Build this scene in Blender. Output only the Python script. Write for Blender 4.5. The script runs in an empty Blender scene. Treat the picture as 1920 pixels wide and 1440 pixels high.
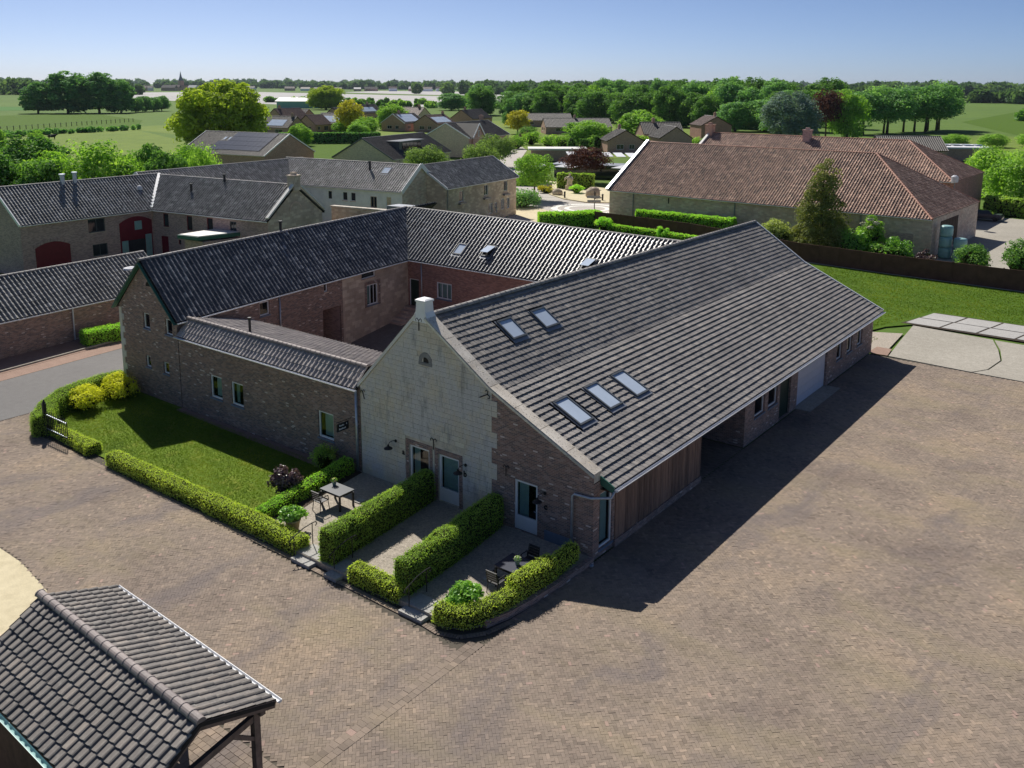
import bpy, math, random
import numpy as np
from mathutils import Vector, Matrix

rng = np.random.default_rng(7)
random.seed(7)
scene = bpy.context.scene
COL = scene.collection
rad = math.radians

# ------------------------------------------------------------------ camera, sky, sun, exposure
PITCH, ROLL, YAW, FPX, CY = 0.187144, 0.0045556, -0.653912, 1703.43, 481.18
_d = Vector((math.sin(YAW) * math.cos(PITCH), math.cos(YAW) * math.cos(PITCH), -math.sin(PITCH)))
_r = Vector((math.cos(YAW), -math.sin(YAW), 0))
_u = _r.cross(_d)
_r, _u = math.cos(ROLL) * _r + math.sin(ROLL) * _u, -math.sin(ROLL) * _r + math.cos(ROLL) * _u
cam = bpy.data.cameras.new('camera')
cam.sensor_width = 36.0
cam.lens = FPX / 1920 * 36
cam.shift_y = (CY - 720) / 1920
cam.clip_start, cam.clip_end = 0.5, 30000
cam_ob = bpy.data.objects.new('camera', cam)
COL.objects.link(cam_ob)
cam_ob.matrix_world = Matrix(((_r.x, _u.x, -_d.x, 0), (_r.y, _u.y, -_d.y, 0), (_r.z, _u.z, -_d.z, 18.0), (0, 0, 0, 1)))
scene.camera = cam_ob
CAMP = np.array([0, 0, 18.0])

SUN = Vector((-0.89, 0.51, 1.02)).normalized()          # direction towards the sun
elev = math.asin(SUN.z)
azim = math.atan2(SUN.x, SUN.y)
world = bpy.data.worlds.new('World')
scene.world = world
world.use_nodes = True
wn = world.node_tree
wn.nodes.clear()
sky = wn.nodes.new('ShaderNodeTexSky')
sky.sky_type = 'NISHITA'
sky.sun_disc = False
sky.sun_elevation = elev
sky.sun_rotation = azim
sky.altitude = 0
sky.air_density = 0.4
sky.dust_density = 0.65
sky.ozone_density = 6.0
bg = wn.nodes.new('ShaderNodeBackground')
bg.inputs['Strength'].default_value = 0.07
wo = wn.nodes.new('ShaderNodeOutputWorld')
wn.links.new(sky.outputs[0], bg.inputs[0])
wn.links.new(bg.outputs[0], wo.inputs[0])
sun = bpy.data.lights.new('sun', 'SUN')
sun.energy = 4.1
sun.angle = rad(0.5)
sun.color = (1.0, 0.95, 0.87)
sun_ob = bpy.data.objects.new('sun', sun)
COL.objects.link(sun_ob)
sun_ob.location = SUN * 200
sun_ob.rotation_euler = (-SUN).to_track_quat('-Z', 'Y').to_euler()
vs = scene.view_settings
vs.view_transform = 'Standard'
vs.look = 'None'
vs.exposure = 0.45
vs.gamma = 1.0
vs.use_curve_mapping = False
scene.cycles.use_denoising = True
scene.cycles.max_bounces = 6
scene.cycles.diffuse_bounces = 4
scene.cycles.glossy_bounces = 3
scene.cycles.transparent_max_bounces = 8
scene.cycles.transmission_bounces = 3
scene.cycles.caustics_reflective = False
scene.cycles.caustics_refractive = False

# ------------------------------------------------------------------ node helpers / materials
class NT:
    def __init__(s, name):
        s.m = bpy.data.materials.new(name)
        s.m.use_nodes = True
        s.t = s.m.node_tree
        s.t.nodes.clear()
        s.out = s.t.nodes.new('ShaderNodeOutputMaterial')
    def n(s, typ, **kw):
        nd = s.t.nodes.new('ShaderNode' + typ)
        for k, v in kw.items():
            setattr(nd, k, v)
        return nd
    def l(s, a, b):
        s.t.links.new(a, b)
    def val(s, x, sock):
        if hasattr(x, 'is_linked') or hasattr(x, 'links'):
            s.l(x, sock)
        else:
            sock.default_value = x
    def math(s, op, a, b=None, c=None):
        nd = s.n('Math', operation=op)
        s.val(a, nd.inputs[0])
        if b is not None: s.val(b, nd.inputs[1])
        if c is not None: s.val(c, nd.inputs[2])
        return nd.outputs[0]
    def ramp(s, fac, stops, interp='LINEAR'):
        nd = s.n('ValToRGB')
        cr = nd.color_ramp
        cr.interpolation = interp
        while len(cr.elements) < len(stops):
            cr.elements.new(0.5)
        for e, (p, c) in zip(cr.elements, stops):
            e.position = p
            e.color = (*c, 1) if len(c) == 3 else c
        s.l(fac, nd.inputs[0])
        return nd.outputs[0]
    def noise(s, vec, scale, detail=3, rough=0.55, dim='3D'):
        nd = s.n('TexNoise', noise_dimensions=dim)
        nd.inputs['Scale'].default_value = scale
        nd.inputs['Detail'].default_value = detail
        nd.inputs['Roughness'].default_value = rough
        if vec is not None: s.l(vec, nd.inputs['Vector'])
        return nd.outputs[0]
    def mix(s, fac, a, b, blend='MIX'):
        nd = s.n('MixRGB', blend_type=blend)
        s.val(fac, nd.inputs[0])
        for x, i in ((a, 1), (b, 2)):
            if isinstance(x, tuple): nd.inputs[i].default_value = (*x, 1)
            else: s.l(x, nd.inputs[i])
        return nd.outputs[0]
    def pos(s):
        return s.n('NewGeometry').outputs['Position']
    def uv(s):
        return s.n('UVMap').outputs[0]
    def scaled(s, vec, sc):
        nd = s.n('Mapping')
        nd.inputs['Scale'].default_value = sc
        s.l(vec, nd.inputs[0])
        return nd.outputs[0]
    def attr(s, name='tint'):
        return s.n('Attribute', attribute_name=name).outputs['Fac']
    def bsdf(s, col, rough=0.8, spec=0.3, metal=0.0, bump=None, bstr=0.3, bdist=0.02):
        b = s.n('BsdfPrincipled')
        if isinstance(col, tuple): b.inputs['Base Color'].default_value = (*col, 1)
        else: s.l(col, b.inputs['Base Color'])
        s.val(rough, b.inputs['Roughness'])
        b.inputs['Specular IOR Level'].default_value = spec
        b.inputs['Metallic'].default_value = metal
        if bump is not None:
            bp = s.n('Bump')
            bp.inputs['Strength'].default_value = bstr
            bp.inputs['Distance'].default_value = bdist
            s.l(bump, bp.inputs['Height'])
            s.l(bp.outputs[0], b.inputs['Normal'])
        s.l(b.outputs[0], s.out.inputs[0])
        return s.m

def plain(name, col, rough=0.6, spec=0.35, metal=0.0, var=0.12, scale=3.0, bump=0.0):
    t = NT(name)
    nz = t.noise(t.pos(), scale, 5, 0.6)
    lo = tuple(c * (1 - var) for c in col)
    hi = tuple(min(1, c * (1 + var)) for c in col)
    return t.bsdf(t.ramp(nz, [(0.3, lo), (0.7, hi)]), rough, spec, metal, nz if bump else None, bump)

def brick_mat(name, cols, mortar, w=0.22, h=0.068, joint=0.09, weather=0.35, pale=0.0, palecol=(0.42, 0.38, 0.34), stain=(0.5, 0.5, 0.52)):
    t = NT(name)
    sep = t.n('SeparateXYZ')
    t.l(t.uv(), sep.inputs[0])
    v = t.math('DIVIDE', sep.outputs[1], h)
    row = t.math('FLOOR', v)
    off = t.math('MULTIPLY', t.math('MODULO', t.math('ABSOLUTE', row), 2.0), 0.5)
    u = t.math('ADD', t.math('DIVIDE', sep.outputs[0], w), off)
    colm = t.math('FLOOR', u)
    cmb = t.n('CombineXYZ')
    t.l(colm, cmb.inputs[0]); t.l(row, cmb.inputs[1])
    wn_ = t.n('TexWhiteNoise', noise_dimensions='2D')
    t.l(cmb.outputs[0], wn_.inputs['Vector'])
    r = wn_.outputs['Value']
    n = len(cols)
    c = t.ramp(r, [(i / n, k) for i, k in enumerate(cols)], 'CONSTANT')
    if pale:
        big = t.noise(t.pos(), 0.35, 3)
        thr = t.math('MULTIPLY_ADD', big, pale * 2.6, -pale * 0.55)
        wn2 = t.n('TexWhiteNoise', noise_dimensions='3D')
        off3 = t.n('VectorMath', operation='ADD'); off3.inputs[1].default_value = (17.3, 4.1, 9.0)
        t.l(cmb.outputs[0], off3.inputs[0]); t.l(off3.outputs[0], wn2.inputs['Vector'])
        c = t.mix(t.math('LESS_THAN', wn2.outputs['Value'], thr), c, palecol)
    fu = t.math('FRACT', u); fv = t.math('FRACT', v)
    ju = t.math('LESS_THAN', fu, joint * h / w * 1.2)
    jv = t.math('LESS_THAN', fv, joint * 1.6)
    j = t.math('MAXIMUM', ju, jv)
    c = t.mix(j, c, mortar)
    nz = t.noise(t.pos(), 0.55, 6, 0.65)
    c = t.mix(t.math('MULTIPLY', t.ramp(nz, [(0.38, (0, 0, 0)), (0.68, (1, 1, 1))]), weather), c, stain, 'MULTIPLY')
    fine = t.noise(t.pos(), 30, 3)
    c = t.mix(0.35, c, t.ramp(fine, [(0.3, (0.55, 0.55, 0.55)), (0.7, (1.25, 1.25, 1.25))]), 'MULTIPLY')
    return t.bsdf(c, 0.9, 0.2, 0, t.math('SUBTRACT', t.math('MULTIPLY', r, 0.6), j), 0.5, 0.012)

def tile_mat(name, c0, c1, c2, lichen=(0.4, 0.38, 0.3), lam=0.25, rough=0.62, spec=0.4):
    t = NT(name)
    c = t.ramp(t.attr(), [(0.0, c0), (0.5, c1), (1.0, c2)])
    p = t.pos()
    n1 = t.noise(p, 7.0, 5, 0.7)
    n2 = t.noise(p, 0.5, 4, 0.6)
    f = t.math('MULTIPLY', t.ramp(n1, [(0.52, (0, 0, 0)), (0.72, (1, 1, 1))]), t.math('MULTIPLY', n2, lam * 2))
    c = t.mix(f, c, lichen)
    c = t.mix(0.5, c, t.ramp(n2, [(0.3, (0.7, 0.7, 0.7)), (0.7, (1.25, 1.25, 1.25))]), 'MULTIPLY')
    return t.bsdf(c, rough, spec, 0, n1, 0.25, 0.006)

def leaf_mat(name, c0, c1, c2, trans=0.3, gloss=0.02, rough=0.6):
    t = NT(name)
    trans = min(0.5, trans + 0.15); gloss = min(gloss, 0.035)
    c0, c1, c2 = [tuple(min(0.9, x * LEAF_GAIN) for x in c) for c in (c0, c1, c2)]
    c = t.ramp(t.attr(), [(0.0, c0), (0.55, c1), (1.0, c2)])
    d = t.n('BsdfDiffuse'); t.l(c, d.inputs[0])
    tr = t.n('BsdfTranslucent')
    t.l(t.mix(1.0, c, (1.15, 1.2, 0.6), 'MULTIPLY'), tr.inputs[0])
    m1 = t.n('MixShader'); m1.inputs[0].default_value = trans
    t.l(d.outputs[0], m1.inputs[1]); t.l(tr.outputs[0], m1.inputs[2])
    g = t.n('BsdfGlossy'); g.inputs['Roughness'].default_value = rough
    g.inputs['Color'].default_value = (0.9, 0.95, 0.9, 1)
    m2 = t.n('MixShader'); m2.inputs[0].default_value = gloss
    t.l(m1.outputs[0], m2.inputs[1]); t.l(g.outputs[0], m2.inputs[2])
    t.l(m2.outputs[0], t.out.inputs[0])
    return t.m

LEAF_GAIN = 2.05
def glass_mat(name, tint=(0.75, 0.85, 0.85)):
    t = NT(name)
    tr = t.n('BsdfTransparent'); tr.inputs[0].default_value = (*tint, 1)
    g = t.n('BsdfGlossy'); g.inputs['Roughness'].default_value = 0.02
    lw = t.n('LayerWeight'); lw.inputs[0].default_value = 0.25
    m = t.n('MixShader')
    t.l(t.math('MULTIPLY_ADD', lw.outputs['Fresnel'], 0.8, 0.08), m.inputs[0])
    t.l(tr.outputs[0], m.inputs[1]); t.l(g.outputs[0], m.inputs[2])
    t.l(m.outputs[0], t.out.inputs[0])
    return t.m

def ground_mat(name, stops, scales=((0.15, 4, 0.6), (2.5, 5, 0.6)), mixf=0.5, rough=0.95, bump=0.3, bdist=0.03, fine=20, stretch=None):
    t = NT(name)
    p = t.pos()
    if stretch: p = t.scaled(p, stretch)
    a = t.noise(p, *scales[0]); b = t.noise(p, *scales[1])
    f = t.math('ADD', t.math('MULTIPLY', a, 1 - mixf), t.math('MULTIPLY', b, mixf))
    c = t.ramp(f, stops)
    fn = t.noise(p, fine, 3, 0.7)
    c = t.mix(0.6, c, t.ramp(fn, [(0.25, (0.6, 0.6, 0.6)), (0.75, (1.35, 1.35, 1.35))]), 'MULTIPLY')
    return t.bsdf(c, rough, 0.15, 0, fn, bump, bdist)

M = {}
BR = [(0.29, 0.196, 0.162), (0.362, 0.239, 0.196), (0.239, 0.174, 0.157), (0.406, 0.29, 0.246), (0.203, 0.157, 0.145), (0.341, 0.22, 0.181)]
M['brick'] = brick_mat('brown_brick', BR, (0.564, 0.463, 0.41), pale=0.035, palecol=(0.714, 0.608, 0.549))
M['brick_red'] = brick_mat('red_brown_brick', [(0.418, 0.217, 0.171), (0.487, 0.252, 0.194), (0.348, 0.189, 0.157), (0.539, 0.296, 0.235)], (0.418, 0.348, 0.304), pale=0.0)
M['brick_dark'] = brick_mat('dusky_brick', [(0.494, 0.334, 0.303), (0.589, 0.4, 0.36), (0.423, 0.293, 0.275), (0.635, 0.45, 0.405)], (0.541, 0.45, 0.429), weather=0.3)
M['brick_cream'] = brick_mat('cream_brick', [(0.8, 0.696, 0.534), (0.625, 0.516, 0.397), (0.761, 0.626, 0.483), (0.6, 0.504, 0.397)], (0.725, 0.626, 0.5), weather=0.15)
M['brick_house'] = brick_mat('house_brick', [(0.5, 0.297, 0.229), (0.58, 0.341, 0.258), (0.42, 0.249, 0.202), (0.56, 0.364, 0.297)], (0.56, 0.46, 0.402), weather=0.15)
M['marl_wall'] = brick_mat('marl_wall', [(0.621, 0.506, 0.396), (0.667, 0.55, 0.435), (0.8, 0.686, 0.542), (0.644, 0.522, 0.402)], (0.75, 0.622, 0.494), w=0.5, h=0.24, joint=0.03, weather=0.75, stain=(0.575, 0.55, 0.572))
M['grey_stone'] = brick_mat('grey_stone_wall', [(0.641, 0.513, 0.411), (0.704, 0.56, 0.451), (0.8, 0.673, 0.547), (0.753, 0.588, 0.464)], (0.767, 0.613, 0.519), w=0.45, h=0.2, joint=0.04, weather=0.8, stain=(0.801, 0.683, 0.663))

def stone_block_mat():
    t = NT('marl_block')
    p = t.pos()
    c = t.ramp(t.n('ObjectInfo').outputs['Random'], [(0, (0.8, 0.754, 0.609)), (0.5, (0.66, 0.595, 0.48)), (1, (0.72, 0.645, 0.51))])
    c2 = t.ramp(t.attr(), [(0, (0.8, 0.754, 0.609)), (0.5, (0.66, 0.595, 0.48)), (1, (0.72, 0.645, 0.51))])
    c = t.mix(0.5, c, c2)
    n = t.noise(t.scaled(p, (0.8, 1, 0.55)), 0.85, 7, 0.68)
    stain = t.ramp(n, [(0.42, (0, 0, 0)), (0.58, (1, 1, 1))])
    c = t.mix(t.math('MULTIPLY', stain, 0.85), c, (0.638, 0.631, 0.616))
    n3 = t.noise(t.scaled(p, (2.2, 1, 0.6)), 1.4, 6, 0.7)
    c = t.mix(t.math('MULTIPLY', t.ramp(n3, [(0.54, (0, 0, 0)), (0.72, (1, 1, 1))]), 0.7), c, (0.29, 0.283, 0.268))
    fn = t.noise(p, 22, 4, 0.7)
    c = t.mix(0.5, c, t.ramp(fn, [(0.3, (0.65, 0.65, 0.65)), (0.7, (1.2, 1.2, 1.2))]), 'MULTIPLY')
    return t.bsdf(c, 0.95, 0.1, 0, fn, 0.5, 0.015)
M['block'] = stone_block_mat()
M['mortar'] = plain('lime_mortar', (0.609, 0.551, 0.45), 0.95, 0.1, var=0.25, scale=2)

M['tile_main'] = tile_mat('concrete_tile', (0.164, 0.154, 0.149), (0.231, 0.215, 0.204), (0.326, 0.297, 0.268), (0.551, 0.551, 0.48), 0.22)
M['tile_black'] = tile_mat('black_pantile', (0.06, 0.062, 0.068), (0.1, 0.1, 0.105), (0.42, 0.41, 0.39), (0.67, 0.67, 0.603), 0.22, 0.33, 0.55)  # pale last stop colours the roll crests as if sunlit
M['tile_wing'] = tile_mat('brown_grey_tile', (0.251, 0.232, 0.231), (0.357, 0.32, 0.304), (0.481, 0.434, 0.399), (0.712, 0.666, 0.563), 0.2)
M['tile_port'] = tile_mat('carport_tile', (0.119, 0.109, 0.102), (0.178, 0.16, 0.146), (0.255, 0.22, 0.19), (0.509, 0.492, 0.423), 0.3)
M['tile_old'] = tile_mat('old_grey_pantile', (0.109, 0.107, 0.102), (0.217, 0.212, 0.202), (0.5, 0.484, 0.457), (0.783, 0.783, 0.705), 0.35, 0.55)
M['tile_terra'] = tile_mat('terracotta_pantile', (0.138, 0.103, 0.0895), (0.386, 0.241, 0.178), (0.771, 0.551, 0.413), (0.645, 0.609, 0.519), 0.35, 0.75, 0.2)
M['tile_far'] = tile_mat('house_roof_tile', (0.069, 0.0626, 0.0567), (0.101, 0.0899, 0.0809), (0.138, 0.12, 0.106), (0.229, 0.212, 0.174), 0.2)
M['tile_red'] = tile_mat('brown_red_tile', (0.139, 0.0922, 0.0766), (0.209, 0.128, 0.103), (0.264, 0.167, 0.132), (0.348, 0.278, 0.223), 0.2)
M['deck'] = plain('roof_underlay', (0.0435, 0.0406, 0.0391), 0.95, 0.1)
M['ridge_brown'] = tile_mat('ridge_cap_brown', (0.203, 0.173, 0.167), (0.254, 0.213, 0.203), (0.325, 0.274, 0.254), (0.711, 0.65, 0.568), 0.2)
M['ridge_grey'] = tile_mat('ridge_cap_grey', (0.241, 0.232, 0.223), (0.316, 0.297, 0.278), (0.409, 0.371, 0.344), (0.668, 0.631, 0.557), 0.3)
M['ridge_terra'] = tile_mat('ridge_cap_terracotta', (0.348, 0.145, 0.0943), (0.435, 0.189, 0.123), (0.522, 0.275, 0.189), (0.435, 0.406, 0.319), 0.3)
def coping_mat():
    t = NT('lichened_concrete')
    p = t.pos()
    c = t.ramp(t.noise(p, 1.2, 4), [(0.3, (0.522, 0.464, 0.392)), (0.7, (0.797, 0.739, 0.652))])
    n = t.noise(p, 14, 4, 0.75)
    c = t.mix(t.ramp(n, [(0.56, (0, 0, 0)), (0.64, (1, 1, 1))]), c, (0.174, 0.16, 0.145))
    n2 = t.noise(p, 9, 3, 0.7)
    c = t.mix(t.ramp(n2, [(0.62, (0, 0, 0)), (0.7, (1, 1, 1))]), c, (0.725, 0.609, 0.406))
    return t.bsdf(c, 0.95, 0.15, 0, n, 0.4, 0.01)
M['coping'] = coping_mat()
M['white'] = plain('white_paint', (0.86, 0.87, 0.88), 0.45, 0.4, var=0.04)
M['white_wall'] = plain('whitewash', (0.88, 0.89, 0.92), 0.9, 0.1, var=0.1, scale=1.2, bump=0.2)
M['zinc'] = plain('zinc', (0.478, 0.522, 0.58), 0.4, 0.5, 0.6, var=0.15, scale=6)
M['zinc_edge'] = plain('white_gutter_rim', (0.74, 0.75, 0.77), 0.4, 0.4, var=0.05)
M['lead'] = plain('lead_flashing', (0.232, 0.246, 0.275), 0.5, 0.4, 0.3, var=0.2)
M['green'] = plain('green_board', (0.0435, 0.145, 0.109), 0.4, 0.4)
M['dark_green'] = plain('dark_green_door', (0.0174, 0.0435, 0.0319), 0.35, 0.4)
M['wine'] = plain('wine_red_paint', (0.189, 0.0174, 0.0319), 0.5, 0.35)
M['black'] = plain('black_iron', (0.0174, 0.0174, 0.0203), 0.5, 0.4)
M['grey_door'] = plain('grey_garage_door', (0.609, 0.609, 0.667), 0.5, 0.35, var=0.05)
M['grey_frame'] = plain('anthracite_frame', (0.102, 0.113, 0.123), 0.4, 0.45)
M['dark_wood'] = plain('dark_brown_wood', (0.0798, 0.0493, 0.0377), 0.75, 0.2, var=0.3, scale=4)
M['fence'] = plain('brown_fence_board', (0.126, 0.0626, 0.0467), 0.8, 0.2, var=0.25, scale=1.5)
def plank_mat():
    t = NT('weathered_larch')
    p = t.scaled(t.pos(), (3, 9, 0.5))
    n = t.noise(p, 2.0, 6, 0.7)
    r = t.n('ObjectInfo').outputs['Random']
    c = t.ramp(n, [(0.3, (0.145, 0.102, 0.0812)), (0.55, (0.29, 0.196, 0.145)), (0.75, (0.435, 0.319, 0.246))])
    c = t.mix(0.75, c, t.ramp(r, [(0, (0.6, 0.58, 0.6)), (1, (1.35, 1.25, 1.2))]), 'MULTIPLY')
    return t.bsdf(c, 0.85, 0.2, 0, n, 0.4, 0.01)
M['plank'] = plank_mat()
M['post_wood'] = plain('grey_oak', (0.203, 0.152, 0.123), 0.85, 0.2, var=0.3, scale=5)
M['glass'] = glass_mat('window_glass')
M['dark_glass'] = plain('dark_glass', (0.029, 0.0348, 0.0435), 0.06, 0.6, var=0.2, scale=0.8)
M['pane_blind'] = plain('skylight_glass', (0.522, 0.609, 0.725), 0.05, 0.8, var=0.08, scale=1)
M['solar'] = plain('solar_panel', (0.0261, 0.0319, 0.0493), 0.18, 0.6, var=0.2, scale=0.7)
M['curtain'] = plain('curtain_cloth', (0.464, 0.609, 0.609), 0.9, 0.1, var=0.1)
M['room'] = plain('dim_interior', (0.0435, 0.0406, 0.0377), 0.95, 0.05)
M['sill'] = plain('bluestone_sill', (0.174, 0.217, 0.29), 0.55, 0.35)
M['concrete'] = ground_mat('concrete', [(0.3, (0.29, 0.268, 0.225)), (0.7, (0.45, 0.42, 0.362))], fine=9, bump=0.15)
M['slab'] = ground_mat('grey_slab', [(0.3, (0.348, 0.341, 0.326)), (0.7, (0.478, 0.464, 0.442))], fine=12, bump=0.1)
M['asphalt'] = ground_mat('asphalt', [(0.3, (0.168, 0.162, 0.158)), (0.7, (0.216, 0.21, 0.204))], fine=25, bump=0.2)
M['far_road'] = ground_mat('pale_road', [(0.3, (0.435, 0.399, 0.362)), (0.7, (0.551, 0.515, 0.471))], fine=4, bump=0.0)
M['ring'] = plain('white_ring_paving', (0.8, 0.797, 0.725), 0.8, 0.2, var=0.1)
M['klinker'] = ground_mat('red_clinker', [(0.3, (0.261, 0.177, 0.137)), (0.7, (0.365, 0.255, 0.203))], fine=12, bump=0.2)
M['gravel'] = ground_mat('gravel', [(0.25, (0.246, 0.217, 0.181)), (0.5, (0.435, 0.384, 0.319)), (0.75, (0.681, 0.609, 0.507))], scales=((1.2, 4, 0.6), (9, 3, 0.8)), mixf=0.8, fine=24, bump=1.0, bdist=0.04)
M['ochre'] = ground_mat('ochre_grit', [(0.3, (0.522, 0.45, 0.29)), (0.7, (0.754, 0.667, 0.464))], fine=30, bump=0.4)
M['soil'] = ground_mat('dark_soil', [(0.3, (0.0435, 0.0348, 0.0261)), (0.7, (0.0943, 0.0725, 0.0551))], fine=20, bump=0.7)
M['joint_sand'] = ground_mat('joint_sand', [(0.3, (0.087, 0.0754, 0.0609)), (0.7, (0.131, 0.116, 0.0928))], fine=30, bump=0.3)
M['court'] = ground_mat('court_cobble', [(0.3, (0.203, 0.16, 0.131)), (0.7, (0.319, 0.261, 0.217))], fine=9, bump=0.6)
def lawn_mat(name, lo, mid, hi, straw):
    t = NT(name)
    p = t.pos()
    a = t.noise(t.scaled(p, (0.7, 1.6, 1)), 0.7, 5, 0.65)
    b = t.noise(t.scaled(p, (2.2, 5, 1)), 3.0, 4, 0.7)
    f = t.math('ADD', t.math('MULTIPLY', a, 0.6), t.math('MULTIPLY', b, 0.4))
    c = t.ramp(f, [(0.34, lo), (0.5, mid), (0.66, hi)])
    s_ = t.math('MULTIPLY', t.ramp(t.noise(p, 1.1, 5, 0.7), [(0.52, (0, 0, 0)), (0.7, (1, 1, 1))]), 0.45)
    c = t.mix(s_, c, straw)
    fn = t.noise(t.scaled(p, (1, 2, 1)), 26, 3, 0.8)
    c = t.mix(0.7, c, t.ramp(fn, [(0.25, (0.5, 0.5, 0.5)), (0.75, (1.4, 1.4, 1.4))]), 'MULTIPLY')
    return t.bsdf(c, 0.95, 0.1, 0, fn, 0.8, 0.03)
M['grass'] = leaf_mat('grass_blade', (0.055, 0.0935, 0.0084), (0.099, 0.149, 0.0126), (0.187, 0.204, 0.0245), 0.15)
M['lawn'] = lawn_mat('mown_lawn', (0.0964, 0.16, 0.0178), (0.14, 0.217, 0.0245), (0.193, 0.277, 0.0335), (0.351, 0.318, 0.067))
M['lawn2'] = lawn_mat('green_lawn', (0.0538, 0.108, 0.00879), (0.0769, 0.146, 0.0126), (0.108, 0.18, 0.0175), (0.123, 0.168, 0.0242))
M['field'] = ground_mat('field', [(0.3, (0.0798, 0.145, 0.0232)), (0.7, (0.128, 0.203, 0.0348))], scales=((0.004, 5, 0.6), (0.06, 5, 0.6)), fine=0.8, bump=0.0)
M['meadow'] = ground_mat('meadow', [(0.3, (0.109, 0.174, 0.0261)), (0.55, (0.167, 0.232, 0.0377)), (0.7, (0.239, 0.275, 0.058))], scales=((0.02, 5, 0.6), (0.2, 5, 0.65)), fine=1.5, bump=0.0)
M['crop'] = ground_mat('crop_field', [(0.3, (0.0522, 0.144, 0.0203)), (0.7, (0.0783, 0.203, 0.0305))], scales=((0.01, 4, 0.6), (0.15, 5, 0.6)), fine=1.0, bump=0.0)
M['foil'] = ground_mat('plastic_foil', [(0.3, (0.319, 0.312, 0.304)), (0.5, (0.464, 0.45, 0.435)), (0.7, (0.609, 0.587, 0.566))], scales=((0.01, 4, 0.6), (0.12, 5, 0.7)), fine=0.5, bump=0.0, stretch=(0.25, 2.0, 1))
def paver_mat():
    t = NT('paving_brick')
    p = t.pos()
    a = t.attr()
    c = t.ramp(a, [(0.0, (0.21, 0.171, 0.139)), (0.35, (0.268, 0.219, 0.177)), (0.75, (0.322, 0.258, 0.207)), (0.93, (0.38, 0.302, 0.239)), (1.0, (0.392, 0.283, 0.239))])
    n = t.noise(p, 0.2, 7, 0.66)
    c = t.mix(0.9, c, t.ramp(n, [(0.33, (0.72, 0.7, 0.72)), (0.5, (0.98, 0.97, 0.96)), (0.66, (1.22, 1.16, 1.04))]), 'MULTIPLY')
    dn = t.n('TexNoise'); dn.inputs['Scale'].default_value = 0.25; dn.inputs['Detail'].default_value = 2
    t.l(p, dn.inputs['Vector'])
    wv = t.n('VectorMath', operation='MULTIPLY_ADD'); wv.inputs[1].default_value = (5, 5, 0)
    t.l(dn.outputs['Color'], wv.inputs[0]); t.l(p, wv.inputs[2])
    tr = t.noise(t.scaled(wv.outputs[0], (0.75, 0.16, 1)), 0.55, 5, 0.6)            # tyre smears
    c = t.mix(t.math('MULTIPLY', t.ramp(tr, [(0.53, (0, 0, 0)), (0.66, (1, 1, 1))]), 0.55), c, (0.167, 0.145, 0.145))
    n2 = t.noise(t.scaled(p, (0.4, 0.9, 1)), 0.5, 5, 0.6)
    c = t.mix(t.math('MULTIPLY', t.ramp(n2, [(0.5, (0, 0, 0)), (0.7, (1, 1, 1))]), 0.4), c, (0.304, 0.254, 0.152))
    fn = t.noise(p, 45, 3, 0.7)
    c = t.mix(0.5, c, t.ramp(fn, [(0.3, (0.75, 0.75, 0.75)), (0.7, (1.2, 1.2, 1.2))]), 'MULTIPLY')
    return t.bsdf(c, 0.9, 0.15, 0, fn, 0.3, 0.004)
M['paver'] = paver_mat()

M['hedge'] = leaf_mat('box_hedge_leaf', (0.154, 0.222, 0.0374), (0.37, 0.479, 0.0702), (0.679, 0.794, 0.141), 0.3)
M['hedge_green'] = leaf_mat('beech_hedge_leaf', (0.092, 0.156, 0.0294), (0.221, 0.322, 0.0552), (0.497, 0.589, 0.11), 0.3)
M['hedge_core'] = plain('hedge_inner_twigs', (0.0319, 0.0435, 0.013), 0.95, 0.05, var=0.4, scale=8)
M['hedge_bright'] = leaf_mat('fresh_hedge_leaf', (0.128, 0.276, 0.0298), (0.255, 0.446, 0.0531), (0.425, 0.616, 0.085), 0.3)
M['leaf_yellow'] = leaf_mat('yellow_shrub_leaf', (0.205, 0.219, 0.0203), (0.487, 0.453, 0.0338), (0.769, 0.7, 0.0675), 0.25)
M['leaf_purple'] = leaf_mat('dark_purple_leaf', (0.03, 0.018, 0.024), (0.0675, 0.042, 0.051), (0.18, 0.128, 0.143), 0.1, 0.15, 0.35)
M['leaf_copper'] = leaf_mat('copper_leaf', (0.0224, 0.00896, 0.0101), (0.056, 0.0202, 0.0202), (0.112, 0.0448, 0.0392), 0.2)
M['leaf_laurel'] = leaf_mat('laurel_leaf', (0.0595, 0.145, 0.0238), (0.136, 0.264, 0.0374), (0.272, 0.408, 0.068), 0.25, 0.1, 0.35)
M['leaf_mid'] = leaf_mat('summer_leaf', (0.039, 0.0975, 0.0234), (0.0819, 0.166, 0.0351), (0.166, 0.264, 0.0585), 0.28)
M['leaf_dark'] = leaf_mat('dark_summer_leaf', (0.051, 0.124, 0.0442), (0.102, 0.208, 0.0663), (0.204, 0.327, 0.0958), 0.25)
M['leaf_light'] = leaf_mat('light_leaf', (0.0776, 0.155, 0.0242), (0.147, 0.259, 0.0379), (0.259, 0.371, 0.069), 0.32)
M['leaf_walnut'] = leaf_mat('olive_yellow_leaf', (0.0915, 0.133, 0.0152), (0.2, 0.258, 0.0274), (0.334, 0.38, 0.0426), 0.3)
M['leaf_gold'] = leaf_mat('golden_leaf', (0.147, 0.147, 0.0158), (0.283, 0.262, 0.0263), (0.42, 0.378, 0.042), 0.3)
M['leaf_willow'] = leaf_mat('willow_leaf', (0.0675, 0.112, 0.033), (0.128, 0.188, 0.0525), (0.21, 0.27, 0.09), 0.3)
M['leaf_blue'] = leaf_mat('blue_cedar_needle', (0.0585, 0.091, 0.0806), (0.104, 0.15, 0.13), (0.182, 0.234, 0.202), 0.1)
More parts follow.
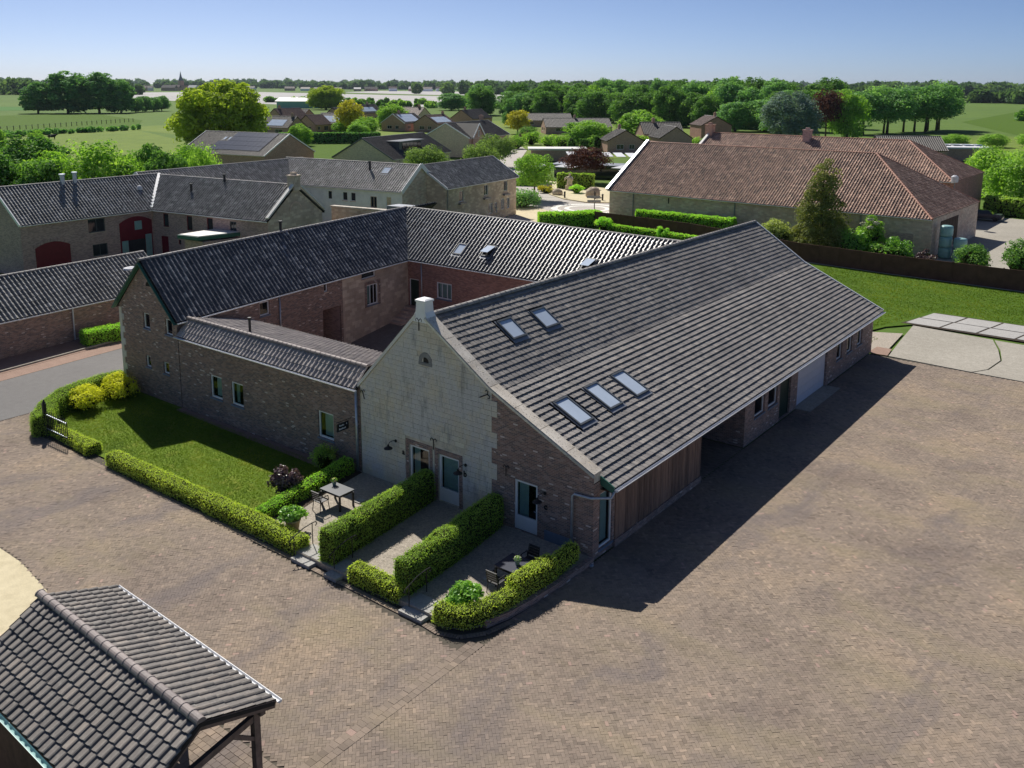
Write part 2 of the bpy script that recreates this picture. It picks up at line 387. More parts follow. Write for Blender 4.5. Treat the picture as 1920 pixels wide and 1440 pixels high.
M['leaf_conifer'] = leaf_mat('bronze_conifer_needle', (0.0595, 0.0765, 0.0221), (0.128, 0.145, 0.0374), (0.238, 0.23, 0.0595), 0.15)
M['leaf_lime'] = leaf_mat('pale_shrub_leaf', (0.12, 0.15, 0.045), (0.21, 0.247, 0.075), (0.33, 0.36, 0.135), 0.3)
M['leaf_far'] = leaf_mat('far_wood_leaf', (0.0396, 0.0756, 0.036), (0.063, 0.108, 0.0468), (0.099, 0.154, 0.0576), 0.2)
M['bark'] = plain('bark', (0.123, 0.0943, 0.0696), 0.95, 0.1, var=0.35, scale=5, bump=0.4)
M['petal_white'] = plain('cream_blossom', (0.62, 0.6, 0.45), 0.8, 0.1)
M['petal_mix'] = plain('pink_yellow_petal', (0.797, 0.58, 0.29), 0.8, 0.1, var=0.5, scale=25)
M['pot'] = plain('sand_pot', (0.478, 0.377, 0.246), 0.9, 0.15)
M['pot_green'] = plain('sage_pot', (0.232, 0.29, 0.275), 0.7, 0.2)
M['table_top'] = plain('grey_table_top', (0.0786, 0.0864, 0.099), 0.35, 0.45, var=0.05)
M['navy'] = plain('navy_table', (0.0261, 0.0319, 0.058), 0.35, 0.45)
M['boulder'] = plain('boulder', (0.435, 0.362, 0.29), 0.95, 0.1, var=0.4, scale=1.5, bump=0.5)
M['statue'] = plain('pale_stone_statue', (0.609, 0.522, 0.406), 0.9, 0.15, var=0.2, scale=3)
M['bale'] = plain('green_bale_wrap', (0.29, 0.478, 0.464), 0.35, 0.5, var=0.15, scale=2)
M['cow'] = plain('black_hide', (0.015, 0.014, 0.014), 0.8, 0.2)
M['cow_white'] = plain('white_hide', (0.6, 0.57, 0.52), 0.8, 0.2)
M['grey_metal'] = plain('grey_metal', (0.232, 0.246, 0.261), 0.45, 0.5, 0.4)
M['canvas'] = plain('pale_canvas', (0.62, 0.63, 0.66), 0.8, 0.2, var=0.06)
M['car_paint'] = plain('dark_car_paint', (0.0435, 0.0508, 0.0653), 0.25, 0.6)
M['shed_green'] = plain('sea_green_cladding', (0.29, 0.493, 0.45), 0.6, 0.3)
M['sheet_roof'] = plain('pale_sheet_roof', (0.725, 0.711, 0.667), 0.6, 0.3, var=0.1, scale=0.5)
# ------------------------------------------------------------------ geometry helpers
def nv(v):
    v = np.asarray(v, float)
    return v / (np.linalg.norm(v) + 1e-12)

class MB:
    """collects faces of one part; material index per face"""
    def __init__(s):
        s.v, s.f, s.mi = [], [], []
    def poly(s, pts, mi=0):
        i = len(s.v)
        s.v.extend([tuple(map(float, p)) for p in pts])
        s.f.append(tuple(range(i, i + len(pts))))
        s.mi.append(mi)
    def hexa(s, p, mi=0):
        """p: 8 corners, bottom 4 counter-clockwise from above, then top 4"""
        i = len(s.v)
        s.v.extend([tuple(map(float, q)) for q in p])
        for f in ((3, 2, 1, 0), (4, 5, 6, 7), (0, 1, 5, 4), (1, 2, 6, 5), (2, 3, 7, 6), (3, 0, 4, 7)):
            s.f.append(tuple(i + k for k in f)); s.mi.append(mi)
        return s
    def box(s, x0, x1, y0, y1, z0, z1, mi=0):
        return s.hexa([(x0, y0, z0), (x1, y0, z0), (x1, y1, z0), (x0, y1, z0), (x0, y0, z1), (x1, y0, z1), (x1, y1, z1), (x0, y1, z1)], mi)
    def bar(s, a, b, w, h, up=(0, 0, 1), mi=0):
        a, b = np.array(a, float), np.array(b, float)
        d = nv(b - a)
        up = np.array(up, float)
        if abs(d @ up) > 0.98: up = np.array([1.0, 0, 0])
        x = nv(np.cross(d, up)); y = np.cross(x, d)
        c = [(-w / 2, -h / 2), (w / 2, -h / 2), (w / 2, h / 2), (-w / 2, h / 2)]
        i = len(s.v)
        for e in (a, b):
            s.v.extend([tuple(e + x * p + y * q) for p, q in c])
        for f in ((3, 2, 1, 0), (4, 5, 6, 7), (0, 1, 5, 4), (1, 2, 6, 5), (2, 3, 7, 6), (3, 0, 4, 7)):
            s.f.append(tuple(i + k for k in f)); s.mi.append(mi)
        return s
    def tube(s, path, r, n=8, mi=0, cap=True):
        path = [np.array(p, float) for p in path]
        rs = r if isinstance(r, (list, tuple)) else [r] * len(path)
        i0 = len(s.v)
        ref = None
        for k, p in enumerate(path):
            d = nv((path[min(k + 1, len(path) - 1)] - path[max(k - 1, 0)]))
            if ref is None:
                ref = np.array([0, 0, 1.0]) if abs(d[2]) < 0.9 else np.array([1.0, 0, 0])
            x = nv(np.cross(d, ref)); y = np.cross(x, d); ref = y
            for a in range(n):
                t = 2 * math.pi * a / n
                s.v.append(tuple(p + rs[k] * (math.cos(t) * x + math.sin(t) * y)))
        for k in range(len(path) - 1):
            for a in range(n):
                b = (a + 1) % n
                s.f.append((i0 + k * n + a, i0 + k * n + b, i0 + (k + 1) * n + b, i0 + (k + 1) * n + a)); s.mi.append(mi)
        if cap:
            s.f.append(tuple(i0 + a for a in range(n))[::-1]); s.mi.append(mi)
            e = i0 + (len(path) - 1) * n
            s.f.append(tuple(e + a for a in range(n))); s.mi.append(mi)
        return s
    def lathe(s, prof, c=(0, 0, 0), n=14, mi=0, sx=1.0, sy=1.0):
        i0 = len(s.v)
        for r, z in prof:
            for a in range(n):
                t = 2 * math.pi * a / n
                s.v.append((c[0] + sx * r * math.cos(t), c[1] + sy * r * math.sin(t), c[2] + z))
        for k in range(len(prof) - 1):
            for a in range(n):
                b = (a + 1) % n
                s.f.append((i0 + k * n + a, i0 + k * n + b, i0 + (k + 1) * n + b, i0 + (k + 1) * n + a)); s.mi.append(mi)
        e = i0 + (len(prof) - 1) * n
        s.f.append(tuple(e + a for a in range(n))); s.mi.append(mi)
        s.f.append(tuple(i0 + a for a in range(n))[::-1]); s.mi.append(mi)
        return s
    def mesh(s, name, mats, smooth=False):
        me = bpy.data.meshes.new(name)
        me.from_pydata(s.v, [], s.f)
        for m in (mats if isinstance(mats, (list, tuple)) else [mats]):
            me.materials.append(M[m] if isinstance(m, str) else m)
        if any(s.mi):
            me.polygons.foreach_set('material_index', s.mi)
        if smooth:
            me.polygons.foreach_set('use_smooth', [True] * len(s.f))
        V = np.array(s.v)
        uvl = me.uv_layers.new(name='UVMap')
        uv = np.zeros((len(me.loops), 2))
        k = 0
        for f in s.f:
            P = V[list(f)]
            n = np.zeros(3)
            for a in range(1, len(f) - 1):
                n += np.cross(P[a] - P[0], P[a + 1] - P[0])
            n = nv(n)
            if abs(n[2]) > 0.98:
                uv[k:k + len(f)] = P[:, :2]
            else:
                t = nv(np.cross((0, 0, 1), n)); b = np.cross(n, t)
                uv[k:k + len(f), 0] = P @ t; uv[k:k + len(f), 1] = P @ b
            k += len(f)
        uvl.data.foreach_set('uv', uv.ravel())
        me.update()
        return me
    def build(s, name, mats, parent=None, smooth=False, **kw):
        return link(name, s.mesh(name, mats, smooth), parent, **kw)

def tag(o, label=None, cat=None, group=None, kind=None):
    if label: o['label'] = label
    if cat: o['category'] = cat
    if group: o['group'] = group
    if kind: o['kind'] = kind
    return o

def link(name, me, parent=None, label=None, cat=None, group=None, kind=None):
    o = bpy.data.objects.new(name, me)
    COL.objects.link(o)
    if parent is not None:
        o.parent = parent
        o.matrix_parent_inverse = winv(parent)
    return tag(o, label, cat, group, kind)

_W = {}
def winv(p):
    """inverse of the world matrix of a thing (parts sit in world coordinates)"""
    return _W.get(p.name, Matrix.Identity(4))

def thing(name, label, cat, loc=(0, 0, 0), group=None):
    o = bpy.data.objects.new(name, None)
    o.empty_display_size = 0.3
    COL.objects.link(o)
    o.location = loc
    _W[o.name] = Matrix.Translation(-Vector(loc))
    return tag(o, label, cat, group)

def copy_tree(o, parent=None):
    c = o.copy()
    COL.objects.link(c)
    if parent is not None:
        c.parent = parent
    for ch in list(KIDS.get(o.name, ())):
        copy_tree(ch, c)
    return c
KIDS = {}
def local_thing(name, label=None, cat=None, group=None):
    """a prototype at the origin: its parts sit in its own coordinates"""
    o = bpy.data.objects.new(name, None)
    COL.objects.link(o)
    KIDS[o.name] = []
    return tag(o, label, cat, group)
def local_part(name, me, parent):
    o = bpy.data.objects.new(name, me)
    COL.objects.link(o)
    o.parent = parent
    KIDS.setdefault(parent.name, []).append(o)
    KIDS.setdefault(o.name, [])
    return o

def np_mesh(name, V, F, mat, tint=None, smooth=False):
    """V (n,3), F (m,k) equal-sided faces; tint per vertex"""
    me = bpy.data.meshes.new(name)
    V = np.asarray(V, np.float32); F = np.asarray(F, np.int32)
    me.vertices.add(len(V)); me.vertices.foreach_set('co', V.ravel())
    me.loops.add(F.size); me.loops.foreach_set('vertex_index', F.ravel())
    me.polygons.add(len(F))
    k = F.shape[1]
    me.polygons.foreach_set('loop_start', np.arange(0, F.size, k, dtype=np.int32))
    me.polygons.foreach_set('use_smooth', np.full(len(F), bool(smooth)))
    me.materials.append(M[mat] if isinstance(mat, str) else mat)
    if tint is not None:
        a = me.attributes.new('tint', 'FLOAT', 'POINT')
        a.data.foreach_set('value', np.asarray(tint, np.float32))
    me.update(calc_edges=True)
    me.validate()
    return me

def set_tint(me, val):
    a = me.attributes.new('tint', 'FLOAT', 'POINT')
    a.data.foreach_set('value', np.full(len(me.vertices), val, np.float32))
    return me

# ------------------------------------------------------------------ walls with openings
def wall(mb, p0, p1, z0, z1, openings=(), reveal=0.14, mi=0):
    """outer face seen from outside with p0 on the left; openings (u0,u1,v0,v1)"""
    p0, p1 = np.array(p0, float), np.array(p1, float)
    L = np.linalg.norm(p1 - p0); t = (p1 - p0) / L
    inn = np.array([-t[1], t[0]])
    P = lambda u, v, d=0.0: (p0[0] + t[0] * u + inn[0] * d, p0[1] + t[1] * u + inn[1] * d, v)
    us = sorted({0.0, L, *[o[0] for o in openings], *[o[1] for o in openings]})
    vsn = sorted({z0, z1, *[o[2] for o in openings], *[o[3] for o in openings]})
    us = [u for u in us if 0 <= u <= L]; vsn = [v for v in vsn if z0 <= v <= z1]
    for a, b in zip(us[:-1], us[1:]):
        for c, d in zip(vsn[:-1], vsn[1:]):
            um, vm = (a + b) / 2, (c + d) / 2
            if any(o[0] < um < o[1] and o[2] < vm < o[3] for o in openings): continue
            mb.poly([P(a, c), P(b, c), P(b, d), P(a, d)], mi)
    for (a, b, c, d) in openings:
        r = reveal
        mb.poly([P(a, c), P(a, d), P(a, d, r), P(a, c, r)][::-1], mi)
        mb.poly([P(b, c), P(b, d), P(b, d, r), P(b, c, r)], mi)
        mb.poly([P(a, d), P(b, d), P(b, d, r), P(a, d, r)][::-1], mi)
        mb.poly([P(a, c), P(b, c), P(b, c, r), P(a, c, r)], mi)
    return P

def window(parent, p0, p1, u0, u1, v0, v1, frame='white', style='window', near=True, curtain='curtain', bars=(1, 1), setback=0.07, fw=0.07, sill=True, name=None, cside=(0.0, 0.55), label=None):
    """a frame set back in a wall opening with pane, curtain and sill as its pieces"""
    p0, p1 = np.array(p0, float), np.array(p1, float)
    L = np.linalg.norm(p1 - p0); t = (p1 - p0) / L
    inn = np.array([-t[1], t[0]])
    P = lambda u, v, d=0.0: (p0[0] + t[0] * u + inn[0] * d, p0[1] + t[1] * u + inn[1] * d, v)
    def bx(mb, a, b, c, d, d0, d1, mi=0):
        mb.hexa([P(a, c, d0), P(b, c, d0), P(b, c, d1), P(a, c, d1), P(a, d, d0), P(b, d, d0), P(b, d, d1), P(a, d, d1)], mi)
    mb = MB()
    g = 0.004
    a, b, c, d = u0 + g, u1 - g, v0 + g, v1 - g
    low = 0.55 if style == 'door' else 0.0
    bx(mb, a, a + fw, c, d, setback, setback + 0.07)
    bx(mb, b - fw, b, c, d, setback, setback + 0.07)
    bx(mb, a + fw, b - fw, d - fw, d, setback, setback + 0.07)
    bx(mb, a + fw, b - fw, c, c + fw + low * 0.9, setback, setback + 0.07)
    for k in range(1, bars[0]):
        um = a + (b - a) * k / bars[0]
        bx(mb, um - 0.025, um + 0.025, c + fw, d - fw, setback + 0.01, setback + 0.06)
    for k in range(1, bars[1]):
        vm = c + (d - c) * k / bars[1]
        bx(mb, a + fw, b - fw, vm - 0.02, vm + 0.02, setback + 0.012, setback + 0.058)
    w = mb.build(name or style, frame, parent, label=label)
    pm = MB()
    e = setback + 0.035
    pm.poly([P(a + fw, c + fw + low * 0.9, e), P(b - fw, c + fw + low * 0.9, e), P(b - fw, d - fw, e), P(a + fw, d - fw, e)])
    pm.build('pane', 'glass' if near else 'dark_glass', w)
    if near:
        rm = MB()
        q0, q1 = setback + 0.075, setback + 1.3
        A, B, C_, D = a - 0.3, b + 0.3, c - 0.02, d + 0.1
        rm.poly([P(A, C_, q1), P(B, C_, q1), P(B, D, q1), P(A, D, q1)])
        rm.poly([P(A, C_, q0), P(A, C_, q1), P(A, D, q1), P(A, D, q0)])
        rm.poly([P(B, C_, q0), P(B, D, q0), P(B, D, q1), P(B, C_, q1)])
        rm.poly([P(A, C_, q0), P(B, C_, q0), P(B, C_, q1), P(A, C_, q1)])
        rm.poly([P(A, D, q0), P(B, D, q0), P(B, D, q1), P(A, D, q1)])
        rm.build('room_lining', 'room', w)
        if curtain:
            cm = MB()
            ua, ub = a + fw + (b - a - 2 * fw) * cside[0], a + fw + (b - a - 2 * fw) * cside[1]
            n = 14
            for k in range(n):
                x0, x1 = ua + (ub - ua) * k / n, ua + (ub - ua) * (k + 1) / n
                y0, y1 = setback + 0.16 + 0.035 * (k % 2), setback + 0.16 + 0.035 * ((k + 1) % 2)
                cm.poly([P(x0, c + fw, y0), P(x1, c + fw, y1), P(x1, d - fw, y1), P(x0, d - fw, y0)])
            cm.build('curtain', curtain, w)
    if sill and style == 'window':
        sm = MB()
        bx(sm, u0 - 0.04, u1 + 0.04, v0 - 0.075, v0 - 0.002, -0.05, setback - 0.004)
        sm.build('sill', 'sill' if near else 'grey_stone', w)
    if style == 'door':
        hm = MB()
        hm.tube([P(b - 0.06, c + 1.0, setback - 0.002), P(b - 0.06, c + 1.0, setback - 0.05), P(b - 0.18, c + 1.0, setback - 0.05)], 0.012, 6)
        hm.build('handle', 'zinc', w)
    return w

def solid_door(parent, p0, p1, u0, u1, v0, v1, mat, frame='white', name='door', setback=0.08):
    p0, p1 = np.array(p0, float), np.array(p1, float)
    L = np.linalg.norm(p1 - p0); t = (p1 - p0) / L
    inn = np.array([-t[1], t[0]])
    P = lambda u, v, d=0.0: (p0[0] + t[0] * u + inn[0] * d, p0[1] + t[1] * u + inn[1] * d, v)
    def bx(mb, a, b, c, d, d0, d1):
        mb.hexa([P(a, c, d0), P(b, c, d0), P(b, c, d1), P(a, c, d1), P(a, d, d0), P(b, d, d0), P(b, d, d1), P(a, d, d1)])
    mb = MB()
    a, b, d = u0 + 0.004, u1 - 0.004, v1 - 0.004
    bx(mb, a, a + 0.07, v0, d, setback, setback + 0.06); bx(mb, b - 0.07, b, v0, d, setback, setback + 0.06)
    bx(mb, a + 0.07, b - 0.07, d - 0.07, d, setback, setback + 0.06)
    w = mb.build(name, frame, parent)
    lm = MB()
    n = max(3, int((b - a) / 0.16))
    for k in range(n):
        x0 = a + 0.07 + (b - a - 0.14) * k / n; x1 = a + 0.07 + (b - a - 0.14) * (k + 1) / n
        bx(lm, x0 + 0.004, x1 - 0.004, v0, d - 0.07, setback + 0.02, setback + 0.05)
    lm.poly([P(a + 0.07, v0, setback + 0.048), P(b - 0.07, v0, setback + 0.048), P(b - 0.07, d - 0.07, setback + 0.048), P(a + 0.07, d - 0.07, setback + 0.048)])
    lm.build('leaf_boards', mat, w)
    return w

# ------------------------------------------------------------------ tiled roof slopes
PROF = {
    'flat': [(0.0, 0.004), (0.05, 0.0), (0.66, 0.0), (0.72, 0.014), (0.84, 0.018), (0.95, 0.014), (1.0, -0.006)],
    'pan': [(0.0, 0.09), (0.1, 0.06), (0.2, 0.01), (0.42, 0.0), (0.6, 0.006), (0.74, 0.05), (0.86, 0.094), (1.0, 0.096)],
    'pan6': [(0.0, 0.085), (0.18, 0.014), (0.46, 0.0), (0.66, 0.012), (0.85, 0.09), (1.0, 0.09)],
    'roll': [(0.0, 0.02), (0.06, 0.0), (0.46, 0.0), (0.54, 0.03), (0.66, 0.052), (0.8, 0.056), (0.92, 0.04), (1.0, 0.014)],
}
def tile_local(prof, tw, tl, lift, thick):
    """one tile: (u, v, n) corners and quads: top face, front edge"""
    pr = PROF[prof]
    n = len(pr)
    V = []
    for a, h in pr: V.append((a * tw, -0.0, h + lift))                # lower edge, top
    for a, h in pr: V.append((a * tw, tl * 1.1, h * 0.92 + 0.004))      # upper end, tucked under the next course
    for a, h in pr: V.append((a * tw, 0.0, h + lift - thick))         # lower edge, underside
    F = []
    for k in range(n - 1):
        F.append((k, k + 1, n + k + 1, n + k))
        F.append((2 * n + k, 2 * n + k + 1, k + 1, k))
    return np.array(V), np.array(F)

def roof_slope(parent, eL, eR, rR, rL, tw, tl, prof, mat, clip=None, n_obj=0, holes=(), lift=0.03, thick=0.028, deck='deck', tile_name='roof_tile', tintf=None, deck_clip=None, overhang_front=0.0, jitter=0.004):
    """tiles on the patch eaveL, eaveR, ridgeR, ridgeL (as seen from outside). clip(v_frac)->(u0,u1) in fractions.
    The slope object is the deck; the tiles are its pieces."""
    eL, eR, rR, rL = [np.array(p, float) for p in (eL, eR, rR, rL)]
    L = max(np.linalg.norm(eR - eL), np.linalg.norm(rR - rL)); S = (np.linalg.norm(rL - eL) + np.linalg.norm(rR - eR)) / 2
    un = nv((eR - eL) + (rR - rL)); vn = nv((rL - eL) + (rR - eR))
    nn = nv(np.cross(un, vn))
    def P(a, b):
        a = a[..., None]; b = b[..., None]
        return eL * (1 - a) * (1 - b) + eR * a * (1 - b) + rR * a * b + rL * (1 - a) * b
    nc = max(1, round(L / tw)); nr = max(1, round(S / tl))
    tw, tl = L / nc, S / nr
    lv, lf = tile_local(prof, tw, tl, lift, thick)
    I, J = np.meshgrid(np.arange(nc), np.arange(nr), indexing='ij')
    I, J = I.ravel(), J.ravel()
    uc, vc = (I + 0.5) / nc, (J + 0.5) / nr
    keep = np.ones(len(I), bool)
    if clip:
        lo = np.array([clip(v)[0] for v in vc]); hi = np.array([clip(v)[1] for v in vc])
        keep &= (uc + 0.5 / nc > lo) & (uc - 0.5 / nc < hi)
    for (a0, a1, b0, b1) in holes:
        keep &= ~((uc > a0) & (uc < a1) & (vc > b0) & (vc < b1))
    I, J, uc, vc = I[keep], J[keep], uc[keep], vc[keep]
    T = len(I)
    U = (I[:, None] * tw + lv[None, :, 0]) / L
    Vv = (J[:, None] * tl + lv[None, :, 1]) / S
    Vv = np.minimum(Vv, 1.0 + 0.2 * tl / S)
    Hn = np.repeat(lv[None, :, 2], T, 0) + rng.normal(0, jitter, (T, 1))
    edge = np.zeros(T, bool)
    if clip:
        lo = np.vectorize(lambda v: clip(v)[0])(np.clip(Vv, 0, 1)); hi = np.vectorize(lambda v: clip(v)[1])(np.clip(Vv, 0, 1))
        Uc = np.clip(U, lo, hi)
        edge = (np.abs(Uc - U) > 1e-6).any(1)
        U = Uc
    W = P(U, Vv) + nn * Hn[..., None]
    tint = np.clip(rng.normal(0.45, 0.2, T), 0, 1)
    tint[rng.random(T) < 0.03] = 1.0
    if tintf is not None: tint = np.clip(tint + tintf(P(uc, vc)), 0, 1)
    sel = np.zeros(T, bool)
    me_deck = MB()
    off = -0.02 * nn
    c0, c1 = (clip(0.0), clip(1.0)) if clip else ((0, 1), (0, 1))
    q = [P(np.array(c0[0]), np.array(0.)), P(np.array(c0[1]), np.array(0.)), P(np.array(c1[1]), np.array(1.)), P(np.array(c1[0]), np.array(1.))]
    top = [np.array(x) + off for x in q]; bot = [x - 0.10 * nn for x in top]
    me_deck.poly(top); me_deck.poly(bot[::-1])
    for k in range(4):
        me_deck.poly([bot[k], bot[(k + 1) % 4], top[(k + 1) % 4], top[k]])
    roof = me_deck.build('roof', deck, parent)
    if n_obj:
        ctr = P(uc, vc)
        dist = np.linalg.norm(ctr - CAMP, axis=1) + 1e6 * edge
        sel[np.argsort(dist)[:n_obj]] = True
        var = []
        for k in range(6):
            me = np_mesh(tile_name, lv, lf, mat, np.full(len(lv), [0.15, 0.3, 0.42, 0.55, 0.7, 0.95][k]))
            var.append(me)
        for i in np.nonzero(sel)[0]:
            o = bpy.data.objects.new(tile_name, var[int(np.argmin(np.abs(np.array([0.15, 0.3, 0.42, 0.55, 0.7, 0.95]) - tint[i])))])
            COL.objects.link(o)
            o.parent = roof
            o.matrix_parent_inverse = winv(roof)
            org = P(np.array(I[i] / nc), np.array(J[i] / nr)) + nn * rng.normal(0, jitter)
            m = Matrix(((un[0], vn[0], nn[0], org[0]), (un[1], vn[1], nn[1], org[1]), (un[2], vn[2], nn[2], org[2]), (0, 0, 0, 1)))
            o.matrix_basis = m
    W, tint = W[~sel], tint[~sel]
    if len(W):
        nvt = lv.shape[0]
        F = (lf[None] + (np.arange(len(W)) * nvt)[:, None, None]).reshape(-1, 4)
        vt = np.repeat(tint, nvt)
        if prof in ('pan', 'pan6'):                       # sunlit stripes put into the tint: roll crests paler, pans darker
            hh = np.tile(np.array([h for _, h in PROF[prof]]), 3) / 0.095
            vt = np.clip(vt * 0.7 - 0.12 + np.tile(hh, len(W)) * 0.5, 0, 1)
        me = np_mesh('tile_field', W.reshape(-1, 3), F, mat, vt)
        o = link('tile_field', me, roof, kind='stuff')
    return roof

def cap_mesh(name, ln, r, mat, n=8, flare=1.12):
    """one half-round ridge cap along local x, with a collar"""
    mb = MB()
    segs = [(0.0, r * flare), (0.09 * ln, r * flare), (0.12 * ln, r), (ln * 1.06, r * 0.96)]
    ring = lambda x, rr: [(x, rr * math.cos(math.pi * k / n + 0), rr * math.sin(math.pi * k / n) * 0.95) for k in range(n + 1)]
    for (x0, r0), (x1, r1) in zip(segs[:-1], segs[1:]):
        A, B = ring(x0, r0), ring(x1, r1)
        for k in range(n):
            mb.poly([A[k], A[k + 1], B[k + 1], B[k]][::-1])
    mb.poly(ring(0.0, r * flare)[::-1]); mb.poly(ring(ln * 1.06, r * 0.96))
    return mb

def ridge_caps(parent, a, b, ln=0.38, r=0.13, mat='ridge_grey', single=True, name='ridge_cap', n=8):
    a, b = np.array(a, float), np.array(b, float)
    L = np.linalg.norm(b - a); k = max(1, round(L / ln)); ln = L / k
    d = (b - a) / L
    y = nv(np.cross((0, 0, 1), d)); z = np.cross(d, y)
    if single:
        var = []
        for t in (0.2, 0.45, 0.7):
            var.append(set_tint(cap_mesh(name, ln, r, mat, n).mesh(name, mat, True), t))
        for i in range(k):
            o = bpy.data.objects.new(name, var[random.randrange(3)])
            COL.objects.link(o); o.parent = parent; o.matrix_parent_inverse = winv(parent)
            p = a + d * ln * i
            o.matrix_basis = Matrix(((d[0], y[0], z[0], p[0]), (d[1], y[1], z[1], p[1]), (d[2], y[2], z[2], p[2]), (0, 0, 0, 1)))
    else:
        src = cap_mesh(name, ln, r, mat, 5)
        SV = np.array(src.v)
        mb = MB()
        R = np.stack([d, y, z], 1)
        for i in range(k):
            W = SV @ R.T + a + d * ln * i
            base = len(mb.v)
            mb.v.extend(map(tuple, W)); mb.f.extend(tuple(base + q for q in f) for f in src.f); mb.mi.extend(src.mi)
        o = mb.build('ridge_cap_row', mat, parent, kind='stuff')
        at = o.data.attributes.new('tint', 'FLOAT', 'POINT')
        at.data.foreach_set('value', np.repeat(rng.random(k) * 0.8, len(SV)).astype(np.float32))

def gutter(parent, a, b, r=0.075, mat='zinc_edge', name='gutter'):
    """an open half-round channel along a-b"""
    a, b = np.array(a, float), np.array(b, float)
    d = nv(b - a); y = nv(np.cross((0, 0, 1), d))
    mb = MB(); n = 6
    ring = lambda p, rr: [p + rr * (math.cos(math.pi + math.pi * k / n) * y + np.array([0, 0, math.sin(math.pi + math.pi * k / n)])) for k in range(n + 1)]
    A, B, A2, B2 = ring(a, r), ring(b, r), ring(a, r * 0.82), ring(b, r * 0.82)
    for k in range(n):
        mb.poly([A[k], A[k + 1], B[k + 1], B[k]][::-1])
        mb.poly([A2[k], A2[k + 1], B2[k + 1], B2[k]])
    for k in (0, n):
        mb.poly([A[k], B[k], B2[k], A2[k]] if k == 0 else [A[k], A2[k], B2[k], B[k]])
    mb.poly(A); mb.poly(B[::-1])
    return mb.build(name, mat, parent)

def skylight(parent, o, un, vn, w, h, mat='pane_blind', open_=0.0, label=None):
    """roof window: o lower-left corner on the slope, un across, vn up the slope"""
    o, un, vn = np.array(o, float), nv(un), nv(vn)
    nn = nv(np.cross(un, vn))
    P = lambda u, v, n: o + un * u + vn * v + nn * n
    def bx(mb, u0, u1, v0, v1, n0, n1):
        mb.hexa([P(u0, v0, n0), P(u1, v0, n0), P(u1, v1, n0), P(u0, v1, n0), P(u0, v0, n1), P(u1, v0, n1), P(u1, v1, n1), P(u0, v1, n1)])
    mb = MB(); t = 0.085
    bx(mb, 0, t, 0, h, -0.05, 0.12); bx(mb, w - t, w, 0, h, -0.05, 0.12)
    bx(mb, t, w - t, 0, t, -0.05, 0.12); bx(mb, t, w - t, h - t, h, -0.05, 0.135)
    s = mb.build('roof_window', 'grey_frame', parent, label=label)
    pm = MB()
    if open_ > 0:
        lift = open_
        pm.hexa([P(t, t, 0.1 + lift), P(w - t, t, 0.1 + lift), P(w - t, h - t, 0.11), P(t, h - t, 0.11), P(t, t, 0.13 + lift), P(w - t, t, 0.13 + lift), P(w - t, h - t, 0.14), P(t, h - t, 0.14)])
        fm = MB()
        fm.poly([P(t, t, 0.02), P(w - t, t, 0.02), P(w - t, h - t, 0.02), P(t, h - t, 0.02)])
        fm.build('room_lining', 'room', s)
    else:
        pm.poly([P(t, t, 0.085), P(w - t, t, 0.085), P(w - t, h - t, 0.085), P(t, h - t, 0.085)])
    pm.build('pane', mat, s)
    fl = MB()
    bx(fl, -0.06, w + 0.06, -0.2, -0.005, 0.03, 0.06)
    bx(fl, -0.07, -0.005, -0.005, h + 0.05, 0.02, 0.055); bx(fl, w + 0.005, w + 0.07, -0.005, h + 0.05, 0.02, 0.055)
    fl.build('flashing', 'lead', s)
    return s

# ------------------------------------------------------------------ foliage
def leaf_quads(C, N, size, aspect=0.62):
    """leaves at C (n,3) with normals N: one bent diamond (two triangles as a quad) each"""
    n = len(C)
    r = rng.normal(0, 1, (n, 3))
    t = np.cross(N, r); t /= np.linalg.norm(t, axis=1, keepdims=True) + 1e-9
    b = np.cross(N, t)
    s = (size * rng.uniform(0.65, 1.35, n))[:, None]
    V = np.stack([C - t * s, C + b * s * aspect + N * s * 0.18, C + t * s, C - b * s * aspect + N * s * 0.18], 1)
    F = np.arange(n * 4).reshape(n, 4)
    return V.reshape(-1, 3), F

def unit(n):
    v = rng.normal(0, 1, (n, 3))
    return v / np.linalg.norm(v, axis=1, keepdims=True)

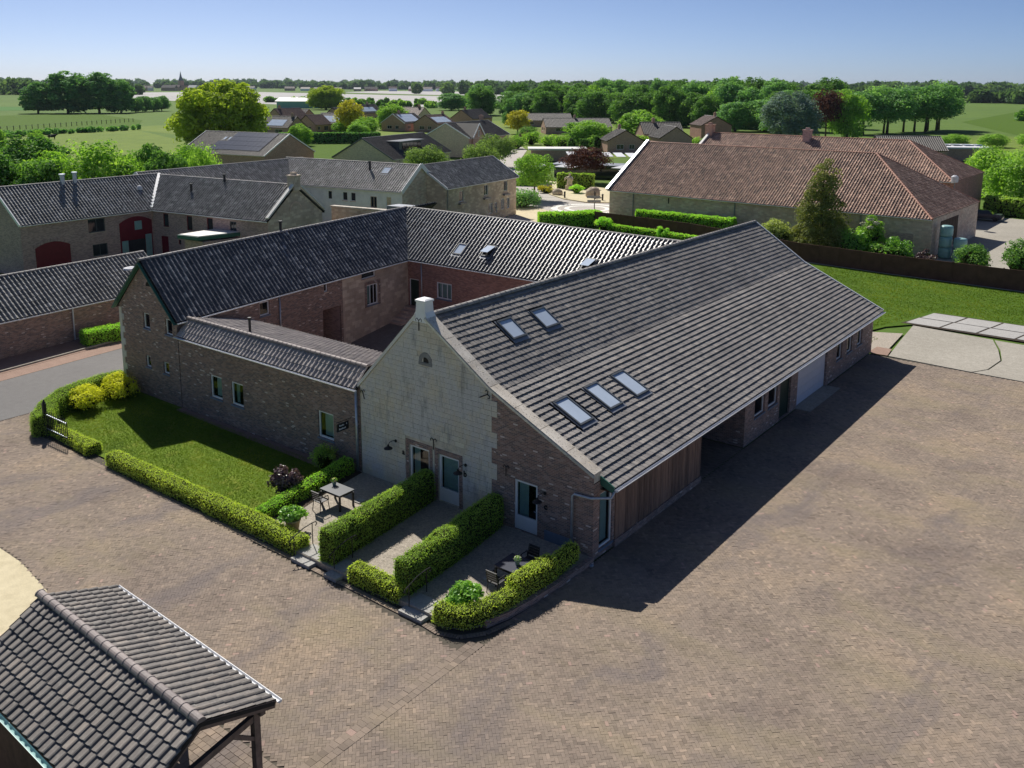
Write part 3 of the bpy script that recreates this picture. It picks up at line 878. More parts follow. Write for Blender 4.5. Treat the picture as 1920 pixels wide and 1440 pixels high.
def crown_mesh(name, mat, h0, h1, rx, ry, shape='round', clumps=70, per=90, leaf=0.28, clump_r=0.22, seed=1, droop=0.0):
    """leaf clumps spread through the volume between heights h0 and h1"""
    global rng
    keep, rng = rng, np.random.default_rng(seed)
    hh = (h1 - h0) / 2; zc = (h0 + h1) / 2
    C = []
    while len(C) < clumps:
        p = rng.uniform(-1, 1, 3)
        q = np.linalg.norm(p)
        if shape == 'round':
            if q > 1 or q < 0.35: continue
        elif shape == 'dome':
            if q > 1 or q < 0.45 or p[2] < -0.55: continue
        elif shape == 'full':
            w = math.sqrt(max(0, 1 - max(p[2], 0) ** 2)) * (1 - 0.2 * max(-p[2], 0) ** 2)
            rr = math.hypot(p[0], p[1])
            if rr > w or (rr < 0.45 * w and p[2] < 0.5): continue
        elif shape == 'cone':
            w = 0.12 + 0.88 * (1 - (p[2] + 1) / 2) ** 0.8
            if math.hypot(p[0], p[1]) > w: continue
        elif shape == 'column':
            w = 0.95 * (1 - ((p[2] + 0.15) / 1.2) ** 4)
            if math.hypot(p[0], p[1]) > max(w, 0.1): continue
        p = p + rng.normal(0, 0.05, 3)
        C.append((p[0] * rx * 0.84, p[1] * ry * 0.84, zc + p[2] * hh * 0.86))
    C = np.array(C)
    m = len(C)
    cr = clump_r * min(rx, ry, 1e9) * rng.uniform(0.7, 1.35, m)
    if shape in ('cone', 'column'): cr *= 0.9
    idx = np.repeat(np.arange(m), per)
    d = unit(m * per)
    flip = d[:, 2] < -0.6
    d[flip, 2] *= -1
    pos = C[idx] + d * (cr[idx] * rng.uniform(0.6, 1.08, m * per))[:, None] * np.array([1.15, 1.15, 0.85])
    if droop: pos[:, 2] -= droop * (np.hypot(pos[:, 0], pos[:, 1]) / max(rx, ry)) ** 2 * (h1 - h0)
    nrm = d * 0.75 + unit(m * per) * 0.55 + np.array([0, 0, 0.25])
    nrm /= np.linalg.norm(nrm, axis=1, keepdims=True)
    V, F = leaf_quads(pos, nrm, leaf)
    ct = rng.normal(0.45, 0.16, m)
    tint = np.clip(ct[idx] + rng.normal(0, 0.13, m * per), 0, 1)
    me = np_mesh(name, V, F, mat, np.repeat(tint, 4))
    rng = keep
    return me

def trunk_mesh(h, r, limbs=5, spread=2.0, seed=1, split=0.4):
    rs = random.Random(seed)
    mb = MB()
    pts = [(0, 0, -0.1), (rs.uniform(-.1, .1) * r * 4, rs.uniform(-.1, .1) * r * 4, h * 0.35), (rs.uniform(-.2, .2) * r * 4, rs.uniform(-.2, .2) * r * 4, h * 0.75), (0, 0, h)]
    mb.tube(pts, [r * 1.25, r * 0.85, r * 0.5, r * 0.12], 7)
    for k in range(limbs):
        a = 2 * math.pi * k / limbs + rs.uniform(-.4, .4)
        z0 = h * (split + 0.3 * rs.random())
        s = spread * rs.uniform(0.6, 1.0)
        mb.tube([(0, 0, z0), (math.cos(a) * s * 0.5, math.sin(a) * s * 0.5, z0 + h * 0.12), (math.cos(a) * s, math.sin(a) * s, z0 + h * 0.28)], [r * 0.45, r * 0.3, r * 0.07], 5)
    return mb.mesh('trunk', 'bark', True)

TREES = {}
def tree_kind(key, mat, h, r, shape='round', base=0.25, clumps=70, per=90, leaf=0.28, clump_r=0.25, seed=1, trunk_r=0.3, variants=2, droop=0.0, ry=None):
    TREES[key] = [(crown_mesh('crown', mat, h * base, h, r, ry or r, shape, clumps, per, leaf, clump_r, seed + 31 * k, droop),
                   trunk_mesh(h * 0.82, trunk_r, 6, r * 0.6, seed + k), h, r) for k in range(variants)]

def tree(key, name, x, y, h, w=None, label=None, cat='tree', group=None, z=0.0, rot=None):
    crown, trunk, h0, r0 = random.choice(TREES[key])
    e = bpy.data.objects.new(name, None)
    COL.objects.link(e)
    e.location = (x, y, z)
    sx = (w / 2 / r0) if w else h / h0
    e.scale = (sx, sx, h / h0)
    e.rotation_euler = (0, 0, rot if rot is not None else random.uniform(0, 6.28))
    tag(e, label, cat, group)
    for nm, me in (('trunk', trunk), ('crown', crown)):
        o = bpy.data.objects.new(nm, me)
        COL.objects.link(o)
        o.parent = e
    return e

def resample(path, step):
    P = [np.array(p, float) for p in path]
    out = [P[0]]
    for a, b in zip(P[:-1], P[1:]):
        n = max(1, int(np.linalg.norm((b - a)[:2]) / step))
        out += [a + (b - a) * k / n for k in range(1, n + 1)]
    return out

def hedge(name, path, label, mat='hedge', dens=880, leaf=0.028, z=0.0, cat='hedge', group=None, rough=0.04, lump=0.08):
    """clipped hedge along path of (x, y, height, width): inner twigs and a skin of leaves"""
    P = resample(path, 0.4)
    n = len(P)
    prof = [(-0.5, 0.0), (-0.52, 0.55), (-0.46, 0.93), (-0.3, 1.0), (0.3, 1.0), (0.46, 0.93), (0.52, 0.55), (0.5, 0.0)]
    S = []
    for k, p in enumerate(P):
        d = nv(np.append((P[min(k + 1, n - 1)] - P[max(k - 1, 0)])[:2], 0))
        sd = np.array([d[1], -d[0], 0])
        wob = 1 + rng.normal(0, lump * 0.6)
        S.append([np.array([p[0], p[1], z]) + sd * a * p[3] * wob + np.array([0, 0, p[2] * b * (1 + rng.normal(0, lump * 0.35))]) for a, b in prof])
    S = np.array(S)
    ctr = np.array([[p[0], p[1], z + p[2] * 0.45] for p in P])
    core = ctr[:, None] + (S - ctr[:, None]) * 0.93
    core[0] += (core[1] - core[0]) * 0.1; core[-1] += (core[-2] - core[-1]) * 0.1
    m = len(prof)
    F = []
    for k in range(n - 1):
        for a in range(m - 1):
            F.append((k * m + a, (k + 1) * m + a, (k + 1) * m + a + 1, k * m + a + 1))
    e = thing(name, label, cat, (P[0][0], P[0][1], z), group)
    mb = MB(); mb.v = [tuple(v) for v in core.reshape(-1, 3)]; mb.f = F[:]; mb.mi = [0] * len(F)
    mb.f.append(tuple(range(m))); mb.f.append(tuple(range((n - 1) * m, n * m))[::-1]); mb.mi += [0, 0]
    mb.build('inner_twigs', 'hedge_core', e)
    # leaf skin
    quads = [(S[k, a], S[k + 1, a], S[k + 1, a + 1], S[k, a + 1]) for k in range(n - 1) for a in range(m - 1)]
    for k, s in ((0, -1), (n - 1, 1)):
        lo, hi = S[k, 0], S[k, -1]
        for a in range(3):
            quads.append((S[k, a], S[k, m - 1 - a], S[k, m - 2 - a], S[k, a + 1]))
    C, N, T = [], [], []
    for q in quads:
        A, B, C_, D = q
        cr = np.cross(B - A, D - A) * 0.5 + np.cross(D - C_, B - C_) * 0.5
        area = np.linalg.norm(cr)
        if area < 1e-6: continue
        k = rng.poisson(area * dens)
        if not k: continue
        a, b = rng.random((k, 1)), rng.random((k, 1))
        p = A * (1 - a) * (1 - b) + B * a * (1 - b) + C_ * a * b + D * (1 - a) * b
        nn = cr / area
        mid = (A + B + C_ + D) / 4
        kk = np.argmin(np.linalg.norm(ctr - mid, axis=1))
        if nn @ (mid - ctr[kk]) < 0: nn = -nn
        C.append(p + nn * rng.normal(0.0, rough, (k, 1))); N.append(np.repeat(nn[None], k, 0))
    C = np.concatenate(C); N = np.concatenate(N)
    nr = N * 0.8 + unit(len(C)) * 0.75
    nr /= np.linalg.norm(nr, axis=1, keepdims=True)
    V, Fq = leaf_quads(C, nr, leaf)
    big = np.sin(C[:, 0] * 2.1 + C[:, 2] * 1.7) * np.sin(C[:, 1] * 1.9 + 1.3 * C[:, 2]) * 0.12
    tint = np.clip(rng.normal(0.42, 0.13, len(C)) + big, 0, 1)
    link('leaves', np_mesh('leaves', V, Fq, mat, np.repeat(tint, 4)), e)
    return e

def bush(name, x, y, h, w, label, mat, leaf=0.05, clumps=26, per=110, z=0.0, cat='shrub', group=None, seed=3, shape='dome', clump_r=0.34, d=None):
    e = thing(name, label, cat, (x, y, z), group)
    me = crown_mesh('foliage', mat, 0.02, h, w / 2, (d or w) / 2, shape, clumps, per, leaf, clump_r, seed)
    o = bpy.data.objects.new('foliage', me); COL.objects.link(o); o.parent = e
    mb = MB()
    rs = random.Random(seed)
    for k in range(6):
        a = k * 1.05
        mb.tube([(0, 0, -0.02), (math.cos(a) * w * 0.15, math.sin(a) * w * 0.15, h * 0.35), (math.cos(a) * w * 0.28, math.sin(a) * w * 0.28, h * 0.75)], [0.02 + 0.015 * w, 0.015 + 0.008 * w, 0.006], 5)
    mb.lathe([(w * 0.1, 0.03), (w * 0.3, h * 0.3), (w * 0.3, h * 0.55), (w * 0.12, h * 0.75)], n=9, mi=1)
    o2 = bpy.data.objects.new('stems', mb.mesh('stems', ['bark', 'hedge_core'])); COL.objects.link(o2); o2.parent = e
    return e

def sheet(name, pts, z, mat, kind='structure', parent=None, **kw):
    mb = MB()
    mb.poly([(p[0], p[1], z) for p in pts])
    return mb.build(name, mat, parent, kind=kind, **kw)

def slab_poly(name, pts, z0, z1, mat, parent=None, **kw):
    mb = MB()
    pts = list(pts)
    mb.poly([(p[0], p[1], z1) for p in pts])
    for a, b in zip(pts, pts[1:] + pts[:1]):
        mb.poly([(a[0], a[1], z0), (b[0], b[1], z0), (b[0], b[1], z1), (a[0], a[1], z1)])
    return mb.build(name, mat, parent, **kw)
# ------------------------------------------------------------------ ground, roads, paving
S_ = 14000
sheet('ground', [(-S_, -S_), (S_, -S_), (S_, S_), (-S_, S_)], -0.12, 'field')
sheet('yard_bed', [(-50.4, 4), (12, 4), (12, 62.4), (-17.0, 62.6), (-17.0, 27.3), (-50.4, 27.3)], -0.034, 'joint_sand')
sheet('road', [(-57.2, -20), (-50.32, -20), (-50.32, 22.4), (-51.9, 28.6), (-54.6, 46), (-56, 75), (-61.5, 75), (-60.2, 46), (-58.3, 33.5), (-57.2, 23)], -0.006, 'asphalt')
sheet('road_gutter_strip', [(-58.6, -20), (-57.24, -20), (-57.24, 23), (-58.34, 33.5), (-60.3, 46), (-61.9, 46), (-59.9, 33.5), (-58.6, 23)], -0.004, 'klinker')
sheet('shed_verge', [(-61.6, -20), (-58.64, -20), (-58.64, 23), (-59.94, 33.5), (-61.94, 46), (-65, 46), (-63.4, 36), (-61.4, 14)], -0.002, 'klinker')
slab_poly('kerb', [(-59.06, 4), (-58.94, 4), (-58.94, 23), (-60.24, 33.5), (-60.36, 33.5), (-59.06, 23)], -0.05, 0.09, 'concrete', kind='structure')

def pip(P, poly):
    poly = np.array(poly, float)
    x, y = P[:, 0], P[:, 1]
    ins = np.zeros(len(P), bool)
    for (x0, y0), (x1, y1) in zip(poly, np.roll(poly, -1, 0)):
        c = ((y0 > y) != (y1 > y)) & (x < (x1 - x0) * (y - y0) / (y1 - y0 + 1e-12) + x0)
        ins ^= c
    return ins

GRAVEL = [(-50.2, 13.9), (-36, 13.95), (-34.2, 13.95), (-31.5, 13.6), (-28.5, 12.1), (-26.4, 9.5), (-26.4, 4), (-50.2, 4)]
PORT = [(-26.2, 7.2), (-16.75, 7.2), (-16.75, 13.25), (-26.2, 13.25)]
GARDEN = [(-50.6, 28), (-50.5, 25.2), (-49.9, 23.1), (-48.4, 21.4), (-46.9, 20.45), (-45.4, 20.5), (-40.4, 20.5), (-26.6, 20.62), (-19.35, 20.55), (-18.6, 20.45), (-17.95, 20.75), (-17.5, 21.4), (-17.25, 22.4), (-17.1, 24.5), (-17.0, 27.4), (-17.0, 64), (-50.6, 64)]
PAVE_HULL = [(-50.2, 14), (-24, 5), (-14, 5), (8, 20), (8, 61.7), (-17.0, 62.3), (-17.0, 36), (-17, 20), (-45, 20.8), (-50.2, 25.0)]
sheet('gravel_patch', GRAVEL, -0.004, 'ochre')
PASSAGE = [(-21.9, 36.6), (-17.0, 36.6), (-17.0, 41.5), (-21.9, 41.5)]

def brick_batch(cx, cy, ang, lx, ly, jit=0.0025):
    """brick tops with sides: arrays of centres, angle, half sizes"""
    n = len(cx)
    ca, sa = np.cos(ang), np.sin(ang)
    top = rng.normal(0, jit, n)
    corners = np.array([(-1, -1), (1, -1), (1, 1), (-1, 1)], float)
    V = np.zeros((n, 8, 3))
    tilt = rng.normal(0, jit * 0.6, (n, 4))
    for k, (a, b) in enumerate(corners):
        for lv_, sc, z in ((0, 1.0, -0.018), (1, 0.985, 0.0)):
            x, y = a * lx * sc, b * ly * sc
            V[:, k + 4 * lv_, 0] = cx + x * ca - y * sa
            V[:, k + 4 * lv_, 1] = cy + x * sa + y * ca
            V[:, k + 4 * lv_, 2] = z + ((top + tilt[:, k]) if lv_ else 0)
    F = np.array([(4, 5, 6, 7), (0, 1, 5, 4), (1, 2, 6, 5), (2, 3, 7, 6), (3, 0, 4, 7)])
    return V, F

def herringbone(hull, holes, w=0.105, ang=rad(45)):
    hull = np.array(hull)
    c = hull.mean(0); R = np.max(np.linalg.norm(hull - c, axis=1)) / w + 4
    n = int(R)
    X, Y = np.meshgrid(np.arange(-n, n), np.arange(-n, n), indexing='ij')
    X, Y = X.ravel(), Y.ravel()
    cl = (X - Y) % 4
    out = []
    for k, (ax, ay, a) in ((0, (1.0, 0.5, 0.0)), (3, (0.5, 1.0, math.pi / 2))):
        s = cl == k
        px, py = (X[s] + ax) * w, (Y[s] + ay) * w
        wx = c[0] + px * math.cos(ang) - py * math.sin(ang); wy = c[1] + px * math.sin(ang) + py * math.cos(ang)
        P = np.stack([wx, wy], 1)
        ins = pip(P, hull)
        for h in holes: ins &= ~pip(P, h)
        out.append((wx[ins], wy[ins], np.full(ins.sum(), ang + a)))
    return [np.concatenate(v) for v in zip(*out)]

SEAM = [(-17.4, 11), (-17.08, 11), (-17.08, 20.62), (-17.4, 20.62)]
hx, hy, ha = herringbone(PAVE_HULL, [GARDEN, GRAVEL, PORT, SEAM])
sets = [(hx, hy, ha, 0.1034, 0.0507)]
# stretcher seam of two rows
sy = np.arange(11.1, 20.55, 0.21)
sets.append((np.concatenate([np.full(len(sy), -17.37), np.full(len(sy), -17.11)]), np.concatenate([sy, sy + 0.1]), np.full(2 * len(sy), math.pi / 2), 0.1032, 0.127))
# border rows along the gravel patch
bx_, by_ = [], []
bpath = resample([(-50, 14.1, 0, 0), (-34.2, 14.15, 0, 0), (-31.3, 13.78, 0, 0), (-28.3, 12.3, 0, 0)], 0.21)
# rectangular blocks under the carport
gx, gy = np.meshgrid(np.arange(-26.05, -16.8, 0.214), np.arange(7.3, 13.2, 0.214), indexing='ij')
gx = gx + 0.107 * (np.round((gy - 7.3) / 0.214) % 2)
sets.append((gx.ravel(), gy.ravel(), np.zeros(gx.size), 0.103, 0.103))
# brick path and passage floor
px_, py_ = np.meshgrid(np.arange(-21.8, -17.1, 0.21), np.arange(36.7, 41.45, 0.105), indexing='ij')
px_ = px_ + 0.105 * (np.round((py_ - 36.7) / 0.105) % 2)
sets.append((px_.ravel(), py_.ravel(), np.zeros(px_.size), 0.1, 0.048))

edge = resample([(-46.3, 20.36, 0, 0), (-45.4, 20.4, 0, 0), (-40.4, 20.42, 0, 0), (-26.6, 20.5, 0, 0), (-19.45, 20.42, 0, 0), (-18.65, 20.33, 0, 0), (-17.9, 20.6, 0, 0), (-17.35, 21.3, 0, 0), (-17.08, 22.4, 0, 0), (-16.93, 24.5, 0, 0), (-16.88, 27.3, 0, 0)], 0.105)
ea = np.array([e_[:2] for e_ in edge]); ed_ = ea[1:] - ea[:-1]; ec = (ea[1:] + ea[:-1]) / 2
sets.append((ec[:, 0], ec[:, 1], np.arctan2(ed_[:, 1], ed_[:, 0]) + math.pi / 2, 0.1033, 0.0495))
pav = MB(); pav.poly([(-50.2, 20, -0.019), (-50.2, 14, -0.019), (-24, 5, -0.019), (8, 5, -0.019), (8, 62, -0.019), (-17, 62, -0.019), (-17, 20, -0.019)])
paving = pav.build('yard_paving', 'joint_sand', kind='structure')
CX, CY_, AN, LX, LY = [np.concatenate(v) for v in zip(*[(a, b, c, np.full(len(a), d), np.full(len(a), e)) for a, b, c, d, e in sets])]
V, F5 = brick_batch(CX, CY_, AN, LX, LY)
V[-len(ec):, 4:, 2] += 0.007
V[len(hx):len(hx) + 2 * len(sy), 4:, 2] += 0.007
nB = len(CX)
tint = np.clip(rng.normal(0.42, 0.19, nB), 0, 0.92)
tint[rng.random(nB) < 0.006] = 1.0
# the largest in the picture: those nearest the camera that it can see
P3 = np.stack([CX, CY_, np.zeros(nB)], 1) - CAMP
zc = P3 @ np.array(_d); xc = P3 @ np.array(_r); yc = P3 @ np.array(_u)
vis = (zc > 0) & (np.abs(xc / zc) < 0.56) & (yc / zc > -0.565)
dd = np.where(vis & (LX < 0.10345) & (LX > 0.10331) & (LY < 0.052), np.linalg.norm(P3, axis=1), 1e9)
sel = np.zeros(nB, bool); sel[np.argsort(dd)[:300]] = True
vb = []
for k, tv in enumerate((0.12, 0.28, 0.4, 0.52, 0.66, 0.85)):
    v1, f1 = brick_batch(np.zeros(1), np.zeros(1), np.zeros(1), np.array([0.1034]), np.array([0.0507]))
    vb.append(np_mesh('paving_brick', v1.reshape(-1, 3), f1, 'paver', np.full(8, tv)))
for i in np.nonzero(sel)[0]:
    o = bpy.data.objects.new('paving_brick', vb[int(np.argmin(np.abs(np.array((0.12, 0.28, 0.4, 0.52, 0.66, 0.85)) - tint[i])))])
    COL.objects.link(o); o.parent = paving
    o.location = (CX[i], CY_[i], 0); o.rotation_euler = (0, 0, AN[i])
k = ~sel
FF = (F5[None] + (np.arange(k.sum()) * 8)[:, None, None]).reshape(-1, 4)
link('brick_field', np_mesh('brick_field', V[k].reshape(-1, 3), FF, 'paver', np.repeat(tint[k], 8)), paving, kind='stuff')

# right-hand edge of the yard: concrete, slabs, lawn
sheet('rear_lawn', [(-60.5, 63.1), (-17.6, 63.1), (-17.3, 66.8), (-18.9, 68.3), (-18.2, 70.6), (-16.3, 73.2), (14, 73.6), (14, 90.6), (-12, 90.55), (-33, 92.1), (-45, 95.6), (-60.5, 95.6)], -0.012, 'lawn2')
sheet('gravel_corner', [(-18.8, 63.2), (-16.2, 63.1), (-16.6, 69.4), (-18.6, 68.4)], -0.006, 'gravel')
sheet('red_brick_strip', [(-17.2, 62.7), (-15.9, 62.8), (-16.1, 64.6), (-17.1, 64.6)], -0.001, 'klinker')
cpad = thing('concrete_pad', 'pale cracked concrete pad at the back edge of the brick yard', 'concrete pad', (-10, 66, 0))
slab_poly('slab', [(-15.8, 62.7), (-10.6, 62.35), (-9.9, 63.6), (-9.6, 66.3), (-10.2, 69.0), (-11, 71.6), (-16.6, 72.2), (-16.2, 67)], -0.05, 0.014, 'concrete', cpad)
slab_poly('slab', [(-10.5, 62.33), (9, 61.9), (9, 70.6), (-10.85, 71.55), (-10.05, 69.0), (-9.5, 66.3), (-9.8, 63.6)], -0.05, 0.008, 'concrete', cpad)
sl = thing('paving_slabs', 'two rows of large pale slabs with dark joints on the rear lawn', 'slabs', (-12, 75, 0))
for i in range(9):
    for j in range(2):
        x0 = -16.75 + i * 2.55 + 0.35 * (1 - j) * 0; y0 = 72.9 + j * 2.3
        xo = -0.55 * (1 - j)
        slab_poly('paving_slab', [(x0 + xo, y0), (x0 + 2.38 + xo, y0 - 0.02), (x0 + 2.38 + xo + 0.45, y0 + 2.12), (x0 + xo + 0.45, y0 + 2.14)], -0.06, 0.012 + 0.004 * ((i + j) % 2), 'slab', sl)
sheet('slab_bed', [(-17.6, 72.6), (7, 72.2), (8, 77.5), (-16.2, 77.6)], -0.008, 'soil')

# ------------------------------------------------------------------ the main barn
mbn = thing('main_barn', 'long barn with stone gable, grey tiled roof and five roof windows in the foreground', 'barn', (-23, 45, 0))
YF, XR = 27.4, -17.05
RDG, BND, EAV, LEV = (-25.9, 8.2), (-22.05, 5.62), (-16.45, 2.98), (-30.0, 4.15)
YA, YB = 27.9, 62.95
DOORS = {'a': (-26.69, -25.47), 'b': (-24.95, -23.77), 'c': (-20.84, -19.67)}
w = MB()
pf0, pf1 = (-29.75, YF), (XR, YF)
ops = [(x0 + 29.75, x1 + 29.75, 0.2, 2.36) for x0, x1 in DOORS.values()]
# stone backing
wall(w, (-29.75, YF), (-22.02, YF), 0, 3.4, ops[:2], mi=0)
w.poly([(-29.75, YF, 3.4), (-22.02, YF, 3.4), (-22.02, YF, 5.88), (-25.9, YF, 8.46), (-29.75, YF, 4.42)], 0)
wall(w, (-22.02, YF), (XR, YF), 0, 3.4, [(ops[2][0] - 7.73, ops[2][1] - 7.73, 0.2, 2.36)], mi=1)
w.poly([(-22.02, YF, 3.4), (XR, YF, 3.4), (XR, YF, 3.53), (-22.02, YF, 5.88)], 1)
# right side wall
P = wall(w, (XR, YF), (XR, 36.55), 0, 3.15, [(0.45, 1.42, 0.3, 2.62)], mi=1)
rops = [(42.75 - 41.55, 44.1 - 41.55, 1.2, 2.32), (44.55 - 41.55, 45.85 - 41.55, 1.2, 2.32), (46.2 - 41.55, 47.8 - 41.55, 0.04, 2.4), (48.85 - 41.55, 53.75 - 41.55, 0.02, 2.42),
        (55.5 - 41.55, 56.55 - 41.55, 1.15, 2.32), (57.5 - 41.55, 58.55 - 41.55, 1.15, 2.32), (59.6 - 41.55, 60.65 - 41.55, 1.15, 2.32)]
wall(w, (XR, 41.55), (XR, 63.0), 0, 3.15, rops, reveal=0.2, mi=1)
w.poly([(XR, 36.55, 2.75), (XR, 41.55, 2.75), (XR, 41.55, 3.15), (XR, 36.55, 3.15)], 2)
# carriage passage
w.poly([(-22, 36.55, 0), (XR, 36.55, 0), (XR, 36.55, 3.15), (-22, 36.55, 4.6)], 1)
w.poly([(XR, 41.55, 0), (-22, 41.55, 0), (-22, 41.55, 4.6), (XR, 41.55, 3.15)], 1)
w.poly([(-22, 36.55, 0), (-22, 41.55, 0), (-22, 41.55, 4.8), (-22, 36.55, 4.8)], 2)
# rear walls
w.poly([(XR, 63, 0), (-29.75, 63, 0), (-29.75, 63, 4.3), (-25.9, 63, 8.1), (-22.05, 63, 5.5), (XR, 63, 3.1)], 1)
w.poly([(-29.75, 63, 0), (-29.75, YF, 0), (-29.75, YF, 4.3), (-29.75, 63, 4.3)], 1)
wallo = w.build('wall', ['mortar', 'brick', 'dark_wood'], mbn)

def clip_poly(poly, a, b, c):
    """keep a*x+b*z<=c"""
    out = []
    for p, q in zip(poly, poly[1:] + poly[:1]):
        fp, fq = a * p[0] + b * p[1] - c, a * q[0] + b * q[1] - c
        if fp <= 0: out.append(p)
        if (fp < 0 < fq) or (fq < 0 < fp):
            s = fp / (fp - fq)
            out.append((p[0] + (q[0] - p[0]) * s, p[1] + (q[1] - p[1]) * s))
    return out

blocks = []
zz, row = 0.0, 0
while zz < 8.4:
    h = 0.215 + 0.02 * rng.random()
    right = -21.87 + (0.16 if (row // 3) % 2 else -0.12)
    x = -29.6 - rng.random() * 0.3
    while x < right:
        L_ = rng.uniform(0.34, 0.62)
        x1 = min(x + L_, right)
        if right - x1 < 0.18: x1 = right
        segs = [(max(x, -29.72), x1)]
        for (a, b) in ((-26.9, -25.27), (-25.16, -23.57)):
            if zz < 2.6:
                ns = []
                for s0, s1 in segs:
                    if s1 <= a or s0 >= b: ns.append((s0, s1))
                    else:
                        if s0 < a: ns.append((s0, a))
                        if s1 > b: ns.append((b, s1))
                segs = ns
        for s0, s1 in segs:
            if s1 - s0 < 0.06: continue
            g_ = 0.005
            pl = [(s0 + g_, zz + g_), (s1 - g_, zz + g_), (s1 - g_, zz + h - g_), (s0 + g_, zz + h - g_)]
            pl = clip_poly(pl, -4.04, 3.85, -4.04 * -29.75 + 3.85 * 4.36)
            if len(pl) > 2: pl = clip_poly(pl, 2.58, 3.85, 2.58 * -25.9 + 3.85 * 8.4)
            if len(pl) > 2: blocks.append(pl)
        x = x1
    zz += h; row += 1
vent_c = (-25.62, 6.3)
def block_geo(mb, pl, d):
    fr = [(p[0], YF - d, p[1]) for p in pl]; bk = [(p[0], YF + 0.001, p[1]) for p in pl]
    mb.poly(fr)
    n = len(pl)
    for k in range(n):
        mb.poly([fr[k], bk[k], bk[(k + 1) % n], fr[(k + 1) % n]])
blocks = [b for b in blocks if math.hypot(np.mean([p[0] for p in b]) - vent_c[0], np.mean([p[1] for p in b]) - vent_c[1] - 0.15) > 0.3]
area = [abs(sum(p[0] * q[1] - q[0] * p[1] for p, q in zip(b, b[1:] + b[:1]))) / 2 for b in blocks]
order = np.argsort(area)[::-1]
rest = MB(); rt = []
for r_, i in enumerate(order):
    d_ = 0.018 + 0.008 * rng.random()
    if r_ < 300:
        mb = MB(); block_geo(mb, blocks[i], d_)
        o = mb.build('stone_block', 'block', wallo)
        set_tint(o.data, float(rng.random()))
    else:
        n0 = len(rest.v); block_geo(rest, blocks[i], d_); rt += [float(rng.random())] * (len(rest.v) - n0)
o = rest.build('small_stone_blocks', 'block', wallo, kind='stuff')
o.data.attributes.new('tint', 'FLOAT', 'POINT').data.foreach_set('value', np.array(rt, np.float32))

# brick surrounds, half-round vent
for nm in ('a', 'b'):
    x0, x1 = DOORS[nm]
    m_ = MB()
    a, b = x0 - 0.19, x1 + 0.19
    m_.box(a, x0 - 0.002, YF - 0.024, YF + 0.01, 0.0, 2.36); m_.box(x1 + 0.002, b, YF - 0.024, YF + 0.01, 0.0, 2.36)
    m_.box(a, b, YF - 0.026, YF + 0.01, 2.362, 2.58)
    m_.build('door_surround', 'brick', mbn)
vt = MB(); n = 15
for k in range(n):
    a0 = math.pi * (k + 0.06) / n; a1 = math.pi * (k + 0.94) / n
    q = [(vent_c[0] + r_ * math.cos(t) * 0.86, r_ * math.sin(t) + vent_c[1]) for r_, t in ((0.24, a0), (0.45, a0), (0.45, a1), (0.24, a1))]
    block_geo(vt, q[::-1], 0.035)
for k in range(9):
    x0 = vent_c[0] - 0.39 + k * 0.088
    vt.box(x0, x0 + 0.076, YF - 0.045, YF, vent_c[1] - 0.13, vent_c[1] - 0.012)
ar = vt.build('vent_arch', 'lead', mbn)
vi = MB(); vi.poly([(vent_c[0] + 0.21 * math.cos(math.pi * k / 10), YF - 0.006, vent_c[1] + 0.24 * math.sin(math.pi * k / 10)) for k in range(11)][::-1])
vi.build('vent_opening', 'room', ar)

for nm, (x0, x1) in DOORS.items():
    window(mbn, (-29.75, YF), (XR, YF), x0 + 29.75, x1 + 29.75, 0.2, 2.36, style='door', name='glazed_door', fw=0.11, cside={'a': (0.0, 0.35), 'b': (0.0, 0.85), 'c': (0.0, 0.5)}[nm])
window(mbn, (XR, YF), (XR, 36.55), 0.45, 1.42, 0.3, 2.62, name='window', cside=(0.4, 0.95), fw=0.08)
for k in (0, 1, 4, 5, 6):
    a, b, c, d = rops[k]
    window(mbn, (XR, 41.55), (XR, 63.0), a, b, c, d, name='window', setback=0.1, curtain='canvas' if k > 3 else None, cside=(0.0, 0.45))
solid_door(mbn, (XR, 41.55), (XR, 63.0), *rops[2], 'dark_green', 'dark_green', 'yard_door', 0.12)
gd = MB()
for k in range(5):
    z0 = 0.02 + k * 0.48
    gd.box(XR - 0.17, XR - 0.13, 48.86, 53.74, z0 + 0.004, z0 + 0.476)
gd.box(XR - 0.2, XR - 0.171, 48.86, 53.74, 0.02, 2.42)
gd.build('garage_door', 'grey_door', mbn)
slab_poly('threshold', [(XR - 0.1, 48.7), (-16.2, 48.7), (-16.2, 53.9), (XR - 0.1, 53.9)], -0.02, 0.03, 'concrete', mbn)
# plank cladding
yp = 28.98
while yp < 36.5:
    wd = 0.17 + 0.05 * rng.random()
    m_ = MB(); dd_ = 0.035 + 0.02 * rng.random()
    m_.box(XR + 0.004, XR + dd_, yp, min(yp + wd - 0.006, 36.54), 0.3, 2.98 + 0.02 * rng.random())
    m_.build('plank', 'plank', mbn)
    yp += wd
m_ = MB(); m_.box(XR + 0.003, XR + 0.1, 28.9, 36.54, 0.0, 0.295); m_.build('plinth', 'brick', mbn)
# concrete skirting by door c
m_ = MB(); m_.box(-19.3, -17.9, YF - 0.03, YF - 0.001, 0.18, 0.62); m_.build('wall_patch', 'sill', mbn)
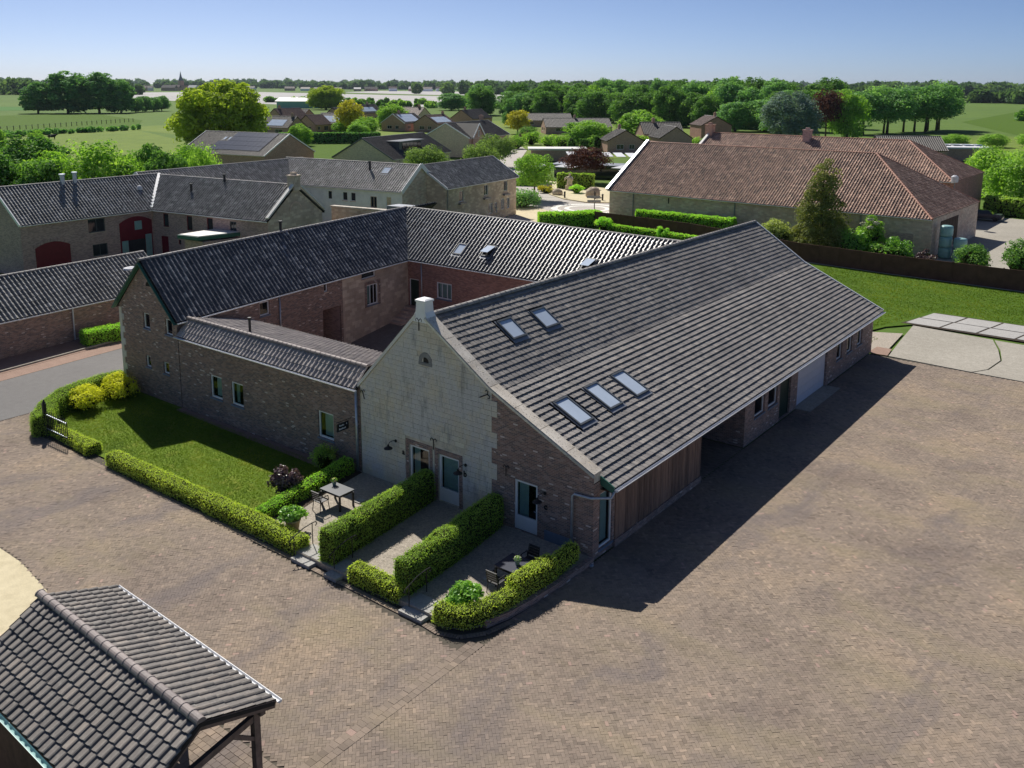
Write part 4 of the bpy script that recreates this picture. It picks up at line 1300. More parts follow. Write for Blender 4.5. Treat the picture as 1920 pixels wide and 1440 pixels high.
# roof
up_un, up_vn = (0, 1, 0), (BND[0] * -1 + RDG[0], 0, RDG[1] - BND[1])
lo_vn = (BND[0] - EAV[0], 0, BND[1] - EAV[1])
SKU = [(-23.74, 31.06, 1.05, 1.2), (-23.72, 33.56, 1.15, 1.2)]
SKL = [(-19.15, 29.6, 1.05, 1.58), (-19.16, 31.95, 1.05, 1.58), (-19.12, 34.15, 1.1, 1.6)]
fy = lambda y: (y - YA) / (YB - YA)
hl = [(fy(y - 0.1), fy(y + w_ + 0.1), (EAV[0] - x) / (EAV[0] - BND[0]) - 0.02, (EAV[0] - x) / (EAV[0] - BND[0]) + h_ / np.linalg.norm(lo_vn) + 0.01) for x, y, w_, h_ in SKL]
hu = [(fy(y - 0.1), fy(y + w_ + 0.1), (BND[0] - x) / (BND[0] - RDG[0]) - 0.02, (BND[0] - x) / (BND[0] - RDG[0]) + h_ / np.linalg.norm(up_vn) + 0.01) for x, y, w_, h_ in SKU]
roof_slope(mbn, (EAV[0], YA, EAV[1]), (EAV[0], YB, EAV[1]), (BND[0], YB, BND[1]), (BND[0], YA, BND[1]), 0.3, 0.315, 'flat', 'tile_main', n_obj=220, holes=hl, lift=0.072, thick=0.068)
rup = roof_slope(mbn, (BND[0], YA, BND[1]), (BND[0], YB, BND[1]), (RDG[0], YB, RDG[1]), (RDG[0], YA, RDG[1]), 0.3, 0.315, 'flat', 'tile_main', n_obj=80, holes=hu, lift=0.05, thick=0.047)
roof_slope(mbn, (LEV[0], YB, LEV[1]), (LEV[0], YA, LEV[1]), (RDG[0], YA, RDG[1]), (RDG[0], YB, RDG[1]), 0.3, 0.315, 'flat', 'tile_main')
ridge_caps(rup, (RDG[0], YA + 0.1, RDG[1] + 0.03), (RDG[0], YB, RDG[1] + 0.03), 0.4, 0.14, 'ridge_grey')
for k, (x, y, w_, h_) in enumerate(SKL):
    z = EAV[1] + (EAV[0] - x) * (BND[1] - EAV[1]) / (EAV[0] - BND[0])
    skylight(mbn, (x, y, z + 0.02), (0, 1, 0), lo_vn, w_, h_)
for k, (x, y, w_, h_) in enumerate(SKU):
    z = BND[1] + (BND[0] - x) * (RDG[1] - BND[1]) / (BND[0] - RDG[0])
    skylight(mbn, (x, y, z + 0.02), (0, 1, 0), up_vn, w_, h_)
gutter(mbn, (EAV[0] + 0.1, YA - 0.02, EAV[1] - 0.03), (EAV[0] + 0.1, YB + 0.02, EAV[1] - 0.03), 0.085)
fb = MB(); fb.box(EAV[0] - 0.06, EAV[0] + 0.0, YA, YB, EAV[1] - 0.2, EAV[1] - 0.03); fb.box(XR, EAV[0] - 0.06, YA, YB, EAV[1] - 0.2, EAV[1] - 0.16)
fb.build('fascia', 'dark_wood', mbn)
vb_ = MB(); vb_.hexa([(XR + 0.02, YA - 0.06, 3.0), (EAV[0] + 0.02, YA - 0.06, 2.78), (EAV[0] + 0.02, YA - 0.01, 2.78), (XR + 0.02, YA - 0.01, 3.0), (XR + 0.02, YA - 0.06, 3.36), (EAV[0] + 0.02, YA - 0.06, 3.06), (EAV[0] + 0.02, YA - 0.01, 3.06), (XR + 0.02, YA - 0.01, 3.36)])
vb_.build('verge_board', 'green', mbn)
# far verge flashing
fv = MB()
for (a, b) in ((EAV, BND), (BND, RDG)):
    fv.bar((a[0], YB + 0.03, a[1] + 0.07), (b[0], YB + 0.03, b[1] + 0.07), 0.1, 0.1)
fv.build('verge_flashing', 'zinc_edge', mbn)
# parapet and coping
pp = MB()
for (xa, za), (xb, zb) in ((( -17.07, 3.27), (-22.05, 5.62)), ((-22.05, 5.62), (-25.7, 8.07))):
    pp.hexa([(xb, YF + 0.003, zb - 0.1), (xa, YF + 0.003, za - 0.1), (xa, YA - 0.02, za - 0.1), (xb, YA - 0.02, zb - 0.1), (xb, YF + 0.003, zb + 0.27), (xa, YF + 0.003, za + 0.27), (xa, YA - 0.02, za + 0.27), (xb, YA - 0.02, zb + 0.27)])
pp.build('parapet', 'mortar', mbn)
def cop(xa, za, xb, zb):
    m_ = MB()
    g_ = 0.012
    dx = xb - xa
    f0, f1 = g_ / abs(dx), 1 - g_ / abs(dx)
    A = (xa + dx * f0, za + (zb - za) * f0); B = (xa + dx * f1, za + (zb - za) * f1)
    y0, y1 = YF - 0.07, YA - 0.0
    m_.hexa([(B[0], y0, B[1] + 0.272), (A[0], y0, A[1] + 0.272), (A[0], y1, A[1] + 0.272), (B[0], y1, B[1] + 0.272), (B[0], y0, B[1] + 0.35), (A[0], y0, A[1] + 0.35), (A[0], y1, A[1] + 0.36), (B[0], y1, B[1] + 0.36)])
    m_.build('coping_slab', 'coping', mbn)
xs = np.linspace(-17.0, -22.05, 5)
for a, b in zip(xs[:-1], xs[1:]): cop(a, EAV[1] + (EAV[0] - a) * 0.4714, b, EAV[1] + (EAV[0] - b) * 0.4714)
xs = np.linspace(-22.05, -25.6, 4)
for a, b in zip(xs[:-1], xs[1:]): cop(a, BND[1] + (BND[0] - a) * 0.67, b, BND[1] + (BND[0] - b) * 0.67)
ed = MB()
for (a, b) in (((-17.0, 3.24), (-22.05, 5.62)), ((-22.05, 5.62), (-25.6, 8.0))):
    ed.bar((a[0], YF - 0.085, a[1] + 0.25), (b[0], YF - 0.085, b[1] + 0.25), 0.03, 0.1)
ed.build('coping_edge', 'zinc', mbn)
lv_ = MB(); lv_.hexa([(-29.95, YF - 0.07, 4.22), (-26.15, YF - 0.07, 8.2), (-26.15, YF + 0.3, 8.2), (-29.95, YF + 0.3, 4.22), (-29.95, YF - 0.07, 4.4), (-26.15, YF - 0.07, 8.39), (-26.15, YF + 0.3, 8.39), (-29.95, YF + 0.3, 4.4)])
lv_.build('left_coping', 'sheet_roof', mbn)
fin = MB()
def frus(m_, x, y, z0, z1, a0, b0, a1, b1):
    m_.hexa([(x - a0, y - b0, z0), (x + a0, y - b0, z0), (x + a0, y + b0, z0), (x - a0, y + b0, z0), (x - a1, y - b1, z1), (x + a1, y - b1, z1), (x + a1, y + b1, z1), (x - a1, y + b1, z1)])
frus(fin, -25.87, 27.64, 8.05, 8.5, 0.5, 0.3, 0.27, 0.27)
frus(fin, -25.87, 27.64, 8.5, 8.92, 0.27, 0.27, 0.25, 0.25)
frus(fin, -25.87, 27.64, 8.922, 9.0, 0.29, 0.29, 0.29, 0.29)
frus(fin, -25.87, 27.64, 9.0, 9.05, 0.29, 0.29, 0.2, 0.2)
fin.build('gable_block', 'white', mbn)
# wall anchors
def anchor(x, z, s=1.0, rot=0.0):
    m_ = MB()
    R = lambda u, v: (x + (u * math.cos(rot) - v * math.sin(rot)) * s, YF - 0.05, z + (u * math.sin(rot) + v * math.cos(rot)) * s)
    m_.tube([R(0, -0.28), R(0, 0.2)], 0.022 * s, 5)
    for sd in (-1, 1):
        m_.tube([R(0, 0.16), R(sd * 0.1, 0.26), R(sd * 0.18, 0.2), R(sd * 0.15, 0.12)], 0.018 * s, 5)
    m_.build('wall_anchor', 'black', mbn)
anchor(-25.95, 7.95); anchor(-22.35, 5.55, 1.0, -1.1); anchor(-29.5, 4.05, 0.8, 0.3); anchor(-25.19, 2.75, 0.95); anchor(-21.22, 2.62, 0.85)
# downpipes
dp = MB(); dp.tube([(-29.95, YF - 0.09, 4.15), (-29.95, YF - 0.09, 0.05)], 0.065, 8); dp.build('downpipe', 'zinc', mbn, True)
dp = MB(); dp.tube([(EAV[0] + 0.02, YA + 0.02, 2.9), (EAV[0] + 0.0, YF + 0.3, 2.68), (XR - 0.06, YF - 0.1, 2.62), (-17.85, YF - 0.1, 2.58), (-17.95, YF - 0.1, 2.48), (-17.95, YF - 0.1, 0.1)], 0.055, 8); dp.build('downpipe', 'zinc', mbn, True)
# ------------------------------------------------------------------ the brick wing with lean-to roof
wg = thing('brick_wing', 'low brick wing with three windows between the gabled house and the stone gable', 'building', (-37, 29, 0))
w = MB()
WW = [(-41.54, -40.51, 1.28, 2.56), (-39.69, -38.66, 1.28, 2.56), (-32.79, -31.68, 1.18, 2.54)]
X0 = -44.35
wall(w, (X0, 27.42), (-29.8, 27.42), 0, 4.25, [(a - X0, b - X0, c, d) for a, b, c, d in WW])
w.poly([(-29.8, 32.3, 0), (X0, 32.3, 0), (X0, 32.3, 3.9), (-29.8, 32.3, 3.9)])
w.build('wall', 'brick', wg)
for k, (a, b, c, d) in enumerate(WW):
    window(wg, (X0, 27.42), (-29.8, 27.42), a - X0, b - X0, c, d, fw=0.09, cside=((0.25, 0.95), (0.1, 0.4), (0.2, 0.95))[k])
roof_slope(wg, (-44.2, 27.2, 4.26), (-29.85, 27.2, 4.26), (-29.85, 28.02, 5.1), (-44.2, 28.02, 5.1), 0.29, 0.38, 'roll', 'tile_wing', n_obj=100, lift=0.03, thick=0.03)
rb = roof_slope(wg, (-29.85, 32.5, 3.98), (-44.4, 32.5, 3.98), (-44.4, 28.02, 5.1), (-29.85, 28.02, 5.1), 0.29, 0.37, 'pan6', 'tile_wing', n_obj=178, lift=0.03)
ridge_caps(rb, (-44.2, 28.02, 5.12), (-29.9, 28.02, 5.12), 0.36, 0.125, 'ridge_brown')
gutter(wg, (-44.3, 27.12, 4.22), (-29.75, 27.12, 4.22), 0.075)
fp = MB(); fp.tube([(-39.3, 28.5, 4.8), (-39.3, 28.5, 5.75)], 0.07, 8); fp.tube([(-39.3, 28.5, 5.76), (-39.3, 28.5, 5.86)], 0.1, 8); fp.build('flue_pipe', 'black', wg)

# ------------------------------------------------------------------ gabled house A (left of the wing)
ga = thing('gabled_house', 'brick house with green-edged gable and black pantiles left of the courtyard', 'house', (-47.5, 38, 0))
w = MB()
AW = [(-47.8, -47.12, 4.1, 5.02), (-45.56, -44.86, 4.1, 5.02), (-47.82, -47.28, 1.77, 2.46), (-46.02, -45.44, 1.72, 2.42)]
wall(w, (-50.3, 27.4), (-44.4, 27.4), 0, 5.15, [(a + 50.3, b + 50.3, c, d) for a, b, c, d in AW])
w.poly([(-50.3, 27.4, 5.15), (-44.4, 27.4, 5.15), (-47.4, 27.4, 8.05)])
pA0, pA1 = np.array((-44.4, 27.4)), np.array((-46.85, 48.3))
AY = lambda y: (y - 27.4) * np.linalg.norm(pA1 - pA0) / 20.9
ps = pA0 + (pA1 - pA0) * (41.0 - 27.4) / 20.9
wall(w, pA0, ps, 0, 5.2, [(AY(33.5), AY(34.3), 3.95, 4.82), (AY(39.2), AY(39.55), 4.35, 5.1), (AY(39.0), AY(40.8), 0.0, 3.15)], reveal=0.12)
w.build('wall', 'brick', ga)
w = MB()
wall(w, ps, pA1, 0, 5.25, [(AY(43.0) - AY(41), AY(44.5) - AY(41), 4.5, 5.15), (AY(43.55) - AY(41), AY(44.75) - AY(41), 2.5, 4.0)])
w.poly([(-54.3, 48, 0), (-50.3, 27.4, 0), (-50.3, 27.4, 5.15), (-54.3, 48, 5.15)])
w.build('courtyard_wall', 'marl_wall', ga)
psg = MB()
u0, u1 = AY(39.0), AY(40.8)
tA = (pA1 - pA0) / np.linalg.norm(pA1 - pA0); iA = np.array([-tA[1], tA[0]])
PA = lambda u, v, d: (pA0[0] + tA[0] * u + iA[0] * d, pA0[1] + tA[1] * u + iA[1] * d, v)
psg.poly([PA(u0, 0, 2.5), PA(u1, 0, 2.5), PA(u1, 3.15, 2.5), PA(u0, 3.15, 2.5)])
psg.poly([PA(u0, 0, 0.12), PA(u0, 0, 2.5), PA(u0, 3.15, 2.5), PA(u0, 3.15, 0.12)]); psg.poly([PA(u1, 0, 0.12), PA(u1, 3.15, 0.12), PA(u1, 3.15, 2.5), PA(u1, 0, 2.5)])
psg.poly([PA(u0, 3.15, 0.12), PA(u0, 3.15, 2.5), PA(u1, 3.15, 2.5), PA(u1, 3.15, 0.12)])
psg.build('passage', 'brick_dark', ga)
for a, b, c, d in AW:
    window(ga, (-50.3, 27.4), (-44.4, 27.4), a + 50.3, b + 50.3, c, d, fw=0.07, curtain=None, setback=0.09)
window(ga, pA0, ps, AY(33.5), AY(34.3), 3.95, 4.82, curtain='plank', cside=(0, 0.6))
window(ga, pA0, ps, AY(39.2), AY(39.55), 4.35, 5.1, near=False)
window(ga, ps, pA1, AY(43.0) - AY(41), AY(44.5) - AY(41), 4.5, 5.15, near=False)
window(ga, ps, pA1, AY(43.55) - AY(41), AY(44.75) - AY(41), 2.5, 4.0, bars=(3, 1), fw=0.08)
sr = MB()
PS = lambda u, v, d: PA(u, v, -d)
for (a, b, c, d) in ((43.3, 43.52, 2.4, 4.02), (44.78, 45.0, 2.4, 4.02), (43.3, 45.0, 4.03, 4.24)):
    u0, u1 = AY(a), AY(b)
    sr.hexa([PS(u0, c, 0.03), PS(u1, c, 0.03), PS(u1, c, -0.0), PS(u0, c, 0.0), PS(u0, d, 0.03), PS(u1, d, 0.03), PS(u1, d, 0.0), PS(u0, d, 0.0)])
sr.build('window_surround', 'brick', ga)
at = MB()
at.poly([(-46.96 + 0.3 * math.cos(math.pi * k / 8), 27.385, 6.66 + 0.34 * math.sin(math.pi * k / 8)) for k in range(9)][::-1]); at.build('attic_vent', 'room', ga)
at = MB()
for k in range(9):
    a0, a1 = math.pi * k / 9 + 0.03, math.pi * (k + 1) / 9 - 0.03
    q = [(-46.96 + r_ * math.cos(t), 6.66 + r_ * math.sin(t) * 1.05) for r_, t in ((0.28, a0), (0.42, a0), (0.42, a1), (0.28, a1))]
    fr = [(p[0], 27.36, p[1]) for p in q]; bk = [(p[0], 27.4, p[1]) for p in q]
    at.poly(fr[::-1])
    for j in range(4): at.poly([fr[j], fr[(j + 1) % 4], bk[(j + 1) % 4], bk[j]])
at.build('vent_arch', 'brick_dark', ga)
for k in range(13):
    ln = 0.42 if k % 2 else 0.22
    m_ = MB(); z0 = 0.05 + k * 0.38
    m_.box(-50.34, -50.3 + ln, 27.37, 27.5 + (0.22 if k % 2 else 0.42), z0, z0 + 0.372); m_.build('quoin', 'block', ga); 
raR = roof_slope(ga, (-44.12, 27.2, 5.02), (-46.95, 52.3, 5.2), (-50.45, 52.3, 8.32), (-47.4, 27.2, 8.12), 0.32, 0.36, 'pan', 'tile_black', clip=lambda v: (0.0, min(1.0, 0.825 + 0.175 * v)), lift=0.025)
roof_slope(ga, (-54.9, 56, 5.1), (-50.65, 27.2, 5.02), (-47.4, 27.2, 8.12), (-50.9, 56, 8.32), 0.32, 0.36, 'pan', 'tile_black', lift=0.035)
ridge_caps(raR, (-47.4, 27.15, 8.15), (-50.4, 52.0, 8.36), 0.38, 0.12, 'ridge_grey')
vg = MB()
vg.bar((-47.42, 27.18, 8.0), (-44.15, 27.18, 4.92), 0.05, 0.26, (0, 1, 0)); vg.build('verge_board', 'green', ga); vg = MB(); vg.bar((-47.38, 27.185, 8.0), (-50.62, 27.185, 4.92), 0.05, 0.26, (0, 1, 0)); vg.build('verge_board', 'green', ga)
gutter(ga, (-44.02, 27.25, 4.99), (-46.4, 48.0, 5.13), 0.07)
dp = MB(); q = PA(AY(35.1), 0, -0.08); dp.tube([(q[0], q[1], 5.0), (q[0], q[1], 1.2)], 0.05, 8); dp.build('downpipe', 'zinc', ga, True)
fp = MB(); fp.tube([(-48.9, 38.3, 7.6), (-48.9, 38.3, 8.85)], 0.09, 8); fp.tube([(-48.9, 38.3, 8.86), (-48.9, 38.3, 8.98)], 0.13, 8); fp.build('flue_pipe', 'black', ga)

# ------------------------------------------------------------------ rear range B across the courtyard
rbk = thing('rear_range', 'brick range with black pantiles and three roof windows behind the courtyard', 'house', (-40, 50, 0))
w = MB()
BX = -46.85
wall(w, (BX, 48.3), (-29.7, 48.3), 0, 5.2, [(0.1, 1.1, 1.62, 3.68), (2.85, 4.35, 2.55, 3.78)])
w.poly([(-29.7, 55.6, 0), (-54, 55.6, 0), (-54, 55.6, 5.2), (-29.7, 55.6, 5.2)])
w.build('wall', 'brick_red', rbk)
solid_door(rbk, (BX, 48.3), (-29.7, 48.3), 0.1, 1.1, 1.62, 3.68, 'dark_green', 'white', 'door')
window(rbk, (BX, 48.3), (-29.7, 48.3), 2.85, 4.35, 2.55, 3.78, bars=(3, 1), fw=0.1, cside=(0.0, 0.9))
SKB = [(-42.9, 0.22, 0.0), (-40.35, 0.26, 0.42), (-32.0, 0.28, 0.42)]
evB, rvB = np.array((0, 48.0, 5.17)), np.array((0, 51.9, 8.2))
hb = [((x + 50.4 - 0.05) / 24.0, (x + 50.4 + 0.9) / 24.0, v - 0.03, v + 0.23) for x, v, _ in SKB]
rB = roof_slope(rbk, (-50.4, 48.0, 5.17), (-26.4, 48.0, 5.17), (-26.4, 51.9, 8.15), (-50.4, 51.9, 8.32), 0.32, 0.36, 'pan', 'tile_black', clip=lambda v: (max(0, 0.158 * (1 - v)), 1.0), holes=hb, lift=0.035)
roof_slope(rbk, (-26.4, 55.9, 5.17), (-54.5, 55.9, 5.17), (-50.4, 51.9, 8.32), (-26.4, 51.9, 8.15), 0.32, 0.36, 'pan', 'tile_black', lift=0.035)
ridge_caps(rB, (-50.45, 51.95, 8.35), (-26.2, 51.95, 8.18), 0.38, 0.12, 'ridge_grey')
for x, v, op in SKB:
    p = np.array((x, 48.0 + 3.9 * v, 5.17 + 3.05 * v + 0.03))
    skylight(rbk, p, (1, 0, 0), (0, 3.9, 3.05), 0.85, 1.05, 'pane_blind', op * 0.8)
gutter(rbk, (-46.5, 47.92, 5.13), (-29.9, 47.92, 5.13), 0.07)
dp = MB(); dp.tube([(-45.4, 48.22, 5.0), (-45.4, 48.22, 1.5)], 0.05, 8); dp.build('downpipe', 'zinc', rbk, True)

# courtyard floor rising to the rear door, and steps
ct = MB()
ct.poly([(-46.9, 32.3, 0.0), (-29.75, 32.3, 0.0), (-29.75, 39, 0.0), (-46.9, 39, 0.0)]); ct.poly([(-46.9, 39, 0.0), (-29.75, 39, 0.0), (-29.75, 48.3, 0.9), (-46.9, 48.3, 0.9)])
ct.build('courtyard', 'court', kind='structure')
st = thing('courtyard_steps', 'stone steps up to the dark rear door in the courtyard', 'steps', (-46, 46.5, 0.5))
for k in range(5):
    m_ = MB(); m_.box(-46.75, -45.4 + 0.02 * k, 46.0 + 0.42 * k, 48.28, 0.5 + 0.02 * k, 0.85 + 0.19 * k); m_.build('step', 'grey_stone', st)

# ------------------------------------------------------------------ generic gabled building
def house(name, label, cat, p0, p1, W, ze, zr, walls='brick_house', roof='tile_far', tw=0.3, tl=0.36, prof='pan6', openings=None, verge=None, oh=0.25, ov=0.15, hipR=0.0, hipL=0.0, gable_mat=None, group=None, caps='ridge_grey', yr=0.5, gut=True, base=0.0, single_caps=False, front=True, wmat='white', vends='LR'):
    p0, p1 = np.array(p0, float), np.array(p1, float)
    L = np.linalg.norm(p1 - p0); t = (p1 - p0) / L; n = np.array([-t[1], t[0]])
    T = lambda x, y, z: (p0[0] + t[0] * x + n[0] * y, p0[1] + t[1] * x + n[1] * y, z)
    c = (p0 + p1) / 2 + n * W / 2
    h = thing(name, label, cat, (c[0], c[1], base), group)
    q2, q3 = p1 + n * W, p0 + n * W
    openings = openings or {}
    faces = {'front': (p0, p1), 'right': (p1, q2), 'back': (q2, q3), 'left': (q3, p0)}
    w = MB()
    yR = W * yr
    for f, (a, b) in faces.items():
        mi = 1 if (gable_mat and f in ('left', 'right')) else 0
        wall(w, a, b, base, ze, [o[:4] for o in openings.get(f, []) if o[3] <= ze], mi=mi, reveal=0.12)
    g = 1 if gable_mat else 0
    if not hipR: w.poly([T(L, 0, ze), T(L, W, ze), T(L, yR, zr - 0.06)], g)
    if not hipL: w.poly([T(0, W, ze), T(0, 0, ze), T(0, yR, zr - 0.06)], g)
    w.build('wall', [walls, gable_mat or walls], h)
    for f, (a, b) in faces.items():
        for o in openings.get(f, []):
            kd = o[4] if len(o) > 4 else 'w'
            if kd == 'w': window(h, a, b, o[0], o[1], o[2], o[3], near=False, frame=o[5] if len(o) > 5 else wmat, bars=(2, 1) if o[1] - o[0] > 0.9 else (1, 1), sill=o[1] - o[0] > 0.7)
            elif kd == 'd': solid_door(h, a, b, o[0], o[1], o[2], o[3], o[5] if len(o) > 5 else 'dark_green', wmat)
    sl = (zr - ze) / yR; sb = (zr - ze) / (W - yR)
    e0, e1 = (0 if hipL else -ov), (L if hipR else L + ov)
    z0 = ze - oh * sl * 0.9
    cl = None
    fr = (L - hipR * 0 + ov * (not hipR) + ov * (not hipL))
    tot = e1 - e0
    hl_, hr_ = hipL / tot, hipR / tot
    if hipL or hipR:
        cl = lambda v: (hl_ * v, 1 - hr_ * v)
    oe = oh if (hipL or hipR) else oh
    rf = roof_slope(h, T(e0, -oh, z0), T(e1, -oh, z0), T(e1, yR, zr), T(e0, yR, zr), tw, tl, prof, roof, clip=cl, lift=0.03)
    zb = ze - oh * sb * 0.9
    cl2 = (lambda v: (hr_ * v, 1 - hl_ * v)) if cl else None
    roof_slope(h, T(e1, W + oh, zb), T(e0, W + oh, zb), T(e0, yR, zr), T(e1, yR, zr), tw, tl, prof, roof, clip=cl2, lift=0.03)
    if hipR:
        a, b = np.array(T(L + oh * 0, -oh, z0)), np.array(T(L, W + oh, zb)); ap = np.array(T(L - hipR, yR, zr))
        roof_slope(h, a, b, ap + (b - a) / 2, ap - (b - a) / 2, tw, tl, prof, roof, clip=lambda v: (0.5 * v, 1 - 0.5 * v), lift=0.03)
        ridge_caps(rf, a + np.array((0, 0, 0.04)), ap + np.array((0, 0, 0.04)), 0.4, 0.14, caps, single_caps)
        ridge_caps(rf, b + np.array((0, 0, 0.04)), ap + np.array((0, 0, 0.04)), 0.4, 0.14, caps, False)
    ridge_caps(rf, T(e0 + hipL, yR, zr + 0.03), T(e1 - hipR, yR, zr + 0.03), 0.4, 0.12, caps, single_caps)
    if gut:
        gutter(h, T(e0, -oh - 0.08, z0 - 0.03), T(e1, -oh - 0.08, z0 - 0.03), 0.08, 'zinc_edge')
    if verge:
        for x, hip, ee in ((e0 - 0.04, hipL, 'L'), (e1 + 0.04, hipR, 'R')):
            if hip or ee not in vends: continue
            m_ = MB(); m_.bar(T(x, -oh - 0.05, z0 + 0.02), T(x, yR, zr + 0.02), 0.1, 0.26); m_.build('verge_board', verge, h)
            m_ = MB(); m_.bar(T(x, W + oh + 0.05, zb + 0.02), T(x, yR, zr + 0.02), 0.1, 0.26); m_.build('verge_board', verge, h)
    h_ = dict(obj=h, T=T, L=L, W=W, yR=yR, ze=ze, zr=zr, z0=z0, oh=oh)
    return h_

def on_roof(H, x, f, lift=0.06):
    """a point on the front slope: x along, f fraction up"""
    y = -H['oh'] + (H['yR'] + H['oh']) * f
    return np.array(H['T'](x, y, H['z0'] + (H['zr'] - H['z0']) * f + lift))

def chimney(H, x, y, z0, z1, s=0.5, mat='brick_house', name='chimney'):
    m_ = MB(); T = H['T']
    def bx(a, b, c, d, e, f):
        m_.hexa([T(a, c, e), T(b, c, e), T(b, d, e), T(a, d, e), T(a, c, f), T(b, c, f), T(b, d, f), T(a, d, f)])
    bx(x - s / 2, x + s / 2, y - s / 2, y + s / 2, z0, z1); bx(x - s * .6, x + s * .6, y - s * .6, y + s * .6, z1, z1 + 0.12); bx(x - s * .25, x + s * .25, y - s * .25, y + s * .25, z1 + 0.12, z1 + 0.4)
    m_.build(name, mat, H['obj'])

def pipe(H, x, f, h, r=0.1, mat='black'):
    p = on_roof(H, x, f, 0)
    m_ = MB(); m_.tube([p - (0, 0, .2), p + (0, 0, h)], r, 8); m_.tube([p + (0, 0, h + .01), p + (0, 0, h + .14)], r * 1.4, 8)
    m_.build('flue_pipe', mat, H['obj'])

def solar(H, x0, f0, cols, rows, pw=1.05, ph=1.7, mat='solar', side='front'):
    for i in range(cols):
        for j in range(rows):
            a = on_roof(H, x0 + i * pw, f0, 0.09); 
            sl = np.linalg.norm(on_roof(H, x0, 1) - on_roof(H, x0, 0))
            A = on_roof(H, x0 + i * pw + 0.02, f0 + j * ph / sl, 0.1); B = on_roof(H, x0 + (i + 1) * pw - 0.02, f0 + j * ph / sl, 0.1)
            C_ = on_roof(H, x0 + (i + 1) * pw - 0.02, f0 + (j + 1) * ph / sl - 0.008, 0.1); D = on_roof(H, x0 + i * pw + 0.02, f0 + (j + 1) * ph / sl - 0.008, 0.1)
            m_ = MB(); up = np.array((0, 0, 0.05))
            m_.hexa([A, B, C_, D, A + up, B + up, C_ + up, D + up])
            m_.build('solar_panel', mat, H['obj'])
# ------------------------------------------------------------------ neighbouring buildings
# long low shed beside the road
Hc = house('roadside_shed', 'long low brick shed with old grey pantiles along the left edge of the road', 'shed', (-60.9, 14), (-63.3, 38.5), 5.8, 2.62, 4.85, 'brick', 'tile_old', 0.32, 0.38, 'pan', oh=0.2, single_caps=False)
chimney(Hc, 12.0, 3.2, 4.3, 5.35, 0.42, 'pot', 'vent_stack')
dp = MB(); q = Hc['T'](16.6, -0.12, 0); dp.tube([(q[0], q[1], 2.5), (q[0], q[1], 0.1)], 0.06, 8); dp.build('downpipe', 'zinc', Hc['obj'])

# L-shaped brick farmhouse with wine red arched doors
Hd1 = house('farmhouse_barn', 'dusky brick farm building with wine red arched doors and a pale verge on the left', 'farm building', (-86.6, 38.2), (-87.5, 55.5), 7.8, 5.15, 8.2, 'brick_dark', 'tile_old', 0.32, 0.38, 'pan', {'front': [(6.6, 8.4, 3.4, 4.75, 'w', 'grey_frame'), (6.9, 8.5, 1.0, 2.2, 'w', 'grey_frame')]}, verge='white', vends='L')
def arch_door(H, x0, x1, zt, rise, glazed):
    m_ = MB(); T = H['T']; n = 10
    pts = [(x0, 0.02), (x1, 0.02)] + [(x1 + (x0 - x1) * k / n, zt - rise + rise * math.sin(math.pi * (0.18 + 0.64 * k / n)) / 1.0) for k in range(n + 1)]
    m_.poly([T(a, -0.03, b) for a, b in pts])
    for (a, b), (c, d) in zip(pts, pts[1:] + pts[:1]):
        m_.poly([T(a, -0.03, b), T(a, 0.01, b), T(c, 0.01, d), T(c, -0.03, d)])
    o = m_.build('arched_door', 'wine', H['obj'])
    g = MB()
    for k in range(11):
        a = x0 - 0.15 + (x1 - x0 + 0.3) * k / 11; b = x0 - 0.15 + (x1 - x0 + 0.3) * (k + 0.9) / 11
        za = zt - rise + rise * math.sin(math.pi * (0.18 + 0.64 * k / 11)); zb_ = zt - rise + rise * math.sin(math.pi * (0.18 + 0.64 * (k + 0.9) / 11))
        g.hexa([T(a, -0.045, za), T(b, -0.045, zb_), T(b, 0.01, zb_), T(a, 0.01, za), T(a, -0.045, za + 0.3), T(b, -0.045, zb_ + 0.3), T(b, 0.01, zb_ + 0.3), T(a, 0.01, za + 0.3)])
    g.build('brick_arch', 'brick_dark', o)
    if glazed:
        p = MB(); p.poly([T(x0 + 0.9, -0.04, 0.1), T(x1 - 0.9, -0.04, 0.1), T(x1 - 0.9, -0.04, 2.1), T(x0 + 0.9, -0.04, 2.1)]); p.build('pane', 'dark_glass', o)
        for a, b, c, d in ((x0 + 0.15, x0 + 0.85, 0.1, 2.1), (x1 - 0.85, x1 - 0.15, 0.1, 2.5), (x0 + 1.7, x0 + 2.5, 3.1, 4.0)):
            p = MB(); p.hexa([T(a, -0.07, c), T(b, -0.07, c), T(b, -0.035, c), T(a, -0.035, c), T(a, -0.07, d), T(b, -0.07, d), T(b, -0.035, d), T(a, -0.035, d)]); p.build('shutter', 'bale', o)
arch_door(Hd1, 1.2, 4.6, 3.1, 1.0, False)
arch_door(Hd1, 9.9, 13.6, 4.5, 1.2, True)
pipe(Hd1, 6.5, 0.97, 0.8, 0.22, 'zinc'); pipe(Hd1, 7.8, 0.97, 0.9, 0.2, 'zinc')
p = on_roof(Hd1, 14.0, 0.62); m_ = MB(); m_.lathe([(0.32, -0.15), (0.3, 0.1), (0.2, 0.25), (0.05, 0.32)], p, 10); m_.build('roof_dome', 'canvas', Hd1['obj'])
